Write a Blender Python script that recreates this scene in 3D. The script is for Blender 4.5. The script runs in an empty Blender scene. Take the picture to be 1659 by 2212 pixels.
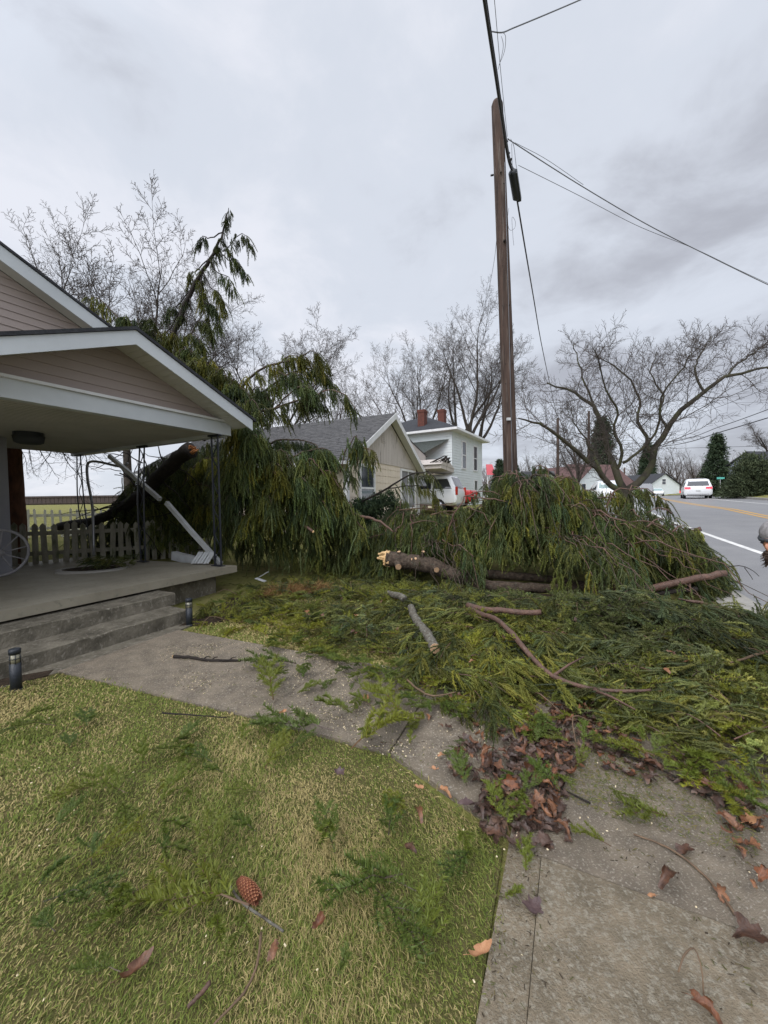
import bpy, math, random
import numpy as np
from mathutils import Vector, Matrix
C = bpy.context.scene
COL = C.collection
R = math.radians

# ------------------------------------------------------------------ camera
F_PX, CX, CY, CAM_H = 830.4, 829.5, 1106.0, 1.5        # in a 1659 x 2212 reading of the photograph
PITCH, ROLL = R(1.82), R(0.8)
fw = np.array([0, math.cos(PITCH), -math.sin(PITCH)])
_u = np.array([0, math.sin(PITCH), math.cos(PITCH)]); _r = np.array([1.0, 0, 0])
rt = _r*math.cos(ROLL) - _u*math.sin(ROLL)
up = _u*math.cos(ROLL) + _r*math.sin(ROLL)
cam = bpy.data.cameras.new('camera'); camo = bpy.data.objects.new('camera', cam); COL.objects.link(camo)
camo.matrix_world = Matrix(((rt[0], up[0], -fw[0], 0), (rt[1], up[1], -fw[1], 0), (rt[2], up[2], -fw[2], CAM_H), (0, 0, 0, 1)))
cam.sensor_fit = 'HORIZONTAL'; cam.sensor_width = 36; cam.lens = 18*F_PX/CX
cam.clip_start = 0.05; cam.clip_end = 2000
C.camera = camo

# ------------------------------------------------------------------ sky, sun, exposure
SUN_EL, SUN_AZ = R(48), R(215)
w = bpy.data.worlds.new('World'); C.world = w; w.use_nodes = True
nt = w.node_tree; N = nt.nodes; L = nt.links; N.clear()
out = N.new('ShaderNodeOutputWorld'); bg = N.new('ShaderNodeBackground'); bg.inputs[1].default_value = 0.1
L.new(bg.outputs[0], out.inputs[0])
sky = N.new('ShaderNodeTexSky'); sky.sky_type = 'NISHITA'; sky.sun_disc = False
sky.sun_elevation = SUN_EL; sky.sun_rotation = SUN_AZ
tc = N.new('ShaderNodeTexCoord'); sx = N.new('ShaderNodeSeparateXYZ'); L.new(tc.outputs['Generated'], sx.inputs[0])
def wmath(op, a, b=None, clamp=False):
    m = N.new('ShaderNodeMath'); m.operation = op; m.use_clamp = clamp
    for i, v in enumerate((a, b)):
        if v is None: continue
        if isinstance(v, (int, float)): m.inputs[i].default_value = v
        else: L.new(v, m.inputs[i])
    return m.outputs[0]
zc = wmath('ADD', wmath('MAXIMUM', sx.outputs[2], 0.0), 0.22)
cb = N.new('ShaderNodeCombineXYZ'); L.new(wmath('DIVIDE', sx.outputs[0], zc), cb.inputs[0]); L.new(wmath('DIVIDE', sx.outputs[1], zc), cb.inputs[1])
def wnoise(scale, detail, rough, off, dist=0.0):
    mp = N.new('ShaderNodeMapping'); mp.inputs['Location'].default_value = off; L.new(cb.outputs[0], mp.inputs[0])
    n = N.new('ShaderNodeTexNoise'); n.inputs['Scale'].default_value = scale; n.inputs['Detail'].default_value = detail
    n.inputs['Roughness'].default_value = rough; n.inputs['Distortion'].default_value = dist
    L.new(mp.outputs[0], n.inputs[0]); return n.outputs[0]
n1 = wnoise(0.9, 6, 0.55, (3.1, 1.7, 0), 0.3); n2 = wnoise(2.6, 6, 0.6, (7.3, 0.4, 0), 0.4)
# a darker cloud bank towards the road side, thinner bright cloud on the left
bank = wmath('MULTIPLY', wmath('ADD', sx.outputs[0], -0.05), 1.5, True)
lowb = wmath('SUBTRACT', 1.0, wmath('MULTIPLY', wmath('ABSOLUTE', wmath('ADD', sx.outputs[2], -0.28)), 2.2), True)
band = wmath('MULTIPLY', bank, lowb)
f0 = wmath('ADD', wmath('MULTIPLY', wmath('ADD', n1, -0.5), 2.1), wmath('MULTIPLY', wmath('ADD', n2, -0.5), 1.2))
f1 = wmath('ADD', wmath('ADD', f0, 0.30), wmath('MULTIPLY', band, 0.75))
ramp = N.new('ShaderNodeValToRGB'); L.new(f1, ramp.inputs[0])
cr = ramp.color_ramp; cr.interpolation = 'EASE'
cr.elements[0].position = 0.0; cr.elements[0].color = (0.77, 0.79, 0.86, 1)
cr.elements[1].position = 1.0; cr.elements[1].color = (0.43, 0.445, 0.50, 1)
e = cr.elements.new(0.45); e.color = (0.65, 0.69, 0.77, 1)
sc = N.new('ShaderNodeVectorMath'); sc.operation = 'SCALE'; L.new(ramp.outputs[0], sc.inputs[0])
# added sky glow round the sun, unseen behind the camera, brightens house and ground
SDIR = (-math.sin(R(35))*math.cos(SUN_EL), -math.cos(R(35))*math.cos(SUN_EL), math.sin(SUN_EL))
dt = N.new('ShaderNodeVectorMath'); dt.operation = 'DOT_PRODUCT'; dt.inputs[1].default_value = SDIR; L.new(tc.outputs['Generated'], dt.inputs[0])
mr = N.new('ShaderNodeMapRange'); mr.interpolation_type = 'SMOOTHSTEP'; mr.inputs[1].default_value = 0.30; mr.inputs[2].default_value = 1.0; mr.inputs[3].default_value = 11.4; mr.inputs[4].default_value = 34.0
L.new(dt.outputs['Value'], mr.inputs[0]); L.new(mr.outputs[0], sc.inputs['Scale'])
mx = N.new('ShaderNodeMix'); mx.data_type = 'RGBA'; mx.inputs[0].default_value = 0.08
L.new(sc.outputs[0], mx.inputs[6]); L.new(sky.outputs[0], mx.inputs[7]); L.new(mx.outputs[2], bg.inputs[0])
sl = bpy.data.lights.new('sun', 'SUN'); sl.energy = 1.3; sl.angle = R(25); sl.color = (1.0, 0.96, 0.9)
so = bpy.data.objects.new('sun', sl); COL.objects.link(so)
so.rotation_euler = (R(90)-SUN_EL, 0, math.pi-SUN_AZ); so.location = (0, 0, 30)
vs = C.view_settings; vs.view_transform = 'Standard'; vs.look = 'None'; vs.exposure = 0.0; vs.gamma = 1.0

# ------------------------------------------------------------------ placing helpers
CAMP = np.array([0, 0, CAM_H])
def ray(u, v): return fw + rt*(u-CX)/F_PX + up*(CY-v)/F_PX
def G(u, v, z=0.0):
    d = ray(u, v); return CAMP + d*(z-CAM_H)/d[2]
def D(u, v, Y):
    d = ray(u, v); return CAMP + d*Y/d[1]
def PX(P):
    q = np.atleast_2d(P) - CAMP; f = q@fw
    return np.stack([CX+F_PX*(q@rt)/f, CY-F_PX*(q@up)/f], 1)
def gz(x, y):
    r = np.hypot(x, y)
    return np.where(r < 6, 0.0, np.where(r < 22, 0.055*(r-6), np.minimum(0.88+0.015*(r-22), 1.45)))
def gzf(x, y): return float(gz(x, y))
def inpoly(pts, poly):
    x, y = pts[:, 0], pts[:, 1]; ins = np.zeros(len(pts), bool); n = len(poly)
    for i in range(n):
        x1, y1 = poly[i]; x2, y2 = poly[(i+1) % n]
        c = ((y1 > y) != (y2 > y)) & (x < (x2-x1)*(y-y1)/((y2-y1) + 1e-12) + x1)
        ins ^= c
    return ins
def unit(v):
    v = np.asarray(v, float); return v/(np.linalg.norm(v, axis=-1, keepdims=True) + 1e-12)
_nr = np.random.default_rng(5)
_ph = _nr.uniform(0, 6.28, (40,)); _kx = _nr.normal(0, 1, (40, 2))
def vnoise(x, y, f):                                  # smooth pseudo noise about -1..1
    s = 0
    for i in range(12): s = s + np.sin((x*_kx[i, 0]+y*_kx[i, 1])*f*2.0 + _ph[i])
    return s/4.0

# ------------------------------------------------------------------ materials
def mat(name, c1, c2=None, scale=8, rough=0.7, bump=0.0, bscale=None, spec=0.4, c3=None, s3=60, f3=(0.55, 0.7), detail=6, stretch=None, attr=False, rnd=None, metal=0.0, trans=0.0, coord='Object'):
    m = bpy.data.materials.new(name); m.use_nodes = True; nt = m.node_tree; N = nt.nodes; L = nt.links
    b = N['Principled BSDF']; b.inputs['Roughness'].default_value = rough; b.inputs['Specular IOR Level'].default_value = spec; b.inputs['Metallic'].default_value = metal
    tc = N.new('ShaderNodeTexCoord'); vec = tc.outputs[coord]
    if stretch:
        mp = N.new('ShaderNodeMapping'); mp.inputs['Scale'].default_value = stretch; L.new(vec, mp.inputs[0]); vec = mp.outputs[0]
    def noise(s, d=detail):
        n = N.new('ShaderNodeTexNoise'); n.inputs['Scale'].default_value = s; n.inputs['Detail'].default_value = d; n.inputs['Roughness'].default_value = 0.6
        L.new(vec, n.inputs[0]); return n.outputs[0]
    def mixc(f, a, bb, blend='MIX'):
        x = N.new('ShaderNodeMix'); x.data_type = 'RGBA'; x.blend_type = blend
        for i, v in ((0, f), (6, a), (7, bb)):
            if isinstance(v, (int, float)): x.inputs[i].default_value = v
            elif isinstance(v, tuple): x.inputs[i].default_value = (*v, 1) if len(v) == 3 else v
            else: L.new(v, x.inputs[i])
        return x.outputs[2]
    def rampv(v, lo, hi):
        q = N.new('ShaderNodeMapRange'); q.inputs[1].default_value = lo; q.inputs[2].default_value = hi; L.new(v, q.inputs[0]); return q.outputs[0]
    if attr:
        a = N.new('ShaderNodeAttribute'); a.attribute_name = 'Col'; col = a.outputs['Color']
    else: col = c1
    if c2 is not None:
        nf = rampv(noise(scale), 0.32, 0.68)
        col = mixc(nf, c1, c2) if not attr else mixc(nf, col, c2)
    if c3 is not None:
        col = mixc(rampv(noise(s3, 3), *f3), col if not isinstance(col, tuple) else col, c3)
    if rnd is not None:                                # per object tint
        oi = N.new('ShaderNodeObjectInfo'); rp = N.new('ShaderNodeValToRGB'); L.new(oi.outputs['Random'], rp.inputs[0])
        el = rp.color_ramp.elements; el[0].color = (*rnd[0], 1); el[1].color = (*rnd[-1], 1); el[1].position = 1.0
        for i, cc in enumerate(rnd[1:-1]): el.new((i+1)/(len(rnd)-1)).color = (*cc, 1)
        col = mixc(1.0, col, rp.outputs[0], 'MULTIPLY')
    if isinstance(col, tuple): b.inputs['Base Color'].default_value = (*col, 1)
    else: L.new(col, b.inputs['Base Color'])
    if bump:
        bn = N.new('ShaderNodeBump'); bn.inputs['Strength'].default_value = bump; bn.inputs['Distance'].default_value = 0.02
        L.new(noise(bscale or scale*3), bn.inputs['Height']); L.new(bn.outputs[0], b.inputs['Normal'])
    if trans:
        tr = N.new('ShaderNodeBsdfTranslucent'); ms = N.new('ShaderNodeMixShader'); ms.inputs[0].default_value = trans
        if isinstance(col, tuple): tr.inputs[0].default_value = (*col, 1)
        else: L.new(col, tr.inputs[0])
        L.new(b.outputs[0], ms.inputs[1]); L.new(tr.outputs[0], ms.inputs[2]); L.new(ms.outputs[0], N['Material Output'].inputs[0])
    return m
def emat(name, c, s):
    m = bpy.data.materials.new(name); m.use_nodes = True; b = m.node_tree.nodes['Principled BSDF']
    b.inputs['Base Color'].default_value = (*c, 1); b.inputs['Emission Color'].default_value = (*c, 1); b.inputs['Emission Strength'].default_value = s
    return m
M = {}
M['concrete'] = mat('concrete', (0.275, 0.222, 0.152), (0.145, 0.118, 0.080), 9, 0.75, 0.8, 130, 0.3, (0.33, 0.30, 0.235), 70, (0.48, 0.72))
M['aggregate'] = mat('aggregate_concrete', (0.30, 0.245, 0.178), (0.165, 0.135, 0.10), 7, 0.62, 0.9, 190, 0.4, (0.50, 0.45, 0.37), 95, (0.54, 0.72))
M['slab'] = mat('porch_concrete', (0.30, 0.27, 0.205), (0.22, 0.195, 0.145), 2.0, 0.6, 0.25, 90, 0.4, (0.16, 0.15, 0.11), 14, (0.56, 0.8))
M['step'] = mat('mossy_step_concrete', (0.22, 0.195, 0.15), (0.075, 0.066, 0.048), 5, 0.8, 0.8, 50, 0.3, (0.30, 0.27, 0.22), 26, (0.54, 0.76), stretch=(1, 1, .7))
M['asphalt'] = mat('wet_asphalt', (0.225, 0.222, 0.222), (0.175, 0.172, 0.175), 1.2, 0.5, 0.3, 260, 0.45, (0.22, 0.22, 0.225), 300, (0.5, 0.8))
M['kerb'] = mat('kerb_concrete', (0.36, 0.34, 0.31), (0.24, 0.23, 0.20), 4, 0.8, 0.3, 60)
M['yellow'] = mat('yellow_road_paint', (0.58, 0.32, 0.05), (0.48, 0.27, 0.06), 6, 0.6)
M['white_paint'] = mat('white_road_paint', (0.72, 0.71, 0.68), (0.55, 0.54, 0.52), 5, 0.6)
M['ground'] = mat('turf_soil', (0.155, 0.165, 0.042), (0.235, 0.205, 0.085), 2.0, 0.95, 0.8, 40, 0.1, (0.07, 0.08, 0.02), 9, (0.55, 0.7), coord='Object')
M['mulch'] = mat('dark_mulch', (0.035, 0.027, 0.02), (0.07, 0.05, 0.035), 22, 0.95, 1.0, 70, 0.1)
M['grass'] = mat('grass_blades', (1, 1, 1), rough=0.65, spec=0.25, attr=True, trans=0.25)
M['needles'] = mat('spruce_needles', (1, 1, 1), rough=0.55, spec=0.3, attr=True, trans=0.12)
M['sprig'] = mat('spruce_sprig_needles', (1, 1, 1), rough=0.5, spec=0.35, attr=True, trans=0.15, rnd=[(0.48, 0.60, 0.75), (0.80, 0.86, 0.85), (1.20, 1.02, 0.75), (0.60, 0.70, 0.95), (0.95, 0.93, 0.75)])
M['leaf'] = mat('wet_dead_leaf', (0.16, 0.080, 0.046), (0.064, 0.036, 0.025), 45, 0.38, 0.4, 60, 0.5, rnd=[(0.5, 0.44, 0.38), (0.95, 0.8, 0.68), (2.1, 1.8, 1.35), (0.7, 0.6, 0.5), (1.5, 1.05, 0.7), (0.45, 0.4, 0.36)], trans=0.05)
M['leaf_tan'] = mat('tan_dead_leaf', (0.50, 0.26, 0.13), (0.30, 0.14, 0.07), 22, 0.55, 0.4, 50, 0.4, trans=0.1)
M['leaf_purple'] = mat('purple_dead_leaf', (0.10, 0.06, 0.055), (0.055, 0.03, 0.03), 30, 0.45, 0.4, 60, 0.5)
M['bark'] = mat('spruce_bark', (0.115, 0.084, 0.062), (0.034, 0.026, 0.020), 18, 0.9, 1.0, 40, 0.2, (0.12, 0.125, 0.095), 25, (0.58, 0.75))
M['bark_dark'] = mat('dark_wet_bark', (0.035, 0.028, 0.023), (0.018, 0.014, 0.012), 14, 0.85, 1.0, 40, 0.3)
M['limb'] = mat('red_brown_limb_bark', (0.15, 0.082, 0.058), (0.075, 0.045, 0.034), 20, 0.6, 0.6, 60, 0.4, (0.20, 0.14, 0.11), 40, (0.6, 0.75))
M['twig'] = mat('brown_twig', (0.17, 0.11, 0.065), (0.10, 0.065, 0.04), 25, 0.7, 0.3)
M['lichen'] = mat('lichen_bark', (0.19, 0.18, 0.15), (0.075, 0.06, 0.045), 26, 0.85, 0.8, 60, 0.2, (0.30, 0.31, 0.27), 45, (0.58, 0.7))
M['freshwood'] = mat('fresh_broken_wood', (0.74, 0.52, 0.27), (0.62, 0.38, 0.17), 30, 0.7, 0.6, 80, 0.3, stretch=(1, 1, 0.2))
M['cutwood'] = mat('cut_wood', (0.55, 0.36, 0.21), (0.42, 0.26, 0.15), 40, 0.8, 0.3, 80)
M['orangewood'] = mat('orange_split_wood', (0.50, 0.22, 0.075), (0.30, 0.12, 0.045), 20, 0.7, 0.5, 60)
M['treebark'] = mat('bare_tree_bark', (0.075, 0.062, 0.052), (0.035, 0.029, 0.025), 6, 0.9, 0.8, 20, 0.2)
M['mossbark'] = mat('mossy_fruit_tree_bark', (0.066, 0.058, 0.040), (0.028, 0.024, 0.020), 3, 0.9, 0.8, 14, 0.2, (0.06, 0.066, 0.028), 2.2, (0.5, 0.7))
M['twigs'] = mat('bare_twigs', (0.085, 0.068, 0.058), (0.055, 0.045, 0.04), 3, 0.9)
M['redbark'] = mat('red_brown_trunk_bark', (0.20, 0.095, 0.055), (0.08, 0.045, 0.03), 9, 0.9, 0.9, 30, 0.2, stretch=(1, 1, 0.4))
M['pole'] = mat('utility_pole_wood', (0.105, 0.068, 0.053), (0.034, 0.025, 0.021), 16, 0.85, 0.9, 40, 0.2, (0.17, 0.14, 0.12), 20, (0.55, 0.72), stretch=(1, 1, 0.06))
M['cable'] = mat('black_cable', (0.03, 0.03, 0.035), rough=0.5)
M['wire'] = mat('grey_wire', (0.16, 0.165, 0.18), rough=0.5, metal=0.3)
M['siding_pink'] = mat('pinkish_vinyl_siding', (0.385, 0.318, 0.288), (0.352, 0.289, 0.262), 1.5, 0.55, 0.08, 40, 0.4)
M['trim'] = mat('white_aluminium_trim', (0.60, 0.63, 0.65), (0.53, 0.56, 0.58), 2, 0.45, 0.05, 20, 0.5)
M['soffit'] = mat('white_soffit', (0.58, 0.57, 0.52), (0.50, 0.49, 0.44), 2, 0.6)
M['ceil'] = mat('porch_ceiling_boards', (0.55, 0.53, 0.48), (0.46, 0.45, 0.40), 2, 0.7, 0.2, 30, stretch=(1, 1, 1))
M['wallgrey'] = mat('grey_painted_wall', (0.30, 0.30, 0.33), (0.25, 0.25, 0.28), 2, 0.7)
M['shingle'] = mat('grey_asphalt_shingles', (0.115, 0.112, 0.112), (0.06, 0.06, 0.062), 7, 0.9, 0.8, 40, 0.2, (0.17, 0.165, 0.165), 30, (0.55, 0.75), stretch=(0.6, 0.6, 2))
M['shingle_dark'] = mat('dark_asphalt_shingles', (0.058, 0.06, 0.066), (0.034, 0.035, 0.04), 8, 0.9, 0.6, 40, 0.2)
M['shingle_green'] = mat('green_grey_shingles', (0.075, 0.085, 0.078), (0.05, 0.056, 0.052), 8, 0.9, 0.6, 40, 0.2)
M['shingle_brown'] = mat('brown_shingles', (0.13, 0.075, 0.068), (0.09, 0.05, 0.048), 5, 0.9)
M['iron'] = mat('black_wrought_iron', (0.016, 0.018, 0.026), rough=0.45, spec=0.5)
M['black_metal'] = mat('black_lamp_metal', (0.02, 0.024, 0.03), (0.03, 0.034, 0.042), 30, 0.4, 0.2, 80)
M['lampglass'] = mat('lamp_glass', (0.30, 0.28, 0.20), rough=0.15, spec=0.6)
M['picket'] = mat('weathered_picket', (0.36, 0.34, 0.27), (0.20, 0.185, 0.14), 7, 0.9, 0.4, 40, 0.2, (0.11, 0.12, 0.06), 9, (0.55, 0.75), stretch=(1, 1, 0.35))
M['picket_white'] = mat('white_picket', (0.66, 0.65, 0.56), (0.55, 0.54, 0.46), 6, 0.8)
M['brownfence'] = mat('brown_board_fence', (0.075, 0.055, 0.048), (0.05, 0.038, 0.034), 4, 0.9, stretch=(1, 1, 0.2))
M['beige'] = mat('beige_shingle_wall', (0.70, 0.61, 0.50), (0.63, 0.545, 0.44), 2, 0.75, 0.15, 60, 0.3)
M['peeling'] = mat('peeling_white_boards', (0.55, 0.50, 0.46), (0.47, 0.425, 0.385), 5, 0.85, 0.4, 30, 0.2, (0.17, 0.15, 0.135), 9, (0.60, 0.68), stretch=(1, 1, 0.16))
M['whitewall'] = mat('white_clapboard', (0.66, 0.70, 0.70), (0.60, 0.64, 0.64), 2, 0.6)
M['whitetrim'] = mat('white_trim', (0.72, 0.72, 0.72), (0.64, 0.64, 0.63), 3, 0.5)
M['glass'] = mat('window_glass', (0.035, 0.04, 0.05), (0.06, 0.065, 0.075), 2, 0.06, spec=0.8)
M['curtain'] = mat('grey_curtain_glass', (0.22, 0.22, 0.23), (0.13, 0.13, 0.14), 3, 0.1, spec=0.7)
M['brick'] = mat('red_brick', (0.15, 0.052, 0.038), (0.085, 0.034, 0.026), 12, 0.9, 0.5, 40)
M['cream'] = mat('cream_wall', (0.64, 0.60, 0.47), (0.56, 0.53, 0.42), 1, 0.7)
M['mint'] = mat('pale_green_siding', (0.58, 0.62, 0.50), (0.53, 0.57, 0.46), 1, 0.7)
M['bluegrey'] = mat('blue_grey_siding', (0.33, 0.36, 0.41), (0.28, 0.31, 0.36), 1, 0.7)
M['carwhite'] = mat('white_car_paint', (0.72, 0.73, 0.74), rough=0.22, spec=0.5)
M['carred'] = mat('red_car_paint', (0.45, 0.03, 0.03), rough=0.25, spec=0.5)
M['cargrey'] = mat('grey_car_paint', (0.30, 0.30, 0.31), rough=0.25, spec=0.5, metal=0.3)
M['carglass'] = mat('car_glass', (0.03, 0.034, 0.04), rough=0.05, spec=0.9)
M['windscreen'] = mat('windscreen_glass', (0.25, 0.34, 0.33), rough=0.05, spec=0.9)
M['tyre'] = mat('tyre_rubber', (0.02, 0.02, 0.02), rough=0.85)
M['rim'] = mat('wheel_rim', (0.4, 0.4, 0.42), rough=0.3, metal=0.8)
M['taillight'] = emat('tail_light', (0.9, 0.03, 0.05), 2.2)
M['taildull'] = mat('dull_tail_light', (0.40, 0.03, 0.015), rough=0.2)
M['amber'] = emat('amber_lamp', (1.0, 0.45, 0.12), 1.5)
M['headlight'] = emat('headlight', (1.0, 0.93, 0.72), 7.0)
M['pink'] = mat('pink_red_panel', (0.80, 0.17, 0.20), (0.72, 0.14, 0.17), 2, 0.6)
M['signgreen'] = mat('street_sign_green', (0.10, 0.42, 0.36), rough=0.4)
M['signred'] = mat('stop_sign_red', (0.32, 0.07, 0.06), rough=0.5)
M['signpost'] = mat('galvanised_post', (0.25, 0.25, 0.25), rough=0.5, metal=0.5)
M['evergreen'] = mat('evergreen_foliage', (1, 1, 1), rough=0.7, spec=0.15, attr=True)
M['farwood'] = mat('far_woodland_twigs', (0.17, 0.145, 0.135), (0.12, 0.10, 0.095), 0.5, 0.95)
M['stone'] = mat('light_edging_stone', (0.33, 0.31, 0.28), (0.25, 0.235, 0.21), 6, 0.8, 0.3, 50)
M['galv'] = mat('scuffed_white_metal', (0.58, 0.59, 0.59), (0.42, 0.42, 0.41), 5, 0.45, 0.15, 30, 0.5)
M['cone'] = mat('cone_scales', (0.22, 0.070, 0.035), (0.13, 0.042, 0.024), 60, 0.5, 0.2, 100)
M['cone_tip'] = mat('cone_scale_edges', (0.42, 0.20, 0.10), rough=0.6)
M['chips'] = mat('sawdust_chips', (0.72, 0.62, 0.42), (0.62, 0.5, 0.32), 40, 0.9)
M['drygrass'] = mat('dry_clump_blades', (1, 1, 1), rough=0.8, spec=0.15, attr=True, trans=0.15)
M['wheelwood'] = mat('grey_wagon_wheel', (0.36, 0.35, 0.36), (0.27, 0.26, 0.27), 8, 0.8, 0.3, 40)
M['skin'] = mat('skin', (0.55, 0.27, 0.17), (0.48, 0.22, 0.13), 12, 0.5)
M['beard'] = mat('brown_beard', (0.10, 0.06, 0.04), (0.06, 0.035, 0.025), 60, 0.8, 0.8, 120)
M['cap'] = mat('grey_knit_cap', (0.36, 0.34, 0.34), (0.20, 0.19, 0.19), 40, 0.9, 0.6, 120)
M['capband'] = mat('dark_cap_band', (0.05, 0.055, 0.06), rough=0.8)
M['jacket'] = mat('dark_maroon_jacket', (0.05, 0.022, 0.022), (0.03, 0.015, 0.015), 12, 0.8, 0.4, 60)
M['jeans'] = mat('dark_trousers', (0.03, 0.035, 0.05), (0.02, 0.024, 0.035), 20, 0.85, 0.3, 90)
M['boot'] = mat('brown_boot', (0.06, 0.04, 0.028), rough=0.6)

# ------------------------------------------------------------------ mesh helpers
def link(o, parent=None):
    COL.objects.link(o)
    if parent is not None: o.parent = parent
    return o
def tag(o, label, cat, group=None, kind=None):
    if label: o['label'] = label
    if cat: o['category'] = cat
    if group: o['group'] = group
    if kind: o['kind'] = kind
    return o
def thing(name, label, cat, loc=(0, 0, 0), rz=0.0, group=None):
    o = bpy.data.objects.new(name, None); o.empty_display_size = 0.1; COL.objects.link(o)
    o.location = loc; o.rotation_euler = (0, 0, rz)
    return tag(o, label, cat, group)
def npmesh(name, V, T, material, parent=None, col=None, smooth=False):
    """triangles or quads as an (n,k) array"""
    V = np.asarray(V, np.float32); T = np.asarray(T, np.int32); k = T.shape[1]
    me = bpy.data.meshes.new(name); me.vertices.add(len(V)); me.vertices.foreach_set('co', V.ravel())
    me.loops.add(T.size); me.loops.foreach_set('vertex_index', T.ravel())
    me.polygons.add(len(T)); me.polygons.foreach_set('loop_start', np.arange(0, T.size, k, dtype=np.int32))
    me.polygons.foreach_set('loop_total', np.full(len(T), k, np.int32))
    me.polygons.foreach_set('use_smooth', np.full(len(T), smooth))
    me.update(calc_edges=True)
    if col is not None:
        a = me.color_attributes.new('Col', 'FLOAT_COLOR', 'POINT')
        c = np.ones((len(V), 4), np.float32); c[:, :3] = col; a.data.foreach_set('color', c.ravel())
    me.materials.append(material)
    return link(bpy.data.objects.new(name, me), parent)
class MB:
    """collects boxes, prisms, quads and tubes and links them as ONE mesh object"""
    def __init__(s): s.v = []; s.f = []; s.sm = []
    def add(s, V, Fc, smooth=False):
        o = len(s.v); s.v += [tuple(map(float, p)) for p in V]; s.f += [tuple(i+o for i in f) for f in Fc]; s.sm += [smooth]*len(Fc); return s
    def hexa(s, P): return s.add(P, [(0, 3, 2, 1), (4, 5, 6, 7), (0, 1, 5, 4), (1, 2, 6, 5), (2, 3, 7, 6), (3, 0, 4, 7)])
    def box(s, x0, x1, y0, y1, z0, z1, fr=None):
        P = [(x0, y0, z0), (x1, y0, z0), (x1, y1, z0), (x0, y1, z0), (x0, y0, z1), (x1, y0, z1), (x1, y1, z1), (x0, y1, z1)]
        if fr: P = [fr(*p) for p in P]
        return s.hexa(P)
    def quad(s, *P): return s.add(P, [tuple(range(len(P)))])
    def prism(s, pts, dvec):
        n = len(pts); d = np.asarray(dvec, float); P = [np.asarray(p, float) for p in pts]
        return s.add(P+[p+d for p in P], [tuple(range(n))[::-1], tuple(range(n, 2*n))] + [(i, (i+1) % n, n+(i+1) % n, n+i) for i in range(n)])
    def tube(s, P, r, sides=8, caps=True, smooth=True):
        V, Fc = tubes(np.asarray(P, float)[None], np.broadcast_to(np.asarray(r, float), (1, len(P))), sides)
        Fc = [tuple(f) for f in Fc]
        if caps: n = len(P)*sides; Fc += [tuple(range(sides))[::-1], tuple(range(n-sides, n))]
        return s.add(V, Fc, smooth)
    def beam(s, p, q, wd, ht, upv=(0, 0, 1)):
        p = np.asarray(p, float); q = np.asarray(q, float); d = unit(q-p); sd = unit(np.cross(d, upv)); u2 = np.cross(sd, d)
        P = [p-sd*wd/2-u2*ht/2, p+sd*wd/2-u2*ht/2, p+sd*wd/2+u2*ht/2, p-sd*wd/2+u2*ht/2]
        return s.hexa(P+[x+(q-p) for x in P])
    def disc(s, c, n, r, sides=14, th=0.004):
        c = np.asarray(c, float); n = unit(n); return s.tube([c, c+n*th], r, sides, True, False)
    def build(s, name, material, parent=None, loc=None):
        me = bpy.data.meshes.new(name); me.from_pydata(s.v, [], s.f); me.materials.append(material)
        me.polygons.foreach_set('use_smooth', s.sm); me.update()
        o = link(bpy.data.objects.new(name, me), parent)
        if loc is not None: o.location = loc
        return o
def tubes(P, r, sides):
    """P (n,k,3), r (n,k) -> verts, quads"""
    n, k, _ = P.shape
    T = np.gradient(P, axis=1); T = unit(T)
    main = unit(P[:, -1]-P[:, 0]); ref = np.where(np.abs(main[:, 2:3]) < 0.8, np.array([[0, 0, 1.0]]), np.array([[1.0, 0, 0]]))
    ref = np.repeat(ref[:, None, :], k, 1)
    A = unit(np.cross(T, ref)); B = np.cross(T, A)
    th = np.arange(sides)*2*math.pi/sides
    ring = A[:, :, None, :]*np.cos(th)[None, None, :, None] + B[:, :, None, :]*np.sin(th)[None, None, :, None]
    V = (P[:, :, None, :] + ring*np.asarray(r)[:, :, None, None]).reshape(-1, 3)
    base = (np.arange(n)*k*sides)[:, None, None]; j = (np.arange(k-1)*sides)[None, :, None]; i = np.arange(sides)[None, None, :]; i2 = (i+1) % sides
    Q = np.stack([base+j+i, base+j+i2, base+j+sides+i2, base+j+sides+i], -1).reshape(-1, 4)
    return V, Q
def curve(pts, n):
    """Catmull-Rom through pts, n samples"""
    P = np.asarray(pts, float)
    if len(P) == 2: return P[0] + (P[1]-P[0])*np.linspace(0, 1, n)[:, None]
    Q = np.vstack([2*P[0]-P[1], P, 2*P[-1]-P[-2]]); m = len(P)-1; t = np.linspace(0, m-1e-6, n); i = t.astype(int); f = (t-i)[:, None]
    a, b, c, d = Q[i], Q[i+1], Q[i+2], Q[i+3]
    return 0.5*(2*b+(c-a)*f+(2*a-5*b+4*c-d)*f*f+(3*b-a-3*c+d)*f**3)
def copy_tree(o, parent=None):
    c = o.copy(); COL.objects.link(c); c.parent = parent
    for ch in list(o.children): copy_tree(ch, c)
    return c
def frame(ox, oy, ang):
    """local (a along, b inward, z) -> world; ang = angle of the a axis from +Y towards +X"""
    e = (math.sin(ang), math.cos(ang)); m = (-math.cos(ang), math.sin(ang))
    return lambda a, b, z: (ox+a*e[0]+b*m[0], oy+a*e[1]+b*m[1], z)
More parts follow.
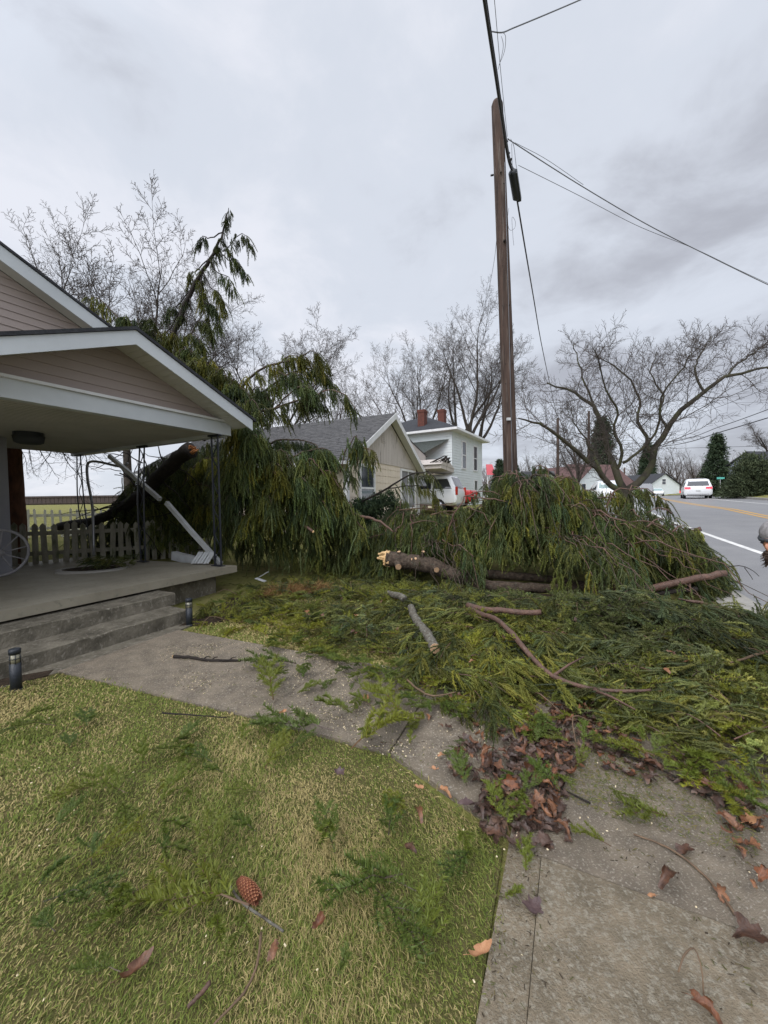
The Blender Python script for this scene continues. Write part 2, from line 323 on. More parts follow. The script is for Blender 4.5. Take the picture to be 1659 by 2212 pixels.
# ------------------------------------------------------------------ terrain, road, path
rad = np.array([0, 1, 2, 3, 4, 5, 6, 7, 8, 10, 12, 14, 16, 18, 20, 22, 26, 30, 36, 42, 50, 60, 80, 120, 200, 400, 900.0]); na = 240
th = np.arange(na)*2*math.pi/na
V = [(r*math.sin(t), r*math.cos(t), gzf(r*math.sin(t), r*math.cos(t))-0.012) for r in rad[1:] for t in th]
Fq = [(i*na+j, i*na+(j+1) % na, (i+1)*na+(j+1) % na, (i+1)*na+j) for i in range(len(rad)-2) for j in range(na)]
V.append((0, 0, -0.012)); Fq += [(len(V)-1, (j+1) % na, j) for j in range(na)]
b = MB(); b.add(V, Fq, True); o = b.build('ground', M['ground']); tag(o, None, None, kind='structure')
ctr = curve([(1.0, -17), (4.0, -9), (6.3, -3.7), (8.35, 1.27), (13.27, 13.27), (17.9, 22.2), (24.3, 33), (31.3, 44.3), (44, 66), (60, 95), (85, 140), (130, 220)], 160)
tg = unit(np.gradient(ctr, axis=0)); nr_ = np.stack([tg[:, 1], -tg[:, 0]], 1)
def strip(offs, zs, i0=0, i1=None):
    c = ctr[i0:i1]; n = nr_[i0:i1]; Vv = []; Ff = []; k = len(offs)
    for p, q in zip(c, n):
        for of, z in zip(offs, zs):
            x, y = p+q*of; Vv.append((x, y, gzf(x, y)+z))
    for i in range(len(c)-1):
        for j in range(k-1): Ff.append((i*k+j, (i+1)*k+j, (i+1)*k+j+1, i*k+j+1))
    return Vv, Ff
def roadobj(name, offs, zs, material, label=None, cat=None, kind='structure', i0=0, i1=None):
    b = MB(); b.add(*strip(offs, zs, i0, i1)); o = b.build(name, material); tag(o, label, cat, kind=kind); return o
roadobj('road', np.linspace(-4.6, 4.9, 10), [0.012]*10, M['asphalt'])
b = MB()
for o0 in (-0.19, 0.07): b.add(*strip([o0, o0+0.12], [0.0165]*2))
tag(b.build('road_marking', M['yellow']), None, None, kind='structure')
for o0 in (-3.0, 3.0):
    b = MB(); b.add(*strip([o0-0.065, o0+0.065], [0.0165]*2)); tag(b.build('road_marking', M['white_paint']), None, None, kind='structure')
roadobj('kerb', [4.9, 4.9, 5.05, 5.05], [-0.02, 0.15, 0.16, 0.0], M['kerb'])
roadobj('lawn_bank', [5.05, 7, 8.4, 12, 18, 40], [0.12, 0.40, 0.52, 1.0, 1.3, 1.3], M['ground'])
roadobj('pavement', [7.1, 8.3], [0.425, 0.535], M['kerb'])
roadobj('gutter', [-5.05, -4.6], [0.02, 0.014], M['kerb'])
# pavement beside the camera and the path to the porch steps
e0 = np.array([0.44, 0.898]); n0 = np.array([0.898, -0.44])
sw0 = np.array([0.245, 1.05])
def sw(t, s): p = sw0+e0*t+n0*s; return (p[0], p[1])
def slab2(name, poly, z, th, material, kind='structure'):
    b = MB(); b.prism([(x, y, z-th) for x, y in poly], (0, 0, th)); return tag(b.build(name, material), None, None, kind=kind)
slab2('pavement', [sw(-3, 0.13), sw(0.606, 0.13), sw(0.606, 1.7), sw(-3, 1.7)], 0.022, 0.05, M['concrete'])
slab2('pavement', [sw(-3, 0), sw(0.606, 0), sw(0.606, 0.1275), sw(-3, 0.1275)], 0.016, 0.05, M['concrete'])
for k in range(5): slab2('pavement', [sw(0.610+k*1.6, 0), sw(2.206+k*1.6, 0), sw(2.206+k*1.6, 1.7), sw(0.610+k*1.6, 1.7)], 0.021, 0.05, M['aggregate'])
slab2('path', [(0.02, 2.21), (0.52, 1.66), (0.99, 2.62), (0.45, 3.2)], 0.017, 0.05, M['aggregate'])
slab2('path', [(-0.925, 2.602), (0.01, 2.212), (0.438, 3.2), (-0.408, 3.55)], 0.02, 0.05, M['aggregate'])
slab2('path', [(-2.92, 3.37), (-0.93, 2.605), (-0.415, 3.555), (-2.42, 4.44)], 0.018, 0.05, M['aggregate'])
slab2('soil_bed', [(-3.25, 3.0), (-2.9, 3.39), (-2.42, 4.46), (-2.3, 4.9), (-2.6, 4.9), (-3.4, 3.1)], 0.008, 0.03, M['step'])
slab2('soil_bed', [(-4.2, 2.36), (-3.4, 2.92), (-2.95, 3.3), (-3.0, 3.42), (-3.4, 3.2), (-4.6, 2.3)], 0.012, 0.03, M['mulch'])
slab2('soil_bed', [(-2.5, 4.62), (-2.1, 4.7), (-1.6, 5.6), (-0.8, 6.4), (-0.6, 8), (-2.6, 8), (-2.35, 6)], 0.012, 0.03, M['mulch'])

slab2('lawn', [(-2.9, 3.38), (-.92, 2.605), (.0, 2.2), (.49, 1.60), (.24, 1.04), (-.4, -.3), (-6, -.3), (-6, 1.4), (-4.2, 2.4), (-3.3, 3.0)], .004, .02, mat('lawn_soil', (.075, .078, .024), (.12, .10, .045), 9, .95, .8, 60, .1))
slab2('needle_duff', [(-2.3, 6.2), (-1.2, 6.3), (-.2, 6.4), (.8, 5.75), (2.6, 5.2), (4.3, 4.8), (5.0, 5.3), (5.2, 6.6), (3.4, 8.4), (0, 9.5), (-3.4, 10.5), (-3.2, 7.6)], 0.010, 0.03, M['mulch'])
# ------------------------------------------------------------------ porch house
HO = (-3.81, 3.76); HE = np.array([0.472, 0.882]); HM = np.array([-0.882, 0.472])
def hf(a, b, z): return (HO[0]+a*HE[0]+b*HM[0], HO[1]+a*HE[1]+b*HM[1], z)
def siding(mb, fr, b, zlo, zhi, left, right, course=0.115, depth=0.014):
    """lap siding courses in plane b, out towards -b; left(z), right(z) give the ends"""
    z = zlo
    while z < zhi-0.005:
        z2 = min(z+course, zhi); l1, r1, l2, r2 = left(z), right(z), left(z2), right(z2)
        if r1-l1 > 0.02:
            if r2 < l2: l2 = r2 = (l2+r2)/2
            P = [fr(l1, b-depth, z), fr(r1, b-depth, z), fr(r2, b-0.001, z2), fr(l2, b-0.001, z2)]
            mb.quad(*P); mb.quad(fr(l1, b, z), fr(r1, b, z), fr(r1, b-depth, z), fr(l1, b-depth, z))
        z = z2
house = thing('porch_house', 'pinkish sided house whose white trimmed gabled porch is crushed by a spruce', 'house', hf(1, 0, 0))
def hb(name, mb, m): o = mb.build(name, m); o.parent = house; o.matrix_parent_inverse = Matrix.Translation(house.location).inverted(); return o
SL = 0.425; AP = 1.25; ZR = 3.60
b = MB()                                               # raised porch floor, steps
zs = lambda bb: 0.45-0.03*bb
def slabbox(a0, a1, b0, b1, z0f, z1f):
    P = [hf(a0, b0, z0f(b0)), hf(a1, b0, z0f(b0)), hf(a1, b1, z0f(b1)), hf(a0, b1, z0f(b1)), hf(a0, b0, z1f(b0)), hf(a1, b0, z1f(b0)), hf(a1, b1, z1f(b1)), hf(a0, b1, z1f(b1))]
    return P
b.hexa(slabbox(-4, 2.9, 0, 5.2, lambda q: zs(q)-0.105, zs)); hb('porch_floor', b, M['slab'])
b = MB(); b.hexa(slabbox(-4, 2.66, 0.22, 5.0, lambda q: -0.1, lambda q: zs(q)-0.11)); hb('foundation', b, M['step'])
rs = random.Random(3)
def step(a1, b0, z, zb):
    b = MB(); n = 34; xs = [-4+(a1+4)*i/n for i in range(n+1)]
    pr = [(b0+rs.uniform(-.006, .006), z+rs.uniform(-.006, .004)) for _ in xs]
    for i in range(n):
        (p, q), (p2, q2) = pr[i], pr[i+1]; x, x2 = xs[i], xs[i+1]
        b.quad(hf(x, p, zb), hf(x2, p2, zb), hf(x2, p2, q2-0.012), hf(x, p, q-0.012))
        b.quad(hf(x, p, q-0.012), hf(x2, p2, q2-0.012), hf(x2, p2+0.014, q2), hf(x, p+0.014, q))
        b.quad(hf(x, p+0.014, q), hf(x2, p2+0.014, q2), hf(x2, 0.2, z), hf(x, 0.2, z))
    b.quad(hf(a1, b0, zb), hf(a1, 0.2, zb), hf(a1, 0.2, z), hf(a1, b0, z-0.006)); hb('step', b, M['step'])
step(1.60, -0.33, 0.315, 0.16); step(1.52, -0.70, 0.165, -0.05)
b = MB(); b.box(-4, 2.97, 0.14, 0.27, 2.60, 2.80, hf); b.box(2.84, 2.97, 0.275, 5.2, 2.585, 2.70, hf); hb('beam', b, M['trim'])
b = MB(); b.box(-4, 2.96, 0.10, 0.139, 2.802, 2.835, hf); hb('trim_strip', b, M['whitetrim'])
b = MB(); b.box(-4, 2.83, 0.28, 5.15, 2.64, 2.66, hf)
for k in range(48): b.box(-4, 2.83, 0.3+k*0.1, 0.308+k*0.1, 2.635, 2.6395, hf)
hb('ceiling', b, M['ceil'])
rk = lambda a, top=ZR: top-SL*abs(a-AP)
b = MB(); zt = 3.49
siding(b, hf, 0.2, 2.836, zt, lambda z: max(-4, AP-(zt-z)/SL), lambda z: AP+(zt-z)/SL); hb('porch_gable', b, M['siding_pink'])
def rake(mb, b0, b1, a0, a1, top, th):
    for s0, s1 in ((a0, AP), (AP, a1)):
        mb.hexa([hf(s0, b0, rk(s0, top)-th), hf(s1, b0, rk(s1, top)-th), hf(s1, b1, rk(s1, top)-th), hf(s0, b1, rk(s0, top)-th), hf(s0, b0, rk(s0, top)), hf(s1, b0, rk(s1, top)), hf(s1, b1, rk(s1, top)), hf(s0, b1, rk(s0, top))])
b = MB(); rake(b, -0.27, -0.25, -4, 3.06, 3.60, 0.17); hb('fascia', b, M['trim'])
b = MB(); rake(b, -0.248, 0.19, -4, 3.05, 3.50, 0.012)
for k in range(26):
    for sg in (-1, 1):
        a = AP+sg*(0.12+k*0.085)
        if a < 3.0: b.box(a, a+0.008, -0.245, 0.18, rk(a, 3.488)-0.006, rk(a, 3.488)-0.001, hf)
hb('soffit', b, M['soffit'])
b = MB(); rake(b, -0.29, 2.52, -4, 3.12, 3.645, 0.04); hb('porch_roof', b, M['shingle_dark'])
b = MB(); b.hexa([hf(1.3, 2.53, 3.58), hf(3.12, 2.53, 2.80), hf(3.12, 5.6, 2.80), hf(1.3, 5.6, 3.58), hf(1.3, 2.53, 3.62), hf(3.12, 2.53, 2.845), hf(3.12, 5.6, 2.845), hf(1.3, 5.6, 3.62)]); hb('back_roof', b, M['shingle_dark'])
# main house gable above
S2 = 0.45; top2 = lambda a: 5.31-S2*(a-0.93)
b = MB(); siding(b, hf, 2.78, 2.7, 7.4, lambda z: -5.0, lambda z: min(2.95, 0.93+(5.10-z)/S2), 0.12); hb('upper_gable', b, M['siding_pink'])
b = MB(); q = [(-5, 0), (3.4, 0)]
b.hexa([hf(-5, 2.49, top2(-5)-0.22), hf(3.4, 2.49, top2(3.4)-0.22), hf(3.4, 2.515, top2(3.4)-0.22), hf(-5, 2.515, top2(-5)-0.22), hf(-5, 2.49, top2(-5)), hf(3.4, 2.49, top2(3.4)), hf(3.4, 2.515, top2(3.4)), hf(-5, 2.515, top2(-5))]); hb('fascia', b, M['trim'])
b = MB(); b.hexa([hf(-5, 2.516, top2(-5)-0.2), hf(3.4, 2.516, top2(3.4)-0.2), hf(3.4, 2.77, top2(3.4)-0.2), hf(-5, 2.77, top2(-5)-0.2), hf(-5, 2.516, top2(-5)-0.185), hf(3.4, 2.516, top2(3.4)-0.185), hf(3.4, 2.77, top2(3.4)-0.185), hf(-5, 2.77, top2(-5)-0.185)]); hb('soffit', b, M['soffit'])
b = MB(); b.hexa([hf(-5, 2.47, top2(-5)+0.01), hf(3.4, 2.47, top2(3.4)+0.01), hf(3.4, 11, top2(3.4)+0.01), hf(-5, 11, top2(-5)+0.01), hf(-5, 2.47, top2(-5)+0.05), hf(3.4, 2.47, top2(3.4)+0.05), hf(3.4, 11, top2(3.4)+0.05), hf(-5, 11, top2(-5)+0.05)])
hb('main_roof', b, M['shingle_dark'])
b = MB(); b.box(-4, 1.20, 3.42, 3.55, 0.25, 2.62, hf); b.box(1.08, 1.20, 3.56, 9, 0.0, 4.3, hf)
for k in range(12): b.box(-2+k*0.27, -1.985+k*0.27, 3.405, 3.419, 0.36, 2.6, hf)
hb('wall', b, M['wallgrey'])
# wrought iron porch posts: two bars with scrollwork
def post(a, b0, top, base, lean=(0, 0), bend=0.0):
    p = MB(); w2 = 0.075
    for sg in (-1, 1):
        P0 = np.array(hf(a, b0+sg*w2, base)); P1 = np.array(hf(a+lean[0], b0+sg*w2+lean[1], top)); mid = (P0+P1)/2+np.array([bend, 0, 0])*(1 if sg > 0 else 0.4)
        p.tube(curve([P0, mid, P1], 12), 0.016, 4, True, False)
    p.beam(hf(a, b0-0.12, base+0.008), hf(a, b0+0.12, base+0.008), 0.09, 0.014)
    p.beam(hf(a+lean[0], b0+lean[1]-0.13, top-0.01), hf(a+lean[0], b0+lean[1]+0.13, top-0.01), 0.07, 0.03)
    for i in range(9):
        z0 = base+0.1+i*(top-base-0.25)/9; hh = (top-base-0.25)/9; t = (z0+hh/2-base)/(top-base); sgn = 1 if i % 2 else -1
        c = np.array([a+lean[0]*t, b0+lean[1]*t]); bx = bend*(1-abs(2*t-1))*0.7
        pts = [np.array(hf(c[0], c[1]+sgn*w2*math.sin((k/10-0.5)*2.6)*0.92*(1-0.25*abs(k/10-.5)), z0+hh*(k/10)))+np.array([bx, 0, 0]) for k in range(11)]
        p.tube(pts, 0.0085, 4, True, False)
    hb('porch_post', p, M['iron'])
post(2.76, 0.28, 2.598, 0.442); post(2.74, 2.36, 2.585, 0.38, (0.06, 0.02), -0.05); post(2.86, 4.55, 2.585, 0.315, (-0.02, 0.30), -0.10)
# ceiling lamp
cl = thing('ceiling_lamp', 'dark drum shaped lamp under the porch ceiling', 'lamp', tuple(D(62, 940, 6.1)))
b = MB(); c = np.array([0, 0, 0.0]); b.tube([(0, 0, 0.02), (0, 0, 0.075)], 0.19, 20, True, False); o = b.build('base_plate', M['black_metal'], cl)
b = MB(); b.tube([(0, 0, -0.10), (0, 0, -0.08), (0, 0, 0.02)], [0.14, 0.18, 0.20], 20); o = b.build('shade', M['capband'], cl)
cl.location = (cl.location[0], cl.location[1], 2.56)
# wagon wheel against the wall
wc = np.array(D(-2, 1197, 6.0)); wh = thing('wagon_wheel', 'old grey spoked wagon wheel leaning on the porch wall', 'wheel', tuple(wc))
ring = [(0.36*math.cos(t), 0.36*math.sin(t)) for t in np.linspace(0, 2*math.pi, 33)]
def wf(a, z): v = HE*a; return (v[0]-0.05*z*HM[0], v[1]-0.05*z*HM[1], z)
b = MB(); b.tube([wf(x, y) for x, y in ring], 0.022, 6, False); b.build('rim', M['wheelwood'], wh)
b = MB(); b.tube([tuple(np.array(wf(0, 0))-np.append(HM*.05, 0)), tuple(np.array(wf(0, 0))+np.append(HM*.05, 0))], 0.055, 10); b.build('hub', M['wheelwood'], wh)
for k in range(10):
    t = k*math.pi/5+0.2; b = MB(); b.tube([wf(0.05*math.cos(t), 0.05*math.sin(t)), wf(0.35*math.cos(t), 0.35*math.sin(t))], 0.011, 6); b.build('spoke', M['wheelwood'], wh)
wh.location = (wc[0], wc[1], 0.36+0.39)
# stone ring with soil in the porch floor
pc = np.array(hf(1.9, 2.15, 0)); b = MB(); b2 = MB(); n = 40
rr = [(0.50+0.10*math.cos(t-3.4))*(1+0.10*math.cos(2*t)) for t in np.linspace(0, 2*math.pi, n, endpoint=False)]
inn = []; ou = []
for k in range(n):
    t = 2*math.pi*k/n; x, y = math.cos(t), math.sin(t); zz = 0.392; ou.append((pc[0]+x*rr[k], pc[1]+y*rr[k]*0.8)); inn.append((pc[0]+x*(rr[k]-.09), pc[1]+y*(rr[k]-.09)*0.8))
for k in range(n):
    k2 = (k+1) % n; b.hexa([(*ou[k], .37), (*ou[k2], .37), (*inn[k2], .37), (*inn[k], .37), (*ou[k], .415), (*ou[k2], .415), (*inn[k2], .425), (*inn[k], .425)])
pr_ = thing('planting_ring', 'pale stone ring edging a soil hole in the porch floor', 'edging', (pc[0], pc[1], 0.39)); o = b.build('edging', M['stone']); o.parent = pr_; o.matrix_parent_inverse = Matrix.Translation(pr_.location).inverted()
b2.quad(*[(x, y, 0.407) for x, y in inn]); o = b2.build('soil', M['mulch']); o.parent = pr_; o.matrix_parent_inverse = Matrix.Translation(pr_.location).inverted()

RING = pc.copy()
# fallen gutters and metal scraps
def mt(name, mb, m, label, cat, group=None): o = mb.build(name, m); tag(o, label, cat, group); return o
b = MB(); P = [D(236, 985, 8.1), D(290, 1030, 7.9), D(345, 1078, 7.6)]
for i in range(2): b.beam(P[i], P[i+1]+(P[i+1]-P[i])*0.02, 0.065, 0.075)
mt('fallen_gutter', b, M['galv'], 'upper length of torn white gutter hanging under the porch beam', 'gutter')
b = MB(); P = [D(360, 1086, 7.4), D(415, 1150, 7.1), D(476, 1217, 6.8)]
for i in range(2): b.beam(P[i], P[i+1]+(P[i+1]-P[i])*0.02, 0.065, 0.075)
mt('fallen_gutter', b, M['galv'], 'lower length of bent white gutter resting on the porch floor corner', 'gutter')
b = MB(); q = [D(412, 1218, 6.62), D(452, 1218, 6.5), D(466, 1194, 6.7), D(428, 1194, 6.85)]
for k in range(6):
    f0, f1 = k/6, (k+0.8)/6
    A = [q[0]+(q[1]-q[0])*f for f in (f0, f1)]; Bq = [q[3]+(q[2]-q[3])*f for f in (f0, f1)]
    b.prism([A[0], A[1], Bq[1], Bq[0]], (0.012, -0.02 if k % 2 else -0.008, 0.02))
mt('metal_sheet', b, M['galv'], 'ribbed white metal sheet crumpled at the porch corner post', 'metal scrap')
b = MB(); P = [D(203, 1202, 7.9), D(200, 1100, 8.0), D(190, 1040, 8.1), D(188, 1010, 8.15), D(194, 998, 8.15), D(215, 998, 8.2), D(262, 1008, 8.2), D(276, 1000, 8.2)]
b.tube(curve(P, 30), 0.026, 8); mt('downspout', b, M['cargrey'], 'bent white downspout with an elbow by the farthest porch post', 'downspout')
for k, (u, v, u2, v2, Y) in enumerate(((560, 1247, 578, 1236, 7.0), (553, 1249, 573, 1256, 6.6))):
    b = MB(); p, q2 = D(u, v, Y), D(u2, v2, Y-0.05); p[2] = max(p[2], 0.04); q2[2] = max(q2[2], 0.06); b.beam(p, q2, 0.07, 0.012)
    mt('metal_strip', b, M['galv'], ['narrow upright white metal scrap beside the curtain of spruce', 'flat white metal scrap on the ground before the curtain of spruce'][k], 'metal scrap')
b = MB(); b.beam(D(375, 1200, 7.5), D(428, 1213, 7.2), 0.10, 0.16); mt('board', b, M['galv'], 'white trim board lying at the back edge of the porch floor', 'board')

# bollard lights
def bollard(x, y, hgt, label):
    t = thing('bollard_light', label, 'garden light', (x, y, 0), 0, 'garden lights beside the steps'); r = 0.037
    b = MB(); b.tube([(0, 0, -0.02), (0, 0, 0.012)], r*1.12, 16); b.tube([(0, 0, 0), (0, 0, hgt*0.66)], r, 16, True, True); b.build('post', M['black_metal'], t)
    b = MB(); b.tube([(0, 0, hgt*0.66), (0, 0, hgt*0.88)], r*0.9, 16); b.build('lamp_glass', M['lampglass'], t)
    b = MB(); b.tube([(0, 0, hgt*0.88), (0, 0, hgt*0.985), (0, 0, hgt)], [r*1.06, r*1.06, r*0.9], 16); b.build('cap', M['black_metal'], t)
    b = MB()
    for k in range(6): a = k*math.pi/3+0.3; b.tube([(r*.96*math.cos(a), r*.96*math.sin(a), hgt*0.655), (r*.96*math.cos(a), r*.96*math.sin(a), hgt*0.885)], 0.0035, 4)
    b.tube([(r*1.0*math.cos(t), r*1.0*math.sin(t), hgt*0.77) for t in np.linspace(0, 6.2832, 17)], 0.003, 4, False); b.build('cage', M['black_metal'], t)
bollard(-3.0, 3.07, 0.34, 'black bollard light at the lawn end of the steps'); bollard(-2.40, 4.66, 0.33, 'black bollard light at the foot of the steps beside the spruce litter')

# ------------------------------------------------------------------ fences and back garden
def picket_fence(p0, p1, n, hgt, wd, m, label, rngs, skip=()):
    p0 = np.array(p0); p1 = np.array(p1); d = unit(p1-p0); nrm = np.array([-d[1], d[0]]); rn = random.Random(rngs)
    t = thing('picket_fence', label, 'fence', (p0[0], p0[1], gzf(*p0)))
    def add(mb, nm):
        o = mb.build(nm, m); o.parent = t; o.matrix_parent_inverse = Matrix.Translation(t.location).inverted()
    for zf in (0.3, 0.75):
        b = MB(); A = np.append(p0, gzf(*p0)+hgt*zf); B = np.append(p1, gzf(*p1)+hgt*zf); b.beam(A+np.append(nrm*.04, 0), B+np.append(nrm*.04, 0), 0.04, 0.08); add(b, 'rail')
    for i in range(n):
        if i in skip: continue
        c = p0+(p1-p0)*(i+.5)/n; z = gzf(*c); hh = hgt*rn.uniform(.93, 1.03); tl = rn.uniform(-.04, .04)
        pts = [(-wd/2, -0.1), (wd/2, -0.1), (wd/2+tl, hh-wd*.6), (tl, hh), (-wd/2+tl, hh-wd*.6)]
        b = MB(); b.prism([(c[0]+d[0]*x, c[1]+d[1]*x, z+y) for x, y in pts], (nrm[0]*.018, nrm[1]*.018, 0)); add(b, 'picket')
picket_fence((-7.6, 7.3), (-4.2, 9.3), 25, 0.90, 0.095, M['picket'], 'weathered picket fence behind the porch floor', 2)
picket_fence((-12.5, 10.2), (-7.4, 13.2), 30, 0.85, 0.06, M['picket_white'], 'pale picket fence farther back at the field edge', 4)
fb = thing('board_fence', 'long dark brown board fence beyond the green field', 'fence', (-70, 55, 1.3))
b = MB(); n = 150; P0 = np.array([-110.0, 62]); P1 = np.array([-8.0, 66]); zb = 1.4
for i in range(n):
    c0 = P0+(P1-P0)*i/n; c1 = P0+(P1-P0)*(i+.9)/n; b.hexa([(c0[0], c0[1], zb), (c1[0], c1[1], zb), (c1[0], c1[1]+.1, zb), (c0[0], c0[1]+.1, zb), (c0[0], c0[1], zb+1.5), (c1[0], c1[1], zb+1.5), (c1[0], c1[1]+.1, zb+1.5), (c0[0], c0[1]+.1, zb+1.5)])
o = b.build('boards', M['brownfence']); o.parent = fb; o.matrix_parent_inverse = Matrix.Translation(fb.location).inverted()
b = MB(); b.beam((*P0, zb+1.3), (*P1, zb+1.3), 0.3, 0.12); b.beam((*P0, zb+.3), (*P1, zb+.3), 0.3, 0.12); o = b.build('rail', M['brownfence']); o.parent = fb; o.matrix_parent_inverse = Matrix.Translation(fb.location).inverted()

# ------------------------------------------------------------------ houses
def part(root, name, mb, m, parent=None, inv=True):
    o = mb.build(name, m); o.parent = parent or root; o.matrix_parent_inverse = Matrix.Translation(root.location).inverted()
    return o
def window(root, fr, a0, a1, z0, z1, b, split='h', glass=None, tw=0.09):
    """frame proud of wall plane b (towards -b), pane as sub-part"""
    mb = MB()
    for x0, x1, y0, y1 in ((a0-tw, a0, z0-tw, z1+tw), (a1, a1+tw, z0-tw, z1+tw), (a0, a1, z1, z1+tw), (a0, a1, z0-tw, z0)): mb.box(x0, x1, b-0.05, b+0.02, y0, y1, fr)
    zm, am = (z0+z1)/2, (a0+a1)/2
    if split == 'h': mb.box(a0, a1, b-0.03, b+0.02, zm-0.03, zm+0.03, fr)
    if split == 'v': mb.box(am-0.03, am+0.03, b-0.03, b+0.02, z0, z1, fr)
    f = part(root, 'window', mb, M['whitetrim'])
    g = MB(); g.box(a0, a1, b-0.012, b+0.01, z0, z1, fr); p = g.build('pane', glass or M['glass']); p.parent = f
    return f
BA = math.atan2(.42, .908); bf = frame(-1.15, 12.0, BA)
bh = thing('beige_house', 'small beige one storey house with grey shingle roof and peeling gable', 'house', bf(3, 3, 0.4))
W, ZE, RA, ZA, LN = 6.3, 2.86, 3.15, 4.72, 9.5
b = MB(); b.box(0, W, 0.02, LN, 0, ZE, bf)
b.add([bf(0, .02, ZE), bf(W, .02, ZE), bf(RA, .02, ZA-.12), bf(0, LN, ZE), bf(W, LN, ZE), bf(RA, LN, ZA-.12)], [(0, 1, 2), (3, 5, 4)])
part(bh, 'wall', b, M['beige'])
b = MB()
for k in range(9):                                     # wide shingle courses on the gable end
    z = 0.55+k*0.262; n = 26
    for i in range(n):
        x0, x1 = W*i/n, W*(i+1)/n
        if (0.75 < (x0+x1)/2 < 1.96 and z < 2.7) or (4.3 < (x0+x1)/2 < 6.17 and z < 2.8): continue
        dz = 0.012*((i % 2)); b.hexa([bf(x0, -.012, z+dz), bf(x1-.004, -.012, z+dz), bf(x1-.004, .018, z+dz), bf(x0, .018, z+dz), bf(x0, 0.0, z+.27), bf(x1-.004, 0.0, z+.27), bf(x1-.004, .018, z+.27), bf(x0, .018, z+.27)])
part(bh, 'siding', b, M['beige'])
b = MB()
for i in range(42):
    x0 = W*i/42; x1 = x0+W/42-0.008; zt0 = min(ZE+(ZA-.14-ZE)*(1-abs(x0-RA)/RA), 9); zt1 = min(ZE+(ZA-.14-ZE)*(1-abs(x1-RA)/RA), 9)
    b.hexa([bf(x0, -.03, ZE-.02), bf(x1, -.03, ZE-.02), bf(x1, .015, ZE-.02), bf(x0, .015, ZE-.02), bf(x0, -.03, zt0), bf(x1, -.03, zt1), bf(x1, .015, zt1), bf(x0, .015, zt0)])
part(bh, 'gable', b, M['peeling'])
b = MB()
for k in range(6): b.box(2.55, 2.85, -.045, -.031, 3.62+k*.07, 3.67+k*.07, bf)
part(bh, 'gable_vent', b, M['peeling'])
b = MB()
for sg in (-1, 1):
    ae = RA+sg*3.62; zs_ = ZA-(ZA-ZE)/RA*3.62+.06
    b.hexa([bf(RA, -.34, ZA), bf(ae, -.34, zs_), bf(ae, LN+.3, zs_), bf(RA, LN+.3, ZA), bf(RA, -.34, ZA+.07), bf(ae, -.34, zs_+.07), bf(ae, LN+.3, zs_+.07), bf(RA, LN+.3, ZA+.07)])
    if sg < 0:                                          # shingle courses as real laps on the slope in view
        n = 26
        for k in range(n):
            f0, f1 = k/n, (k+1)/n; A0, Z0 = ae+(RA-ae)*f0, zs_+(ZA-zs_)*f0+.07; A1, Z1 = ae+(RA-ae)*f1, zs_+(ZA-zs_)*f1+.07; cur = -.35; j = 0
            while cur < LN+.3:
                nx = min(cur+rs.uniform(.25, .5), LN+.3); t = rs.uniform(.012, .026)
                b.hexa([bf(A0, cur, Z0+.001), bf(A0, nx-.01, Z0+.001), bf(A1, nx-.01, Z1+.001), bf(A1, cur, Z1+.001), bf(A0, cur, Z0+t), bf(A0, nx-.01, Z0+t), bf(A1, nx-.01, Z1+.004), bf(A1, cur, Z1+.004)]); cur = nx
part(bh, 'roof', b, M['shingle'])
b = MB()
for sg in (-1, 1):
    ae = RA+sg*3.64; zs_ = ZA-(ZA-ZE)/RA*3.64+.06
    b.hexa([bf(RA, -.375, ZA-.16), bf(ae, -.375, zs_-.16), bf(ae, -.345, zs_-.16), bf(RA, -.345, ZA-.16), bf(RA, -.375, ZA+.06), bf(ae, -.375, zs_+.06), bf(ae, -.345, zs_+.06), bf(RA, -.345, ZA+.06)])
for sg in (-1, 1):
    ae = RA+sg*3.60; zs_ = ZA-(ZA-ZE)/RA*3.60+.04
    b.hexa([bf(RA, -.34, ZA-.045), bf(ae, -.34, zs_-.03), bf(ae, -.035, zs_-.03), bf(RA, -.035, ZA-.045), bf(RA, -.34, ZA-.004), bf(ae, -.34, zs_+.012), bf(ae, -.035, zs_+.012), bf(RA, -.035, ZA-.004)])
b.box(-.05, -.02, -.03, .09, 0, ZE-.1, bf); b.box(-.02, .09, -.05, -.035, 0, ZE-.1, bf)
part(bh, 'trim', b, M['whitetrim'])
b = MB(); zs_ = ZA-(ZA-ZE)/RA*3.62+.06; b.box(-.60, -.475, -.3, LN, zs_-.07, zs_+.03, bf); part(bh, 'gutter', b, M['galv'])
window(bh, bf, 0.87, 1.84, 1.20, 2.62, -.012); window(bh, bf, 4.45, 6.0, 1.15, 2.70, -.012, 'v', M['curtain'])
# rear, slightly wider gabled wing and entrance canopy
b = MB(); b.box(W+.3, 11.0, 1.0, LN, 0, 2.9, bf); b.box(W+.02, W+.29, .3, LN, 0, 2.9, bf); part(bh, 'wing', b, M['beige'])
b = MB(); b.add([bf(3.2, .5, 2.9), bf(9.2, .5, 2.9), bf(9.2, .5, 3.80), bf(3.9, .5, 4.92), bf(3.2, .55, 2.9), bf(9.2, .55, 2.9), bf(9.2, .55, 3.80), bf(3.9, .55, 4.92)], [(0, 1, 2, 3), (4, 7, 6, 5), (0, 4, 5, 1), (1, 5, 6, 2), (2, 6, 7, 3), (3, 7, 4, 0)]); part(bh, 'wing_gable', b, M['peeling'])
b = MB(); b.hexa([bf(3.9, .47, 4.925), bf(9.4, .47, 3.76), bf(9.4, LN, 3.76), bf(3.9, LN, 4.925), bf(3.9, .47, 4.97), bf(9.4, .47, 3.81), bf(9.4, LN, 3.81), bf(3.9, LN, 4.97)]); part(bh, 'wing_roof', b, M['shingle'])
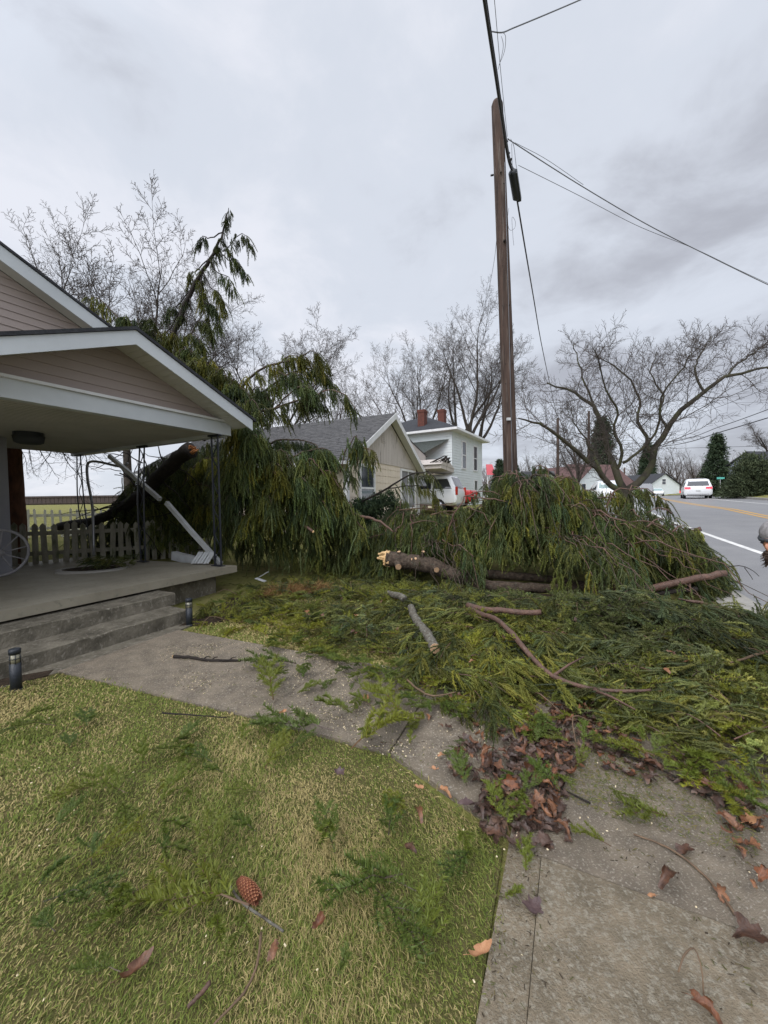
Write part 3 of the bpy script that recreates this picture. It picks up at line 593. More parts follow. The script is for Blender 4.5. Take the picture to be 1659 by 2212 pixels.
b = MB(); b.hexa([bf(6.6, -1.1, 2.90), bf(8.9, -1.1, 2.84), bf(8.9, .45, 2.84), bf(6.6, .45, 2.90), bf(6.6, -1.1, 3.08), bf(8.9, -1.1, 3.0), bf(8.9, .45, 3.0), bf(6.6, .45, 3.08)])
b.add([bf(6.5, -1.12, 3.085), bf(9.0, -1.12, 3.005), bf(7.6, -1.12, 3.42), bf(6.5, .4, 3.085), bf(9.0, .4, 3.005), bf(7.6, .4, 3.42)], [(0, 1, 2), (3, 5, 4), (0, 3, 4, 1), (1, 4, 5, 2), (2, 5, 3, 0)]); part(bh, 'porch_canopy', b, M['peeling'])
for a in (7.0,): b = MB(); b.box(a, a+.12, .12, .24, .6, 2.8, bf); part(bh, 'canopy_post', b, M['whitetrim'])
b = MB(); b.box(7.3, 8.2, .95, .995, .7, 2.7, bf); part(bh, 'door', b, M['whitetrim'])
b = MB()
for k in range(26): x = 6.7+rs.uniform(0, 1.3); b.tube([bf(x, -1.2+rs.uniform(0, .8), 3.2), bf(x+rs.uniform(-.05, .05), -1.2, 3.3+rs.uniform(0, .22))], .02, 4)
mt('leaf_litter', b, M['bark_dark'], 'dark twigs and leaves caught on the entrance canopy roof', 'debris')

WA = math.atan2(.514, .857); wf2 = frame(4.74, 26.5, WA); wz = 0.95
whs = thing('white_house', 'white two storey house with hipped roof and two red chimneys', 'house', wf2(3, 3, wz))
b = MB(); b.box(0, 6.9, 0, 8, 0, 6.15, wf2); b.box(6.95, 8.2, 1.6, 8, 0, 5.6, wf2)
part(whs, 'wall', b, M['whitewall'])
b = MB()
for k in range(28): z = 1.0+k*.185; b.quad(wf2(0, -.03, z), wf2(6.9, -.03, z), wf2(6.9, -.002, z+.185), wf2(0, -.002, z+.185)); b.quad(wf2(0, -.001, z), wf2(6.9, -.001, z), wf2(6.9, -.03, z), wf2(0, -.03, z)); b.quad(wf2(-.03, 0, z), wf2(-.002, 0, z+.185), wf2(-.002, 8, z+.185), wf2(-.03, 8, z)); b.quad(wf2(-.001, 0, z), wf2(-.03, 0, z), wf2(-.03, 8, z), wf2(-.001, 8, z))
part(whs, 'siding', b, M['whitewall'])
b = MB(); x0, x1, y0, y1 = -.55, 7.4, -.55, 8.5; zb, zt_ = 6.32, 8.0
b.add([wf2(x0, y0, zb), wf2(x1, y0, zb), wf2(x1, y1, zb), wf2(x0, y1, zb), wf2(3.0, 3.2, zt_), wf2(3.9, 3.2, zt_), wf2(3.9, 4.4, zt_), wf2(3.0, 4.4, zt_)], [(0, 1, 5, 4), (1, 2, 6, 5), (2, 3, 7, 6), (3, 0, 4, 7), (4, 5, 6, 7), (0, 3, 2, 1)])
b.add([wf2(7.45, 1.2, 5.75), wf2(8.6, 1.2, 5.5), wf2(8.6, 8, 5.5), wf2(7.45, 8, 5.75), wf2(7.45, 1.2, 5.85), wf2(8.6, 1.2, 5.6), wf2(8.6, 8, 5.6), wf2(7.45, 8, 5.85)], [(0, 1, 5, 4), (1, 2, 6, 5), (4, 5, 6, 7), (0, 3, 2, 1)])
part(whs, 'roof', b, M['shingle_dark'])
b = MB(); b.box(-.56, 7.41, -.56, -.46, 6.16, 6.315, wf2); b.box(-.56, -.46, -.459, 8.5, 6.16, 6.315, wf2); b.box(-.45, 7.3, -.45, 8.4, 6.155, 6.2, wf2); part(whs, 'cornice', b, M['whitetrim'])
for a, bb, h0 in ((.8, 2.6, 8.15), (3.6, 2.2, 8.65)):
    b = MB(); b.box(a-.26, a+.26, bb-.26, bb+.26, 6.6, h0-.3, wf2); b.box(a-.29, a+.29, bb-.29, bb+.29, h0-.3, h0-.1, wf2); part(whs, 'chimney', b, M['brick'])
window(whs, wf2, 1.9, 2.65, 3.75, 5.65, -.03); window(whs, wf2, 4.55, 5.4, 3.75, 5.6, -.03); window(whs, wf2, 4.7, 5.4, 1.4, 2.9, -.03)
# low rear wing with green grey gable roof and side porch roof
b = MB(); b.box(-1.6, -.04, .6, 7.5, 0, 3.2, wf2); part(whs, 'wing', b, M['cream'])
b = MB(); b.add([wf2(-1.9, .3, 3.3), wf2(.25, -.1, 3.3), wf2(-.04, 1.6, 4.1), wf2(-1.9, 7.5, 3.3), wf2(-.04, 7.5, 4.1)], [(0, 1, 2), (0, 2, 4, 3)]); b.add([wf2(-.06, .2, 5.6), wf2(-2.4, 2.2, 4.0), wf2(-2.4, 8.3, 4.0), wf2(-.06, 8.3, 5.6)], [(0, 1, 2, 3)]); part(whs, 'wing_roof', b, M['shingle_green'])
window(whs, wf2, -1.15, -.5, 1.5, 2.6, .6)
dsh = thing('satellite_dish', 'grey satellite dish on the white house wing roof', 'satellite dish', wf2(-1.9, 3.0, 4.3))
b = MB(); b.tube([(0, 0, -.2), (0, 0, .45)], .03, 6); b.build('mast', M['signpost'], dsh)
b = MB(); b.tube([(.0, -.1, .62), (.05, -.16, .65), (.1, -.22, .68)], [.38, .3, .05], 18); b.build('dish', M['cargrey'], dsh)
b = MB(); b.tube([(0, -.1, .35), (-.2, -.65, .75)], .02, 5); b.tube([(-.2, -.65, .72), (-.2, -.65, .84)], .06, 8); b.build('arm', M['trim'], dsh)

def simple_house(name, label, ox, oy, ang, wd, dp, z0, ze, zr, wm, rm, wins=(), ridge='b', chim=None, ov=.35):
    fr = frame(ox, oy, ang); t = thing(name, label, 'house', fr(wd/2, dp/2, z0)); b = MB(); b.box(0, wd, 0, dp, z0-1.5, ze, fr)
    if ridge == 'b': b.add([fr(0, 0, ze), fr(wd, 0, ze), fr(wd/2, 0, zr), fr(0, dp, ze), fr(wd, dp, ze), fr(wd/2, dp, zr)], [(0, 1, 2), (3, 5, 4)])
    else: b.add([fr(0, 0, ze), fr(0, dp, ze), fr(0, dp/2, zr), fr(wd, 0, ze), fr(wd, dp, ze), fr(wd, dp/2, zr)], [(0, 2, 1), (3, 4, 5)])
    part(t, 'wall', b, wm); b = MB(); T = .12
    if ridge == 'b':
        k = (zr-ze)/(wd/2)
        for sg in (-1, 1):
            a = wd/2+sg*(wd/2+ov); z = zr-k*(wd/2+ov); b.hexa([fr(wd/2, -ov, zr+.02), fr(a, -ov, z+.02), fr(a, dp+ov, z+.02), fr(wd/2, dp+ov, zr+.02), fr(wd/2, -ov, zr+T), fr(a, -ov, z+T), fr(a, dp+ov, z+T), fr(wd/2, dp+ov, zr+T)])
    else:
        k = (zr-ze)/(dp/2)
        for sg in (-1, 1):
            a = dp/2+sg*(dp/2+ov); z = zr-k*(dp/2+ov); b.hexa([fr(-ov, dp/2, zr+.02), fr(-ov, a, z+.02), fr(wd+ov, a, z+.02), fr(wd+ov, dp/2, zr+.02), fr(-ov, dp/2, zr+T), fr(-ov, a, z+T), fr(wd+ov, a, z+T), fr(wd+ov, dp/2, zr+T)])
    part(t, 'roof', b, rm)
    for (a0, a1, q0, q1) in wins: window(t, fr, a0, a1, q0, q1, 0, 'h')
    return t, fr
E1 = math.radians(28)
simple_house('garage_house', 'pale green gable ended house left of the far utility pole', 14.3, 39.5, math.radians(78), 5.2, 7, 1.2, 2.75, 4.25, M['mint'], M['shingle_dark'])
simple_house('grey_roofed_house', 'cream house with a wide grey roof behind the small bare tree', 18.0, 45, math.radians(80), 7.2, 6, 1.3, 2.9, 4.7, M['cream'], M['shingle'], [(2.0, 2.9, 1.9, 2.7), (3.7, 4.5, 1.9, 2.7)], 'a')
t, fr = simple_house('white_cottage', 'white cottage with tall narrow windows behind the leaning fruit tree', 21.6, 43.5, math.radians(62), 6.2, 8, 1.3, 3.0, 5.2, M['whitewall'], M['shingle_brown'], [(1.2, 1.9, 1.6, 3.0), (3.0, 3.6, 1.6, 2.8)])
simple_house('brown_roofed_house', 'house with steep brown roof between the fruit tree trunks', 28.0, 53, math.radians(75), 8, 7, 1.4, 3.2, 6.2, M['cream'], M['shingle_brown'], (), 'a')
simple_house('gabled_house', 'far white gabled house at the end of the street', 56.5, 82, math.radians(75), 8.5, 9, 1.4, 3.9, 6.3, M['whitewall'], M['shingle_dark'], [(3.6, 4.6, 4.0, 5.1)])
simple_house('tan_house', 'far tan house left of the white gabled house', 49, 84, math.radians(78), 6.5, 8, 1.4, 4.6, 6.6, M['cream'], M['shingle_brown'], [(2.5, 3.6, 2.6, 3.6)])
t, fr = simple_house('blue_grey_house', 'blue grey house with dark roof above the lawn bank across the road', 39.3, 39.0, math.radians(80), 11, 4.2, 1.9, 4.7, 6.0, M['bluegrey'], M['shingle_dark'], [(.9, 1.5, 3.2, 4.3)], 'a')
b = MB(); b.hexa([fr(-1.0, -2.6, 3.4), fr(2.2, -2.6, 3.4), fr(2.2, -.05, 4.0), fr(-1.0, -.05, 4.0), fr(-1.0, -2.6, 3.6), fr(2.2, -2.6, 3.6), fr(2.2, -.05, 4.2), fr(-1.0, -.05, 4.2)]); part(t, 'porch_roof', b, M['whitetrim'])
for a in (-.8, .6, 2.0): b = MB(); b.box(a, a+.16, -2.5, -2.34, 1.5, 3.39, fr); part(t, 'porch_post', b, M['whitetrim'])
b = MB(); q = D(1653, 1040, 37); b.tube([q, q+np.array([0, .1, 0])], .12, 10); part(t, 'lamp', b, M['amber'])
# ------------------------------------------------------------------ bare trees
def grow(rn, p, d, ln, r, lev, maxlev, P, out):
    """one branch as a wandering polyline, children along it; out gets (points, radii, level)"""
    k = P['seg'][min(lev, len(P['seg'])-1)]; pts = [np.array(p, float)]; d = unit(d)
    for i in range(k):
        d = unit(d + rn.normal(0, P['wander'], 3) + np.array([0, 0, P['up'][min(lev, len(P['up'])-1)]]))
        pts.append(pts[-1]+d*ln/k)
    pts = np.array(pts); rad = np.maximum(r*np.linspace(1, .10 if lev == 1 else P.get('taper', .35), k+1), P.get('rmin', .004)*.6); out.append((pts, rad, lev))
    if lev >= maxlev: return
    spawn(rn, pts, rad, ln, lev, maxlev, P, out)
def spawn(rn, pts, rad, ln, lev, maxlev, P, out, t0=None):
    n = P['n'][min(lev, len(P['n'])-1)]; k = len(pts)-1
    t0 = P['t0'][min(lev, len(P['t0'])-1)] if t0 is None else t0; az = rn.uniform(0, 6.28)
    for j in range(n):
        t = t0+(1-t0)*(j+rn.uniform(.2, .9))/n; i = min(int(t*k), k-1); f = t*k-i; q = pts[i]*(1-f)+pts[i+1]*f; ax = unit(pts[i+1]-pts[i])
        az += 2.4+rn.normal(0, .4); u = unit(np.cross(ax, [0.3, 0.2, 1])); v = np.cross(ax, u); sd = u*math.cos(az)+v*math.sin(az)
        an = R(P['ang'][min(lev, len(P['ang'])-1)])*rn.uniform(.75, 1.25)
        l2 = ln*P['lr'][min(lev, len(P['lr'])-1)]*rn.uniform(.65, 1.15)*(1-.45*t)
        r2 = max(min(np.interp(t*k, np.arange(k+1), rad)*.72, r_of(l2, P)), P.get('rmin', .004))
        grow(rn, q, ax*math.cos(an)+sd*math.sin(an), l2, r2, lev+1, maxlev, P, out)
def r_of(l, P): return P.get('thick', .013)*l+.003
def tree_mesh(name, brs, sel, material, parent, sides):
    Vs, Qs, off = [], [], 0
    groups = {}
    for p, r, lv in brs:
        if sel(lv): groups.setdefault((len(p), sides(lv)), []).append((p, r))
    for (k, sd), lst in groups.items():
        V, Q = tubes(np.array([a for a, _ in lst]), np.array([b for _, b in lst]), sd); Vs.append(V); Qs.append(Q+off); off += len(V)
    o = npmesh(name, np.vstack(Vs), np.vstack(Qs), material, None, smooth=True)
    if parent is not None: o.parent = parent; o.matrix_parent_inverse = Matrix.Translation(parent.location).inverted()
    return o
def bare_tree(name, label, base, hgt, seed, P, limbs=3, trunk_r=.2, maxlev=5, group=None, trunkfrac=.35, lean=(0, 0), mats=None, ntrunks=1, spread=.5):
    rn = np.random.default_rng(seed); t = thing(name, label, 'tree', tuple(base), 0, group); brs = []; base = np.array(base, float)-np.array([0, 0, .2])
    for q in range(ntrunks):
        d0 = np.array([lean[0], lean[1], 1.0])+np.append(rn.normal(0, .12 if ntrunks > 1 else .03, 2), 0)
        tl = hgt*trunkfrac; tp = [base]; d = unit(d0)
        for i in range(6): d = unit(d+rn.normal(0, .05, 3)*[1, 1, .2]); tp.append(tp[-1]+d*tl/6)
        tp = np.array(tp); tr = trunk_r*np.linspace(1.15, .7, 7); tr[0] *= 1.25; brs.append((tp, tr, 0))
        for j in range(limbs):
            az = j*6.283/limbs+rn.uniform(-.5, .5); sp = spread*rn.uniform(.6, 1.3); dd = unit(d+np.array([math.cos(az), math.sin(az), 0])*sp)
            grow(rn, tp[-1] if j else tp[-1], dd, hgt*(1-trunkfrac)*rn.uniform(.72, 1.0), trunk_r*.62, 1, maxlev, P, brs)
    mb, mt_ = mats or (M['treebark'], M['twigs'])
    tree_mesh('trunk', brs, lambda l: l == 0, mb, t, lambda l: 10); tree_mesh('limbs', brs, lambda l: l in (1, 2), mb, t, lambda l: 6); tree_mesh('twigs', brs, lambda l: l > 2, mt_, t, lambda l: 3)
    return t
PB = dict(seg=[6, 9, 7, 5, 4, 3], wander=.10, up=[.05, .06, .05, .04, .03], n=[0, 10, 9, 9, 4, 2], t0=[.5, .15, .12, .1, .1], ang=[40, 36, 42, 46, 45], lr=[.6, .50, .50, .46, .5], thick=.0075, rmin=.0052, taper=.25)
def base(u, v, Y): p = D(u, v, Y); return (p[0], p[1], gzf(p[0], p[1]))
bare_tree('bare_tree', 'tall spreading bare tree rising behind the porch house roof', base(275, 1000, 17), 12.0, 11, dict(PB, rmin=.0075, lr=[.6, .62, .52, .46, .5], up=[.05, .03, .04, .04, .03]), 9, .19, 5, 'bare trees behind the houses', .33, (-.06, 0), spread=1.15)
bare_tree('bare_tree', 'fine twigged bare tree showing over the roof slope at the left edge', base(25, 1000, 18), 14.0, 15, dict(PB, rmin=.0075, lr=[.6, .62, .52, .46, .5], up=[.05, .03, .04, .04, .03]), 8, .18, 5, 'bare trees behind the houses', .34, (.02, 0), spread=1.0)
bare_tree('bare_tree', 'slender bare tree behind the drooping spruce boughs', base(590, 1000, 24), 13.2, 21, dict(PB, rmin=.0075, lr=[.6, .58, .52, .46, .5]), 6, .16, 5, 'bare trees behind the houses', .26, (0.02, 0), spread=.62)
bare_tree('bare_tree', 'thin bare tree just left of the beige house roof ridge', base(690, 1000, 30), 10.6, 33, PB, 4, .16, 4, 'bare trees behind the houses', .3, (0.08, 0), spread=.5)
bare_tree('bare_tree', 'broad bare tree between the two house roofs, left of the chimneys', base(900, 1000, 42), 17.0, 41, dict(PB, lr=[.6, .58, .52, .46, .5], rmin=.009), 6, .26, 5, 'bare trees behind the houses', .28, (-.02, 0), spread=.85)
bare_tree('bare_tree', 'tall bare tree with several upright trunks behind the white house chimneys', base(1002, 1000, 42), 19.0, 52, dict(PB, lr=[.6, .56, .52, .46, .5], rmin=.009), 3, .30, 5, 'bare trees behind the houses', .36, (0, 0), None, 3, .50)
bare_tree('bare_tree', 'small leaning bare tree before the white cottage', base(1255, 1060, 30), 6.3, 63, dict(PB, wander=.18), 5, .16, 5, 'small trees along the street', .28, (-.1, 0), spread=.9)
bare_tree('bare_tree', 'bare tree at the right picture edge above the blue grey house', base(1690, 1040, 42), 9.0, 72, dict(PB, wander=.16), 4, .2, 5, 'small trees along the street', .4, (-.1, 0), spread=.8)
for i, (u, Y, hh) in enumerate(((1150, 75, 9), (1190, 80, 10), (1375, 105, 15), (1440, 110, 13), (1470, 115, 16), (1500, 105, 14), (1405, 120, 15))):
    bare_tree('street_tree', ['reddish bare tree above the pale green house', 'bare tree right of the reddish one above the pale green house', 'far bare tree behind the fruit tree fork', 'far bare tree behind the white gabled house', 'tall far bare tree right of the white gabled house', 'far bare tree beside the big conifer', 'far bare tree above the oncoming cars'][i], base(u, 1060, Y), hh, 80+i, PB, 4, .25, 4, 'far bare trees along the street', .3, spread=.6)
# reddish trunk behind the porch wall
tr_ = thing('standing_trunk', 'reddish brown tree trunk seen beside the grey porch wall', 'tree', tuple(G(38, 1210, .3)))
rn = np.random.default_rng(4); P = [D(42, 1260, 7.9), D(40, 1150, 7.9), D(36, 1060, 7.9), D(32, 990, 7.9), D(30, 940, 7.9), D(28, 800, 7.9)]
b = MB(); b.tube(curve(P, 18)+rn.normal(0, .008, (18, 3)), np.linspace(.15, .10, 18), 12); o = b.build('trunk', M['redbark']); o.parent = tr_; o.matrix_parent_inverse = Matrix.Translation(tr_.location).inverted()
brs = []
for j in range(11): grow(rn, D(34+14*j, 935+8*(j % 4), 8.6+.3*(j % 3)), np.array([.55*rn.uniform(-.4, 1), .2*(j % 3), -.55]), rn.uniform(.8, 1.3), .014, 2, 4, dict(PB, up=[0, 0, -.03, -.02, .02], wander=.17, n=[0, 0, 7, 4, 2], rmin=.0028), brs)
o = tree_mesh('twigs', brs, lambda l: True, M['twigs'], tr_, lambda l: 4)

# the mossy fruit tree by the road: main limbs follow the photograph, twigs grow from them
ft = thing('fruit_tree', 'wide mossy bare fruit tree with forked trunk beside the road', 'tree', base(1350, 1075, 13.2))
rn = np.random.default_rng(77); brs = []
b0 = np.array(base(1352, 1075, 13.2))-[0, 0, .2]
def pxl(pts, n=14, jit=.03):
    c = curve([D(*q) for q in pts], n); c[1:] += rn.normal(0, jit, (n-1, 3)); return c
trunk = np.vstack([b0, D(1352, 1085, 13.2), D(1350, 1058, 13.2)])
brs.append((curve(trunk, 8), np.linspace(.28, .20, 8), 0))
LM = [([(1345, 1080, 13.2), (1320, 1045, 13.0), (1285, 1008, 12.8), (1240, 965, 12.5), (1195, 930, 12.3), (1150, 912, 12.1), (1122, 905, 12)], .17, .03),
      ([(1350, 1062, 13.2), (1330, 1020, 13.3), (1318, 985, 13.5), (1305, 930, 13.7), (1290, 890, 13.9), (1255, 855, 14.1), (1215, 838, 14.3), (1180, 830, 14.5)], .20, .035),
      ([(1352, 1060, 13.2), (1385, 1035, 13.1), (1405, 1005, 13.0), (1420, 960, 12.8), (1440, 925, 12.6), (1480, 880, 12.3), (1520, 845, 12.1), (1570, 815, 11.9), (1620, 800, 11.7), (1670, 790, 11.5)], .20, .04),
      ([(1330, 1020, 13.3), (1345, 975, 13.0), (1325, 930, 12.8), (1335, 890, 12.6), (1315, 850, 12.4), (1300, 800, 12.2), (1280, 750, 12)], .09, .02),
      ([(1413, 985, 13.0), (1395, 940, 13.3), (1375, 905, 13.6), (1385, 870, 13.9), (1365, 830, 14.2), (1330, 790, 14.4), (1290, 770, 14.6)], .10, .025),
      ([(1300, 1022, 12.9), (1280, 975, 13.2), (1265, 945, 13.4), (1240, 915, 13.6), (1235, 880, 13.8)], .07, .02),
      ([(1440, 925, 12.6), (1425, 890, 12.9), (1430, 850, 13.2), (1405, 805, 13.5), (1420, 760, 13.8)], .07, .02),
      ([(1305, 930, 13.7), (1285, 880, 14.2), (1262, 820, 14.6), (1250, 780, 15), (1240, 740, 15.2)], .08, .02),
      ([(1520, 845, 12.1), (1500, 800, 12.4), (1515, 760, 12.7), (1540, 725, 13)], .06, .015),
      ([(1345, 1000, 13.2), (1370, 985, 12.9), (1420, 930, 12.6), (1425, 860, 12.2), (1470, 800, 11.8), (1500, 760, 11.5)], .08, .02),
      ([(1570, 815, 11.9), (1600, 780, 12.1), (1640, 755, 12.2), (1665, 740, 12.3)], .05, .012)]
PF = dict(seg=[6, 7, 7, 6, 4, 3], wander=.10, up=[.02, .03, .05, .04, .04, .06], n=[0, 13, 10, 7, 0], t0=[.3, .15, .1, .1, .1], ang=[45, 50, 46, 44, 45], lr=[.5, .46, .52, .52, .5], thick=.0068, rmin=.0056, taper=.22)
for pts, r0, r1 in LM:
    c = pxl(pts); rr_ = np.linspace(r0, r1, len(c)); rr_ = rr_*.64; brs.append((c, rr_, 1)); ln = np.linalg.norm(np.diff(c, axis=0), axis=1).sum()
    spawn(rn, c, rr_, max(ln, 3.6), 1, 4, PF, brs)
tree_mesh('trunk', brs, lambda l: l == 0, M['mossbark'], ft, lambda l: 14); tree_mesh('limbs', brs, lambda l: l == 1, M['mossbark'], ft, lambda l: 9); tree_mesh('twigs', brs, lambda l: l > 1, M['twigs'], ft, lambda l: 4 if l == 2 else 3)

# ------------------------------------------------------------------ far conifers, bushes, woodland
def leafcloud(rn, centres, sizes, dirs, nper, ln, wd, c0, c1):
    """many small pointed faces round clump centres"""
    n = len(centres)*nper; c = np.repeat(centres, nper, 0)+rn.normal(0, 1, (n, 3))*np.repeat(sizes, nper)[:, None]*[1, 1, .75]
    d = unit(np.repeat(dirs, nper, 0)+rn.normal(0, .55, (n, 3))); s = unit(np.cross(d, rn.normal(0, 1, (n, 3)))); L_ = ln*rn.uniform(.6, 1.3, n)[:, None]
    V = np.stack([c-s*wd, c+s*wd, c+d*L_], 1).reshape(-1, 3); T = np.arange(n*3).reshape(-1, 3)
    f = rn.uniform(0, 1, len(centres)); colr = np.array(c0)+(np.array(c1)-np.array(c0))*f[:, None]; colr = np.repeat(colr, nper, 0)*rn.uniform(.8, 1.2, (n, 1))
    return V, T, np.repeat(colr, 3, 0)
def conifer(name, label, b_, hgt, rad_, seed, group=None, c0=(.028, .045, .026), c1=(.05, .07, .035), dens=1.0):
    rn = np.random.default_rng(seed); t = thing(name, label, 'tree', tuple(b_), 0, group); B = np.array(b_)
    mb = MB(); mb.tube([B-[0, 0, .3], B+[0, 0, hgt*.5], B+[0, 0, hgt*.98]], [hgt*.022, hgt*.014, .01], 7); o = mb.build('trunk', M['treebark']); o.parent = t; o.matrix_parent_inverse = Matrix.Translation(t.location).inverted()
    n = int(420*dens); z = hgt*(.06+.94*rn.uniform(0, 1, n)**1.15); az = rn.uniform(0, 6.283, n); rmax = rad_*(1-z/hgt)**.85*(1+.22*np.sin(az*3+z*2.1))*rn.uniform(.6, 1.1, n); rr = rmax*rn.uniform(.35, 1, n)**.6
    c = B+np.stack([np.cos(az)*rr, np.sin(az)*rr, z-.12*rr], 1); dirs = np.stack([np.cos(az), np.sin(az), -.35+0*az], 1)
    V, T, cc = leafcloud(rn, c, np.full(n, hgt*.028), dirs, 26, hgt*.05, hgt*.008, c0, c1); o = npmesh('crown', V, T, M['evergreen'], None, cc); o.parent = t; o.matrix_parent_inverse = Matrix.Translation(t.location).inverted()
conifer('spruce_tree', 'big dark conifer beyond the white minivan across the road', base(1548, 1060, 44), 6.9, 1.9, 5)
conifer('spruce_tree', 'dark tall conifer behind the white cottage', base(1300, 1060, 62), 12.5, 3.0, 6)
conifer('spruce_tree', 'thin dark conifer far behind the fruit tree fork', base(1398, 1060, 95), 13, 2.4, 8)
conifer('spruce_tree', 'dark evergreen just left of the near utility pole', base(1080, 1050, 24), 2.9, 1.0, 9)
conifer('spruce_tree', 'dark evergreen half hidden by the right side of the near utility pole', base(1112, 1050, 26), 2.8, .8, 12)
def bush(name, label, c, rx, ry, rz, seed, c0=(.02, .035, .02), c1=(.045, .065, .03), n=420, ln=.07, wd=.02, sp=.05):
    rn = np.random.default_rng(seed); t = thing(name, label, 'bush', (c[0], c[1], c[2])); d = unit(rn.normal(0, 1, (n, 3))); d[:, 2] = np.abs(d[:, 2])*1.1-.15
    rr = rn.uniform(.45, 1.0, n)**.5*(1+.16*np.sin(5*d[:, 0]+3*d[:, 2]+seed)); cc = np.array(c)+d*rr[:, None]*[rx, ry, rz]
    V, T, k = leafcloud(rn, cc, np.full(n, sp), d+[0, 0, .5], 26, ln, wd, c0, c1); o = npmesh('foliage', V, T, M['evergreen'], None, k); o.parent = t; o.matrix_parent_inverse = Matrix.Translation(t.location).inverted()
    mb = MB()
    for j in range(6): a = j*1.05; mb.tube([np.array(c)+[0, 0, -.1], np.array(c)+[rx*.3*math.cos(a), ry*.3*math.sin(a), rz*.4], np.array(c)+[rx*.6*math.cos(a), ry*.6*math.sin(a), rz*.75]], [.03, .02, .008], 5)
    o = mb.build('stems', M['treebark']); o.parent = t; o.matrix_parent_inverse = Matrix.Translation(t.location).inverted()
q = D(812, 1090, 11.8); bush('yew_bush', 'dark green bush under the beige house window', (q[0], q[1], .45), .95, .8, 1.35, 3, n=520)
q = D(765, 1110, 11.7); bush('yew_bush', 'smaller dark bush at the beige house corner trim', (q[0]+.15, q[1], .45), .55, .5, 1.0, 4, n=260)
q = D(1630, 1060, 31); bush('shrub', 'loose dark evergreen shrub on the lawn bank before the blue grey house', (q[0], q[1], 1.75), 1.9, 1.6, 2.9, 13, (.04, .055, .03), (.075, .09, .045), 620, .22, .045, .17)
q = D(1590, 1062, 33); bush('shrub', 'low evergreen shrub left of the loose shrub on the bank', (q[0], q[1], 1.6), 1.5, 1.2, .9, 14, (.03, .045, .025), (.06, .075, .035), 300, .16, .04, .12)
# far wood: one mass of twigs behind everything
rn = np.random.default_rng(9); brs = []
for i in range(230):
    az = rn.uniform(R(-20), R(52)); rr = rn.uniform(150, 240); x, y = rr*math.sin(az), rr*math.cos(az); hh = rn.uniform(6.5, 14)
    for j in range(5): grow(rn, (x+rn.normal(0, 1), y, 1.4), np.array([rn.normal(0, .3), 0, 1]), hh, .16, 2, 4, dict(PB, n=[0, 0, 9, 5, 4], rmin=.03, thick=.02, lr=[.5, .5, .42, .5]), brs)
o = tree_mesh('far_wood', brs, lambda l: True, M['farwood'], None, lambda l: 3); tag(o, 'far bare woodland on the horizon beyond the street', 'woodland', kind='stuff')

# ------------------------------------------------------------------ spruce foliage
GREEN = [(.108, .132, .038), (.136, .154, .036), (.084, .114, .040), (.162, .170, .040), (.110, .134, .046)]
def needles_on(rn, P, n, nl, nw, spread=.9, flat=False):
    """n needle triangles along polyline P"""
    k = len(P)-1; t = rn.uniform(0, 1, n)*k; i = np.minimum(t.astype(int), k-1); f = (t-i)[:, None]; c = P[i]*(1-f)+P[i+1]*f; ax = unit(P[i+1]-P[i])
    q = rn.normal(0, 1, (n, 3))
    if flat: q[:, 2] = np.abs(q[:, 2])*.55
    q = unit(q-ax*np.sum(q*ax, 1, keepdims=True)); d = unit(ax*(1-spread*.55)+q*spread); s = unit(np.cross(d, rn.normal(0, 1, (n, 3))))*nw
    L_ = nl*rn.uniform(.75, 1.2, n)[:, None]
    V = np.stack([c-s, c+s, c+d*L_], 1).reshape(-1, 3); return V
def tail_proto(seed, ln=.45, strands=3, nn=125, nl=.032, nw=.0042):
    """a hanging branchlet: a few bottle-brush strands drooping together, root at the origin, hanging along -Z; paler towards the tips"""
    rn = np.random.default_rng(seed); V = []; Cc = []
    for s in range(strands):
        z0 = 0 if s == 0 else -ln*rn.uniform(.03, .40); l = (ln if s == 0 else ln*rn.uniform(.35, .7)); a = rn.uniform(0, 6.28)
        out_ = np.array([math.cos(a), math.sin(a), 0])*l*rn.uniform(.10, .34)
        P = np.array([[0, 0, z0]+out_*(1-(1-t)**2)+[0, 0, -l*t*(.72+.28*t)] for t in np.linspace(0, 1, 7)])+np.cumsum(rn.normal(0, .0055, (7, 3)), 0); P[0] = [0, 0, z0]
        n = int(nn*l/.4); k = 6; t = rn.uniform(.06, 1, n)*k; i = np.minimum(t.astype(int), k-1); f = (t-i)[:, None]; c = P[i]*(1-f)+P[i+1]*f; ax = unit(P[i+1]-P[i]); q = rn.normal(0, 1, (n, 3)); q = unit(q-ax*np.sum(q*ax, 1, keepdims=True)); d = unit(ax*.62+q*.8); sd = unit(np.cross(ax, q)+rn.normal(0, .3, (n, 3)))*nw
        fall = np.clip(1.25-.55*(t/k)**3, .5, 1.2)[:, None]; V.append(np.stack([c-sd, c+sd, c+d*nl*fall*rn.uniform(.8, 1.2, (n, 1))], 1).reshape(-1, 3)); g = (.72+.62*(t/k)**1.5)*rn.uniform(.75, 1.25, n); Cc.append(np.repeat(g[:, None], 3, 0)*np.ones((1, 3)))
        for r, cl in ((.0075, [.62, .62, .6]), ):
            tv, tq = tubes(P[None], (np.array([.3, .9, 1, 1, .95, .8, .3])*r)[None], 4); tt = np.vstack([tq[:, [0, 1, 2]], tq[:, [0, 2, 3]]]); v2 = tv[tt].reshape(-1, 3); V.append(v2); Cc.append(np.full((len(v2), 3), cl))
    return np.vstack(V), np.vstack(Cc)
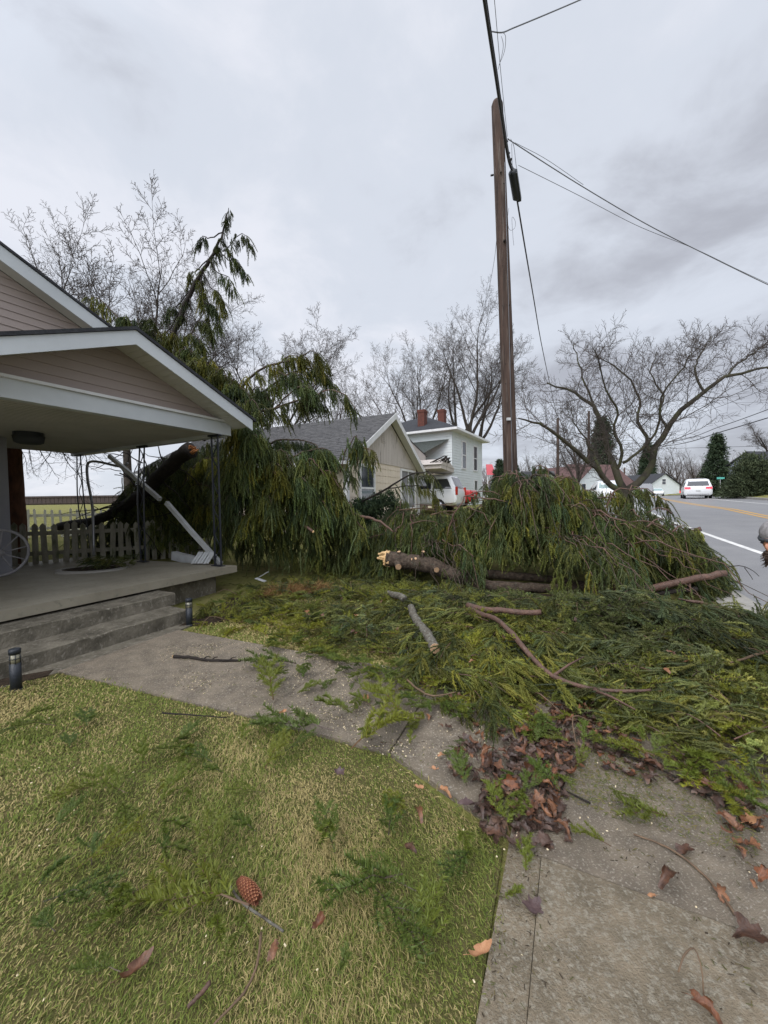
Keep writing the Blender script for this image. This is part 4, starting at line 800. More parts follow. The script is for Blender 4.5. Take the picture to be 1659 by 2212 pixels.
def spray_proto(seed, ln=.34, nsh=9, nn=70, nl=.018, nw=.0017, stem=(.12, .075, .045), base_bare=.15):
    """a flat lying spray: stem with side shoots and needles; lies in XY, root at the origin, along +X"""
    rn = np.random.default_rng(seed); V = []; Cc = []; bend = rn.normal(0, .12)
    S = np.array([[ln*t, ln*bend*t*t*1.4, .012+.03*math.sin(t*3.0)*rn.uniform(.3, 1)] for t in np.linspace(0, 1, 9)]); polys = [(S, .0028, base_bare, 1.0)]
    for j in range(nsh):
        t = .18+.72*j/nsh; i = min(int(t*8), 7); p = S[i]+(S[i+1]-S[i])*(t*8-i); sg = 1 if j % 2 else -1; a = math.atan2(*(S[i+1]-S[i])[[1, 0]])+sg*R(rn.uniform(32, 58)); l = ln*(.55-.38*t)*rn.uniform(.7, 1.2); dz = rn.uniform(-.01, .03)
        polys.append((np.array([p+[math.cos(a-sg*.25*q)*l*q, math.sin(a-sg*.25*q)*l*q, dz*q] for q in np.linspace(0, 1, 5)]), .0016, 0, l/ln))
    for P, r, bb, w_ in polys:
        k = len(P); Q = curve(P[int(bb*k):], 7) if bb else P
        v = needles_on(rn, Q, max(8, int(nn*(w_ if w_ < 1 else .8)*2)), nl, nw, .9, True); V.append(v); g = rn.uniform(.8, 1.15, (len(v)//3, 1))*np.array([[.135, .175, .030]])+rn.uniform(0, .03, (len(v)//3, 1))*[1, .8, 0]
        Cc.append(np.repeat(g, 3, 0))
        tv, tq = tubes(P[None], np.linspace(r, r*.5, k)[None], 4); tt = np.vstack([tq[:, [0, 1, 2]], tq[:, [0, 2, 3]]]); v2 = tv[tt].reshape(-1, 3); V.append(v2); Cc.append(np.full((len(v2), 3), stem))
    return np.vstack(V), np.vstack(Cc)
def rots(z_axis, yaw):
    """rotation matrices whose -Z column points along z_axis"""
    d = -unit(z_axis); h_ = np.stack([np.cos(yaw), np.sin(yaw), 0*yaw], 1); x = unit(h_-d*np.sum(h_*d, 1, keepdims=True)); y = np.cross(d, x); return np.stack([x, y, d], -1)
def scatter_mesh(name, protos, pos, rot, scale, tint, material, rn, parent=None):
    """merge many placed copies of the prototypes into one mesh"""
    idx = rn.integers(0, len(protos), len(pos)); Vs, Cs = [], []
    for k, (pv, pc_) in enumerate(protos):
        s = idx == k
        if not s.any(): continue
        V = np.einsum('nij,vj->nvi', rot[s].astype(np.float32), pv.astype(np.float32))*scale[s][:, None, None]+pos[s][:, None, :]; Vs.append(V.reshape(-1, 3)); Cs.append((pc_[None]*tint[s][:, None, :]).reshape(-1, 3))
    V = np.vstack(Vs); o = npmesh(name, V, np.arange(len(V)).reshape(-1, 3), material, None, np.vstack(Cs))
    if parent is not None: o.parent = parent; o.matrix_parent_inverse = Matrix.Translation(parent.location).inverted()
    return o
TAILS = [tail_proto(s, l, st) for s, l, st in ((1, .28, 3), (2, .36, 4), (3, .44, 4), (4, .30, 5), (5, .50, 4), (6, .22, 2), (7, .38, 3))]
def bough_tails(rn, path, n, side=.22, t0=.12, lmul=1.0, droop=1.0):
    """positions, directions and scales of the tails hanging from one bough"""
    k = len(path)-1; t = t0+(1-t0)*np.sort(rn.uniform(0, 1, n)); t = np.minimum(t, .999)*k; i = t.astype(int); f = (t-i)[:, None]; c = path[i]*(1-f)+path[i+1]*f; ax = unit(path[i+1]-path[i])
    sd = unit(np.cross(ax, [0, 0, 1.0]))*np.where(rn.uniform(0, 1, n) < .5, -1, 1)[:, None]; w_ = side*rn.uniform(0, 1, n)[:, None]*(1.1-t/k*.6)[:, None]
    pos = c+sd*w_+ax*w_*.5-np.array([0, 0, 1])*w_*w_*1.2; d = unit(np.array([0, 0, -1.0])*droop+sd*.22*rn.uniform(0, 1, (n, 1))+ax*.25+rn.normal(0, .12, (n, 3)))
    return pos, d, lmul*rn.uniform(.65, 1.25, n)
def tints(rn, n): g = np.array(GREEN)[rn.integers(0, len(GREEN), n)]; return g*rn.uniform(.6, 1.3, (n, 1))
class Foliage:
    def __init__(s, seed): s.rn = np.random.default_rng(seed); s.p, s.d, s.s, s.limbs, s.t = [], [], [], [], []
    def bough(s, pts, n, r0=.03, r1=.006, side=.22, t0=.12, lmul=1.0, m='limb', ns=14, jit=.012, droop=1.0):
        c = curve(pts, ns); c[1:] += s.rn.normal(0, jit, (ns-1, 3)); a, b_, q = bough_tails(s.rn, c, n, side, t0, lmul, droop); s.p.append(a); s.d.append(b_); s.s.append(q); tb = np.array([(1.0, 1.0, 1.0), (1.25, 1.12, .85), (.80, .92, 1.05), (1.45, 1.25, .80), (.9, .95, .9)])[s.rn.integers(0, 5)]*s.rn.uniform(.65, 1.35); s.t.append(np.tile(tb, (n, 1))); s.limbs.append((c, np.linspace(r0, r1, ns), m))
        return c
    def loose(s, pos, d, sc_): s.p.append(pos); s.d.append(d); s.s.append(sc_); q = 1+.35*vnoise(pos[:, 0]+pos[:, 2], pos[:, 1]-pos[:, 2], 1.6); s.t.append(np.clip(q, .55, 1.6)[:, None]*np.ones((1, 3)))
    def finish(s, root, name='foliage', tint=1.0, clear=None):
        pos, d, q, tt = np.vstack(s.p), np.vstack(s.d), np.concatenate(s.s), np.vstack(s.t)
        if clear is not None: k = ~clear(pos, q); pos, d, q, tt = pos[k], d[k], q[k], tt[k]
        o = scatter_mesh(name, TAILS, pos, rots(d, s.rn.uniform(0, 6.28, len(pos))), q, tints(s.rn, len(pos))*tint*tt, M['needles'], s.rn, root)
        for c, r, m in s.limbs: mb = MB(); mb.tube(c, r, 7); x = mb.build('bough', M[m]); x.parent = root; x.matrix_parent_inverse = Matrix.Translation(root.location).inverted()
        return o
def rpart(root, name, mb, m): o = mb.build(name, m); o.parent = root; o.matrix_parent_inverse = Matrix.Translation(root.location).inverted(); return o
def stub(root, p, d, r, ln, m='bark', cut='cutwood'):
    p = np.array(p, float); d = unit(d); mb = MB(); mb.tube([p, p+d*ln], [r*1.15, r], 10, False); o = rpart(root, 'branch_stub', mb, M[m])
    mb = MB(); mb.disc(p+d*ln, d, r*.97, 12); c = mb.build('cut_face', M[cut]); c.parent = o

# ---- the tall broken spruce leaning on the porch
sp = thing('broken_spruce', 'tall broken spruce leaning over the porch roof with curtains of hanging foliage', 'tree', (-2.2, 7.8, 0))
fo = Foliage(100); rn = fo.rn
mb = MB(); P = curve([D(128, 1138, 9.3), D(190, 1128, 9.1), D(250, 1105, 8.9), D(300, 1072, 8.6), D(345, 1028, 8.3), D(385, 992, 8.0), D(412, 972, 7.8)], 26); P[1:-1] += rn.normal(0, .012, (24, 3)); mb.tube(P, np.linspace(.10, .155, 26)*(1+rn.normal(0, .05, 26)), 14); rpart(sp, 'trunk', mb, M['bark_dark'])
mb = MB(); q = P[-1]; ax = unit(P[-1]-P[-3])
for k in range(12): a = k*.52; o_ = np.array([math.cos(a)*.085, 0, math.sin(a)*.085]); mb.tube([q+o_-ax*.1, q+o_*.9+ax*rn.uniform(.02, .2)], [.035, .006], 5)
rpart(sp, 'broken_end', mb, M['orangewood'])
for (u, v, Y, u2, v2, Y2, r) in ((330, 1050, 8.5, 215, 1128, 8.6, .02), (290, 1078, 8.7, 160, 1122, 8.7, .022), (280, 1085, 8.7, 130, 1110, 9, .018), (260, 1095, 8.8, 170, 1130, 8.4, .014), (305, 1065, 8.6, 238, 980, 8.9, .02), (330, 1050, 8.5, 300, 960, 9, .02), (360, 1020, 8.2, 330, 930, 8.6, .02), (350, 1040, 8.3, 420, 1110, 8.2, .018), (375, 1005, 8.1, 440, 1060, 8.0, .018), (240, 1108, 8.9, 200, 1175, 8.7, .014), (270, 1095, 8.8, 350, 1200, 8.3, .016)):
    p, q = D(u, v, Y), D(u2, v2, Y2); c = curve([p, (p+q)/2+[0, 0, rn.uniform(-.05, .1)], q], 9)+rn.normal(0, .01, (9, 3)); fo.limbs.append((c, np.linspace(r, .005, 9), 'bark_dark'))
# leader: broken top bending over against the sky
ld = fo.bough([D(330, 850, 8.7), D(352, 790, 8.7), D(372, 735, 8.7), D(392, 680, 8.65), D(412, 630, 8.6), D(436, 590, 8.5), D(458, 555, 8.4), D(470, 528, 8.4), D(482, 500, 8.3), D(490, 470, 8.3), D(493, 448, 8.3)], 60, .075, .006, .10, .25, .8, 'bark_dark', 30, .012)
def from_leader(f, ends, n, r=.014, lm=.85, side=.10):
    p = ld[int(f*29)]; fo.bough([p]+[D(*e_) for e_ in ends], n, r, .003, side, .35, lm, 'bark_dark', 12, .01)
for f, en, n in ((.80, [(480, 545, 8.3), (505, 520, 8.2), (525, 505, 8.1), (548, 535, 8.0)], 26), (.72, [(490, 560, 8.3), (510, 560, 8.2), (530, 590, 8.1)], 22), (.80, [(450, 515, 8.6), (437, 510, 8.7), (428, 530, 8.8)], 14), (.65, [(425, 585, 8.7), (413, 590, 8.8), (405, 620, 8.8)], 16), (.60, [(470, 590, 8.3), (495, 600, 8.2), (503, 640, 8.1)], 20),
                 (.55, [(455, 620, 8.4), (475, 635, 8.3), (485, 680, 8.2)], 26), (.50, [(440, 650, 8.4), (465, 665, 8.3), (470, 720, 8.2)], 34), (.45, [(385, 660, 8.8), (365, 665, 8.9), (355, 690, 9)], 18), (.40, [(420, 690, 8.4), (450, 700, 8.3), (458, 740, 8.3)], 34), (.52, [(430, 640, 8.5), (452, 655, 8.5), (448, 700, 8.5)], 30), (.35, [(360, 715, 9), (330, 730, 9.1), (310, 760, 9.1)], 20), (.62, [(428, 600, 8.6), (440, 620, 8.5), (436, 660, 8.5)], 22)):
    from_leader(f, en, n)
# boughs piled on the porch roof and sweeping right
BOUGHS = [([(300, 760, 8.8), (250, 680, 9.0), (205, 640, 9.2), (195, 665, 9.2)], 34, .02), ([(380, 800, 8.6), (330, 720, 8.8), (270, 690, 9.0), (250, 720, 9.0)], 60, .025), ([(360, 810, 8.5), (350, 740, 8.6), (320, 715, 8.6), (300, 750, 8.5)], 50, .02),
  ([(420, 860, 8.2), (400, 790, 8.2), (375, 770, 8.1), (350, 790, 8.0)], 70, .025), ([(430, 880, 8.0), (440, 810, 7.9), (420, 780, 7.8), (395, 800, 7.7)], 70, .025), ([(450, 920, 7.8), (470, 850, 7.7), (480, 800, 7.6), (455, 810, 7.5)], 70, .025), ([(470, 930, 7.6), (490, 870, 7.5), (500, 830, 7.4), (480, 850, 7.3)], 70, .025),
  ([(440, 950, 7.9), (470, 915, 7.7), (520, 900, 7.5), (580, 885, 7.3), (630, 870, 7.2), (672, 862, 7.1), (700, 868, 7.0)], 110, .045), ([(660, 866, 7.1), (700, 845, 7.0), (735, 848, 6.9), (752, 858, 6.9), (768, 885, 6.8)], 34, .014), ([(590, 884, 7.3), (640, 840, 7.1), (668, 835, 7.0), (680, 860, 7.0)], 40, .016), ([(470, 930, 7.9), (510, 850, 7.9), (560, 800, 7.8), (600, 785, 7.7), (628, 768, 7.7), (655, 776, 7.6)], 80, .035), ([(590, 790, 7.7), (640, 775, 7.6), (672, 757, 7.5), (690, 772, 7.5), (702, 800, 7.4)], 44, .016), ([(600, 785, 7.7), (612, 810, 7.5), (640, 805, 7.4), (655, 830, 7.4)], 36, .014),
  ([(500, 930, 8.0), (545, 870, 8.0), (590, 830, 8.0), (640, 800, 8.0), (690, 800, 7.9), (720, 830, 7.8)], 120, .03), ([(520, 980, 7.6), (570, 960, 7.4), (620, 950, 7.3), (670, 955, 7.2), (700, 985, 7.1)], 90, .03), ([(560, 1040, 7.4), (610, 1000, 7.2), (660, 975, 7.1), (705, 968, 7.0), (722, 990, 7.0)], 70, .03),
  ([(500, 1000, 7.4), (510, 940, 7.1), (520, 915, 6.9), (515, 950, 6.8)], 80, .025), ([(520, 1010, 7.3), (535, 960, 6.9), (550, 940, 6.7), (560, 985, 6.6)], 110, .025), ([(500, 1060, 7.3), (510, 1010, 6.9), (530, 1000, 6.7), (545, 1045, 6.6)], 130, .025), ([(560, 1060, 7.3), (580, 1010, 6.9), (600, 1000, 6.7), (615, 1045, 6.6)], 130, .025),
  ([(600, 1080, 7.3), (625, 1040, 6.9), (650, 1030, 6.7), (670, 1060, 6.6)], 130, .025), ([(640, 1090, 7.4), (665, 1050, 7.1), (700, 1040, 6.9), (730, 1060, 6.8)], 120, .025), ([(540, 1100, 7.3), (560, 1075, 6.9), (580, 1070, 6.7), (590, 1100, 6.6)], 120, .02), ([(620, 1120, 7.3), (650, 1085, 7.0), (690, 1080, 6.8), (715, 1110, 6.7)], 130, .02),
  ([(670, 1130, 7.4), (700, 1100, 7.1), (735, 1100, 6.9), (760, 1130, 6.8)], 110, .02), ([(470, 1090, 7.6), (490, 1050, 7.3), (500, 1040, 7.1), (505, 1090, 7.0)], 100, .02), ([(400, 1040, 8.6), (430, 1000, 8.6), (470, 990, 8.4), (490, 1030, 8.3)], 120, .02), ([(380, 1080, 8.8), (410, 1050, 8.8), (450, 1050, 8.6), (470, 1090, 8.5)], 120, .02),
  ([(420, 1110, 8.6), (440, 1090, 8.5), (470, 1095, 8.3), (480, 1130, 8.2)], 110, .02), ([(340, 1110, 9.2), (370, 1080, 9.2), (400, 1085, 9.0), (420, 1120, 8.9)], 100, .02), ([(300, 1120, 9.4), (330, 1100, 9.4), (360, 1110, 9.2), (380, 1150, 9.1)], 70, .02), ([(740, 1060, 7.2), (760, 1010, 7.0), (775, 955, 6.9), (790, 990, 6.8)], 34, .014), ([(735, 1020, 7.1), (752, 965, 7.0), (770, 940, 6.9), (775, 975, 6.9)], 30, .012), ([(768, 950, 6.9), (785, 965, 6.8), (805, 975, 6.7)], 16, .008)]
BOUGHS += [([(u, v+50, Y), (u-4, v, Y), (u+18*sg, v-14, Y-.1), (u+38*sg, v+16, Y-.2)], 46, .018) for u, v, Y, sg in ((285, 700, 8.9, -1), (300, 725, 8.8, 1), (335, 705, 8.8, -1), (350, 730, 8.7, 1), (372, 752, 8.6, -1), (395, 770, 8.5, 1), (415, 765, 8.4, -1), (430, 800, 8.2, 1), (455, 790, 8.1, -1), (470, 825, 7.9, 1), (490, 810, 7.8, -1), (505, 850, 7.6, 1), (520, 835, 7.7, -1), (530, 880, 7.3, 1), (545, 850, 7.6, 1), (400, 735, 8.7, 1))]
BOUGHS += [([(u, v+40, 7.3), (u+5, v, 7.0), (u+20*sg, v-12, 6.85), (u+45*sg, v+25, 6.7)], 70, .018) for u, v, sg in ((520, 930, 1), (560, 950, -1), (590, 985, 1), (545, 1000, -1), (620, 1010, -1), (655, 1005, 1), (600, 1060, -1), (690, 1030, 1), (575, 1110, -1), (640, 1120, 1), (530, 1060, -1), (505, 985, 1), (720, 1085, 1), (680, 1090, -1), (740, 1120, 1), (500, 1120, 1), (560, 1020, 1))]
for pts, n, r in BOUGHS: fo.bough([D(*q) for q in pts], int(n*.85), r, .005, .20 if r < .04 else .26, .15, 1.0, 'limb' if pts[0][0] > 600 else 'bark')
# dense inner curtain down to the ground
n = 1300; uu = rn.uniform(455, 770, n); hmax = np.interp(uu, [455, 500, 600, 700, 770], [2.3, 2.6, 2.1, 1.7, 1.0]); zz = rn.uniform(.22, 1, n)*hmax; Yd = rn.uniform(7.0, 8.6, n)
pos = np.array([D(a, 1080, y) for a, y in zip(uu, Yd)]); pos[:, 2] = zz; fo.loose(pos, unit(np.array([0, 0, -1.0])+rn.normal(0, .2, (n, 3))), rn.uniform(.7, 1.3, n))
for k in range(80):                                   # bare dead boughs crowding the opening
    u0, v0, Y0 = rn.uniform(230, 470), rn.uniform(985, 1190), rn.uniform(8.4, 9.8); a = rn.uniform(0, 6.28); l = rn.uniform(40, 110); p, q = D(u0, v0, Y0), D(u0+math.cos(a)*l, v0+math.sin(a)*l*.7, Y0+rn.uniform(-.4, .4)); fo.limbs.append((curve([p, (p+q)/2+rn.normal(0, .06, 3), q], 8)+rn.normal(0, .01, (8, 3)), np.linspace(rn.uniform(.008, .018), .004, 8), 'bark_dark'))
n = 1500; uu = 235+190*rn.uniform(0, 1, n)**.75; Yd = rn.uniform(8.7, 9.8, n); pos = np.array([D(a, 1080, y) for a, y in zip(uu, Yd)]); pos[:, 2] = .5+rn.uniform(0, 1, n)*np.interp(uu, [235, 280, 330, 425], [.9, 1.5, 2.0, 2.3]); fo.loose(pos, unit(np.array([0, 0, -1.0])+rn.normal(0, .35, (n, 3))), rn.uniform(.6, 1.1, n))
n = 520; uu = rn.uniform(150, 340, n); Yd = rn.uniform(8.5, 9.6, n); pos = np.array([D(a, 1080, y) for a, y in zip(uu, Yd)]); pos[:, 2] = rn.uniform(.3, 1, n)*np.interp(uu, [150, 200, 260, 340], [.85, 1.05, 1.15, 1.5]); fo.loose(pos, unit(np.array([0, 0, -1.0])+rn.normal(0, .5, (n, 3))), rn.uniform(.5, .9, n))
n = 2000; uu = 490-230*rn.uniform(0, 1, n)**1.35; Yd = rn.uniform(8.6, 10.6, n); pos = np.array([D(a, 1080, y) for a, y in zip(uu, Yd)]); pos[:, 2] = rn.uniform(.3, 1, n)*np.interp(uu, [260, 330, 380, 490], [1.2, 1.9, 2.7, 3.0]); fo.loose(pos, unit(np.array([0, 0, -1.0])+rn.normal(0, .2, (n, 3))), rn.uniform(.7, 1.3, n))
fo.finish(sp)
for u, v, Y, r in ((597, 1022, 6.6, .035), (676, 1148, 6.5, .022)): mb = MB(); p = D(u, v, Y); mb.tube([p+[-.25, .3, .12], p], [r*1.2, r], 8); rpart(sp, 'bough', mb, M['limb']); mb = MB(); mb.disc(p, (.3, -1, -.1), r*.95); rpart(sp, 'cut_face', mb, M['freshwood'])

# ---- the broken top lying across the lawn, pavement and road edge
ft2 = thing('fallen_spruce_top', 'snapped spruce top lying in a dark green heap from the lawn to the road edge', 'tree', (1.8, 6.4, 0))
fo = Foliage(200); rn = fo.rn
TP = [D(836, 1206, 6.6), D(880, 1212, 6.5), D(930, 1222, 6.4), D(985, 1242, 6.2), D(1035, 1262, 6.1), D(1110, 1268, 6.0), D(1180, 1270, 5.95), D(1260, 1268, 5.95), D(1340, 1255, 6.0), D(1430, 1230, 6.0)]
tc_ = curve(TP, 40); tc_[1:-1] += rn.normal(0, .008, (38, 3)); trr = np.interp(np.linspace(0, 1, 40), [0, .22, .36, .5, .8, 1], [.138, .132, .100, .082, .065, .03])*(1+rn.normal(0, .035, 40))
mb = MB(); mb.tube(tc_, trr, 18); rpart(ft2, 'trunk', mb, M['bark'])
mb = MB(); ax = unit(tc_[0]-tc_[2]); q0 = tc_[0]
for k in range(16): a = k*.4; rr_ = .125*rn.uniform(.2, 1)**.5; o_ = np.cross(ax, [0, 0, 1])*math.cos(a)*rr_+np.array([0, 0, 1])*math.sin(a)*rr_; mb.tube([q0+o_-ax*.06, q0+o_*.9+ax*rn.uniform(.03, .17)*(1.0 if math.sin(a) > -.2 else .4)], [.042, .022], 5)
mb.disc(q0, ax, .145, 16, .012); rpart(ft2, 'broken_end', mb, M['freshwood'])
for f, d, r, l in ((.06, (.1, -1, -.35), .052, .16), (.10, (-.2, -.3, 1), .03, .05), (.24, (.2, -1, -.2), .045, .12), (.20, (.1, -.5, 1), .026, .12), (.155, (0, -1, .7), .022, .03), (.13, (.1, -1, .5), .022, .02)):
    i = int(f*39); d = unit(d); stub(ft2, tc_[i]+d*trr[i]*.85, d, r, l)
mb = MB(); c = curve([D(1010, 1235, 6.5), D(1090, 1243, 6.45), D(1180, 1250, 6.4), D(1260, 1262, 6.3)], 14); mb.tube(c, np.linspace(.085, .05, 14), 10); rpart(ft2, 'limb', mb, M['bark'])
# dome of foliage: H(t) along the heap axis, boughs rise from the trunk and droop outwards
A0, A1 = np.array([-.2, 8.0]), np.array([4.55, 6.25]); AD = unit(A1-A0); AN = np.array([-AD[1], AD[0]]); AL = np.linalg.norm(A1-A0)
def Hc(t): return np.interp(t, [-.15, 0, .12, .2, .3, .42, .5, .56, .61, .68, .78, .9, 1.0, 1.1, 1.16], [.3, .95, 1.25, 1.38, 1.34, 1.36, 1.55, 1.80, 1.84, 1.62, 1.48, 1.46, 1.28, .72, .1])
def Wf(t): return np.interp(t, [-.15, .15, .5, .8, 1.0, 1.16], [.7, 1.25, 1.5, 1.55, 1.25, .25])
def dome(t, s):
    """height of the heap at fraction t along, s across (-1 towards the camera .. 1)"""
    return Hc(t)*np.maximum(1-np.abs(s)**2.3, 0)**.62
def dpos(t, s): p = A0+AD*AL*np.asarray(t)[..., None]-AN*np.asarray(s)[..., None]*-1*Wf(np.asarray(t))[..., None]; return p
for k in range(105):
    t = rn.uniform(-.1, 1.1); t2 = np.clip(t+rn.normal(.06, .12), -.14, 1.13); sg = -1 if rn.uniform() < .72 else 1; s_end = sg*rn.uniform(.55, .98)
    pts = []
    for q in np.linspace(0, 1, 6):
        tt = t+(t2-t)*q; ss = s_end*q; p = dpos(np.array(tt), np.array(ss)); zt_ = float(dome(tt, ss)); pts.append([p[0], p[1], max(zt_*(.55+.45*min(1, q*2.2))*(1+.14*float(vnoise(p[0], p[1], 1.5)))-(.07 if k % 3 else .0)+rn.uniform(-.10, .10), .12)])
    fo.bough(pts, 30, rn.uniform(.010, .022), .004, .24, .12, .92, 'limb' if rn.uniform() < .4 else 'bark', 12, .02)
for k in range(28):
    t = rn.choice([rn.uniform(.02, 1.0), rn.uniform(.5, .72)])
    if .14 < t < .49: continue
    a = rn.uniform(0, 6.28); p = dpos(np.array(t), np.array(rn.uniform(-.35, .3))); h0 = float(Hc(t)); l = rn.uniform(.35, .75); up_h = rn.uniform(.08, .30); c_, s_ = math.cos(a), math.sin(a)*.6-.35
    fo.bough([[p[0]-c_*.2, p[1]-s_*.2, h0*.7], [p[0], p[1], h0+up_h*.6], [p[0]+c_*l*.4, p[1]+s_*l*.4, h0+up_h], [p[0]+c_*l*.8, p[1]+s_*l*.8, h0+up_h*.5], [p[0]+c_*l, p[1]+s_*l, h0-.12]], 22, .013, .004, .16, .15, .85, 'limb', 12, .012)
n = 1900; t = rn.uniform(-.14, 1.15, n); s_ = np.sign(rn.uniform(-1, .45, n))*rn.uniform(0, 1, n)**.8; p = dpos(t, s_); zz = dome(t, s_)*rn.uniform(.55, 1.0, n)+.06
t2_ = rn.uniform(-.1, 1.1, 1000); s2_ = rn.uniform(-.62, .35, 1000); p2_ = dpos(t2_, s2_); fo.loose(np.column_stack([p2_, dome(t2_, s2_)*rn.uniform(.2, .7, 1000)+.15]), unit(np.array([0, 0, -1.0])+rn.normal(0, .35, (1000, 3))), rn.uniform(.7, 1.2, 1000))
outw = np.stack([-AN[0]*-s_, -AN[1]*-s_, 0*s_], 1)
d = unit(np.array([0, 0, -1.0])+outw*.45+np.append(AD, 0)*np.clip(t-.9, 0, 1)[:, None]*2+rn.normal(0, .25, (n, 3))); fo.loose(np.column_stack([p, zz]), d, rn.uniform(.55, 1.1, n))
for k in range(44):
    t = rn.uniform(.26, .92)
    if .44 < t < .66: continue
    p = dpos(np.array(t), np.array(-.80)); q = np.array([p[0]+rn.uniform(-.5, .6), p[1]-rn.uniform(.7, 1.7)]); a0 = float(dome(t, -.80)); m_ = (p+q)/2+rn.normal(0, .12, 2); zq = rn.uniform(.10, .40)
    fo.bough([[p[0], p[1]+.3, a0+.10], [p[0], p[1], a0*.9+.08], [m_[0], m_[1], max(.62*a0+.1, zq)+rn.uniform(0, .16)], [q[0], q[1], zq]], 26, rn.uniform(.006, .013), .003, .26, .1, .75, 'limb' if k % 3 == 0 else 'bark', 12, .035)
for k in range(30):                                    # snapped bare sticks standing out of the heap
    t = rn.uniform(0, 1.05); sd_ = rn.uniform(-.85, .3); p = dpos(np.array(t), np.array(sd_)); z = float(dome(t, sd_)); a = rn.uniform(0, 6.28); l = rn.uniform(.25, .8); e_ = np.array([math.cos(a)*l, math.sin(a)*l*.6-.15, rn.uniform(-.12, .18)]); o_ = np.array([p[0], p[1]-.06, z+.04]); fo.limbs.append((curve([o_-e_*.5, o_+[0, 0, rn.uniform(0, .06)], o_+e_*.5], 8), np.linspace(rn.uniform(.007, .014), .004, 8), 'limb' if k % 3 else 'twig'))
# conspicuous bare limbs on the heap, and the arched bough before the house windows
for pts, n, r, m in (([(740, 1105, 7.1), (790, 1118, 6.9), (825, 1130, 6.7), (850, 1150, 6.5)], 8, .035, 'limb'), ([(782, 1083, 7.2), (833, 1056, 7.0), (865, 1037, 6.9), (900, 1022, 6.8), (927, 1020, 6.7), (945, 1040, 6.6)], 26, .022, 'bark_dark'), ([(833, 1056, 7.0), (880, 1050, 6.9), (925, 1055, 6.8), (945, 1085, 6.7)], 22, .012, 'bark_dark'),
      ([(960, 1160, 6.6), (985, 1105, 6.5), (1010, 1070, 6.5), (1050, 1062, 6.5), (1090, 1075, 6.4)], 18, .016, 'limb'), ([(1010, 1072, 6.5), (1060, 1078, 6.3), (1110, 1090, 6.2), (1150, 1105, 6.1)], 20, .014, 'limb'), ([(1120, 1190, 6.2), (1150, 1150, 6.1), (1185, 1140, 6.0), (1240, 1155, 5.9)], 24, .014, 'limb'), ([(1300, 1170, 5.9), (1340, 1150, 5.8), (1400, 1148, 5.7), (1470, 1165, 5.6)], 24, .012, 'limb'),
      ([(1290, 1200, 5.9), (1330, 1178, 5.8), (1390, 1178, 5.6), (1450, 1190, 5.5), (1520, 1215, 5.4)], 24, .012, 'limb'), ([(1130, 1045, 7.0), (1090, 1065, 6.9), (1040, 1080, 6.8)], 16, .012, 'limb'), ([(1290, 1165, 5.9), (1310, 1190, 5.8), (1335, 1225, 5.7)], 4, .012, 'twig'), ([(1340, 1180, 5.7), (1370, 1215, 5.6), (1385, 1240, 5.6)], 3, .010, 'twig'), ([(1460, 1240, 5.5), (1500, 1225, 5.4), (1530, 1210, 5.3), (1565, 1200, 5.2)], 12, .01, 'limb')):
    fo.bough([D(*q) for q in pts], n, r, r*.35, .14, .3, .7, m)
def near_trunk(pos, q):                               # branches were stripped from this side of the trunk
    x = np.interp(pos[:, 0], tc_[:, 0], np.arange(40)); i = np.clip(x.astype(int), 0, 39); t = tc_[i]; inr = (pos[:, 0] > tc_[0, 0]-.25) & ((pos[:, 0] < tc_[14, 0]) | ((pos[:, 0] > tc_[18, 0]) & (pos[:, 0] < tc_[25, 0])))
    return inr & (pos[:, 1] < t[:, 1]+.06) & (pos[:, 1] > t[:, 1]-1.1) & (pos[:, 2]-.1 < t[:, 2]+.42*q+.12)
def near_limb(pos, q):
    f = np.clip((pos[:, 0]-3.35)/1.15, 0, 1); return (pos[:, 0] > 3.3) & (pos[:, 0] < 4.5) & (pos[:, 1] < 5.5-.5*f+.05) & (pos[:, 1] > 4.55-.5*f) & (pos[:, 2]-.1 < .42+.15*f+.42*q)
fo.finish(ft2, clear=lambda a, b_: near_trunk(a, b_) | near_limb(a, b_))
mb = MB(); 
for pts in ([(1570, 1225, 5.1), (1600, 1222, 5.0), (1625, 1232, 4.95), (1640, 1245, 4.9)], [(1580, 1224, 5.05), (1595, 1240, 5.0), (1600, 1262, 4.95)], [(1608, 1226, 5.0), (1622, 1245, 4.9), (1626, 1252, 4.9)], [(1560, 1215, 5.1), (1590, 1238, 5.0)]): mb.tube(curve([D(*q) for q in pts], 8), np.linspace(.006, .003, 8), 4)
rpart(ft2, 'bare_twigs', mb, M['bark_dark'])
# ------------------------------------------------------------------ where the litter lies, and how high
LITPX = [(425, 1320), (480, 1285), (600, 1262), (760, 1235), (850, 1245), (1000, 1290), (1300, 1330), (1560, 1335), (1640, 1360), (1800, 1440), (1800, 1800), (1660, 1745), (1560, 1700), (1420, 1640), (1330, 1600), (1260, 1560), (1180, 1535), (1080, 1540), (1000, 1535), (930, 1525), (870, 1490), (850, 1440), (790, 1418), (700, 1428), (640, 1418), (560, 1378), (470, 1352), (430, 1345)]
LITW = np.array([G(u, v)[:2] for u, v in LITPX])
def edge_dist(P, poly):
    dm = np.full(len(P), 9e9); n = len(poly)
    for i in range(n):
        a, b_ = poly[i], poly[(i+1) % n]; ab = b_-a; t = np.clip(((P-a)@ab)/(ab@ab+1e-9), 0, 1); dm = np.minimum(dm, np.linalg.norm(P-(a+t[:, None]*ab), axis=1))
    return dm
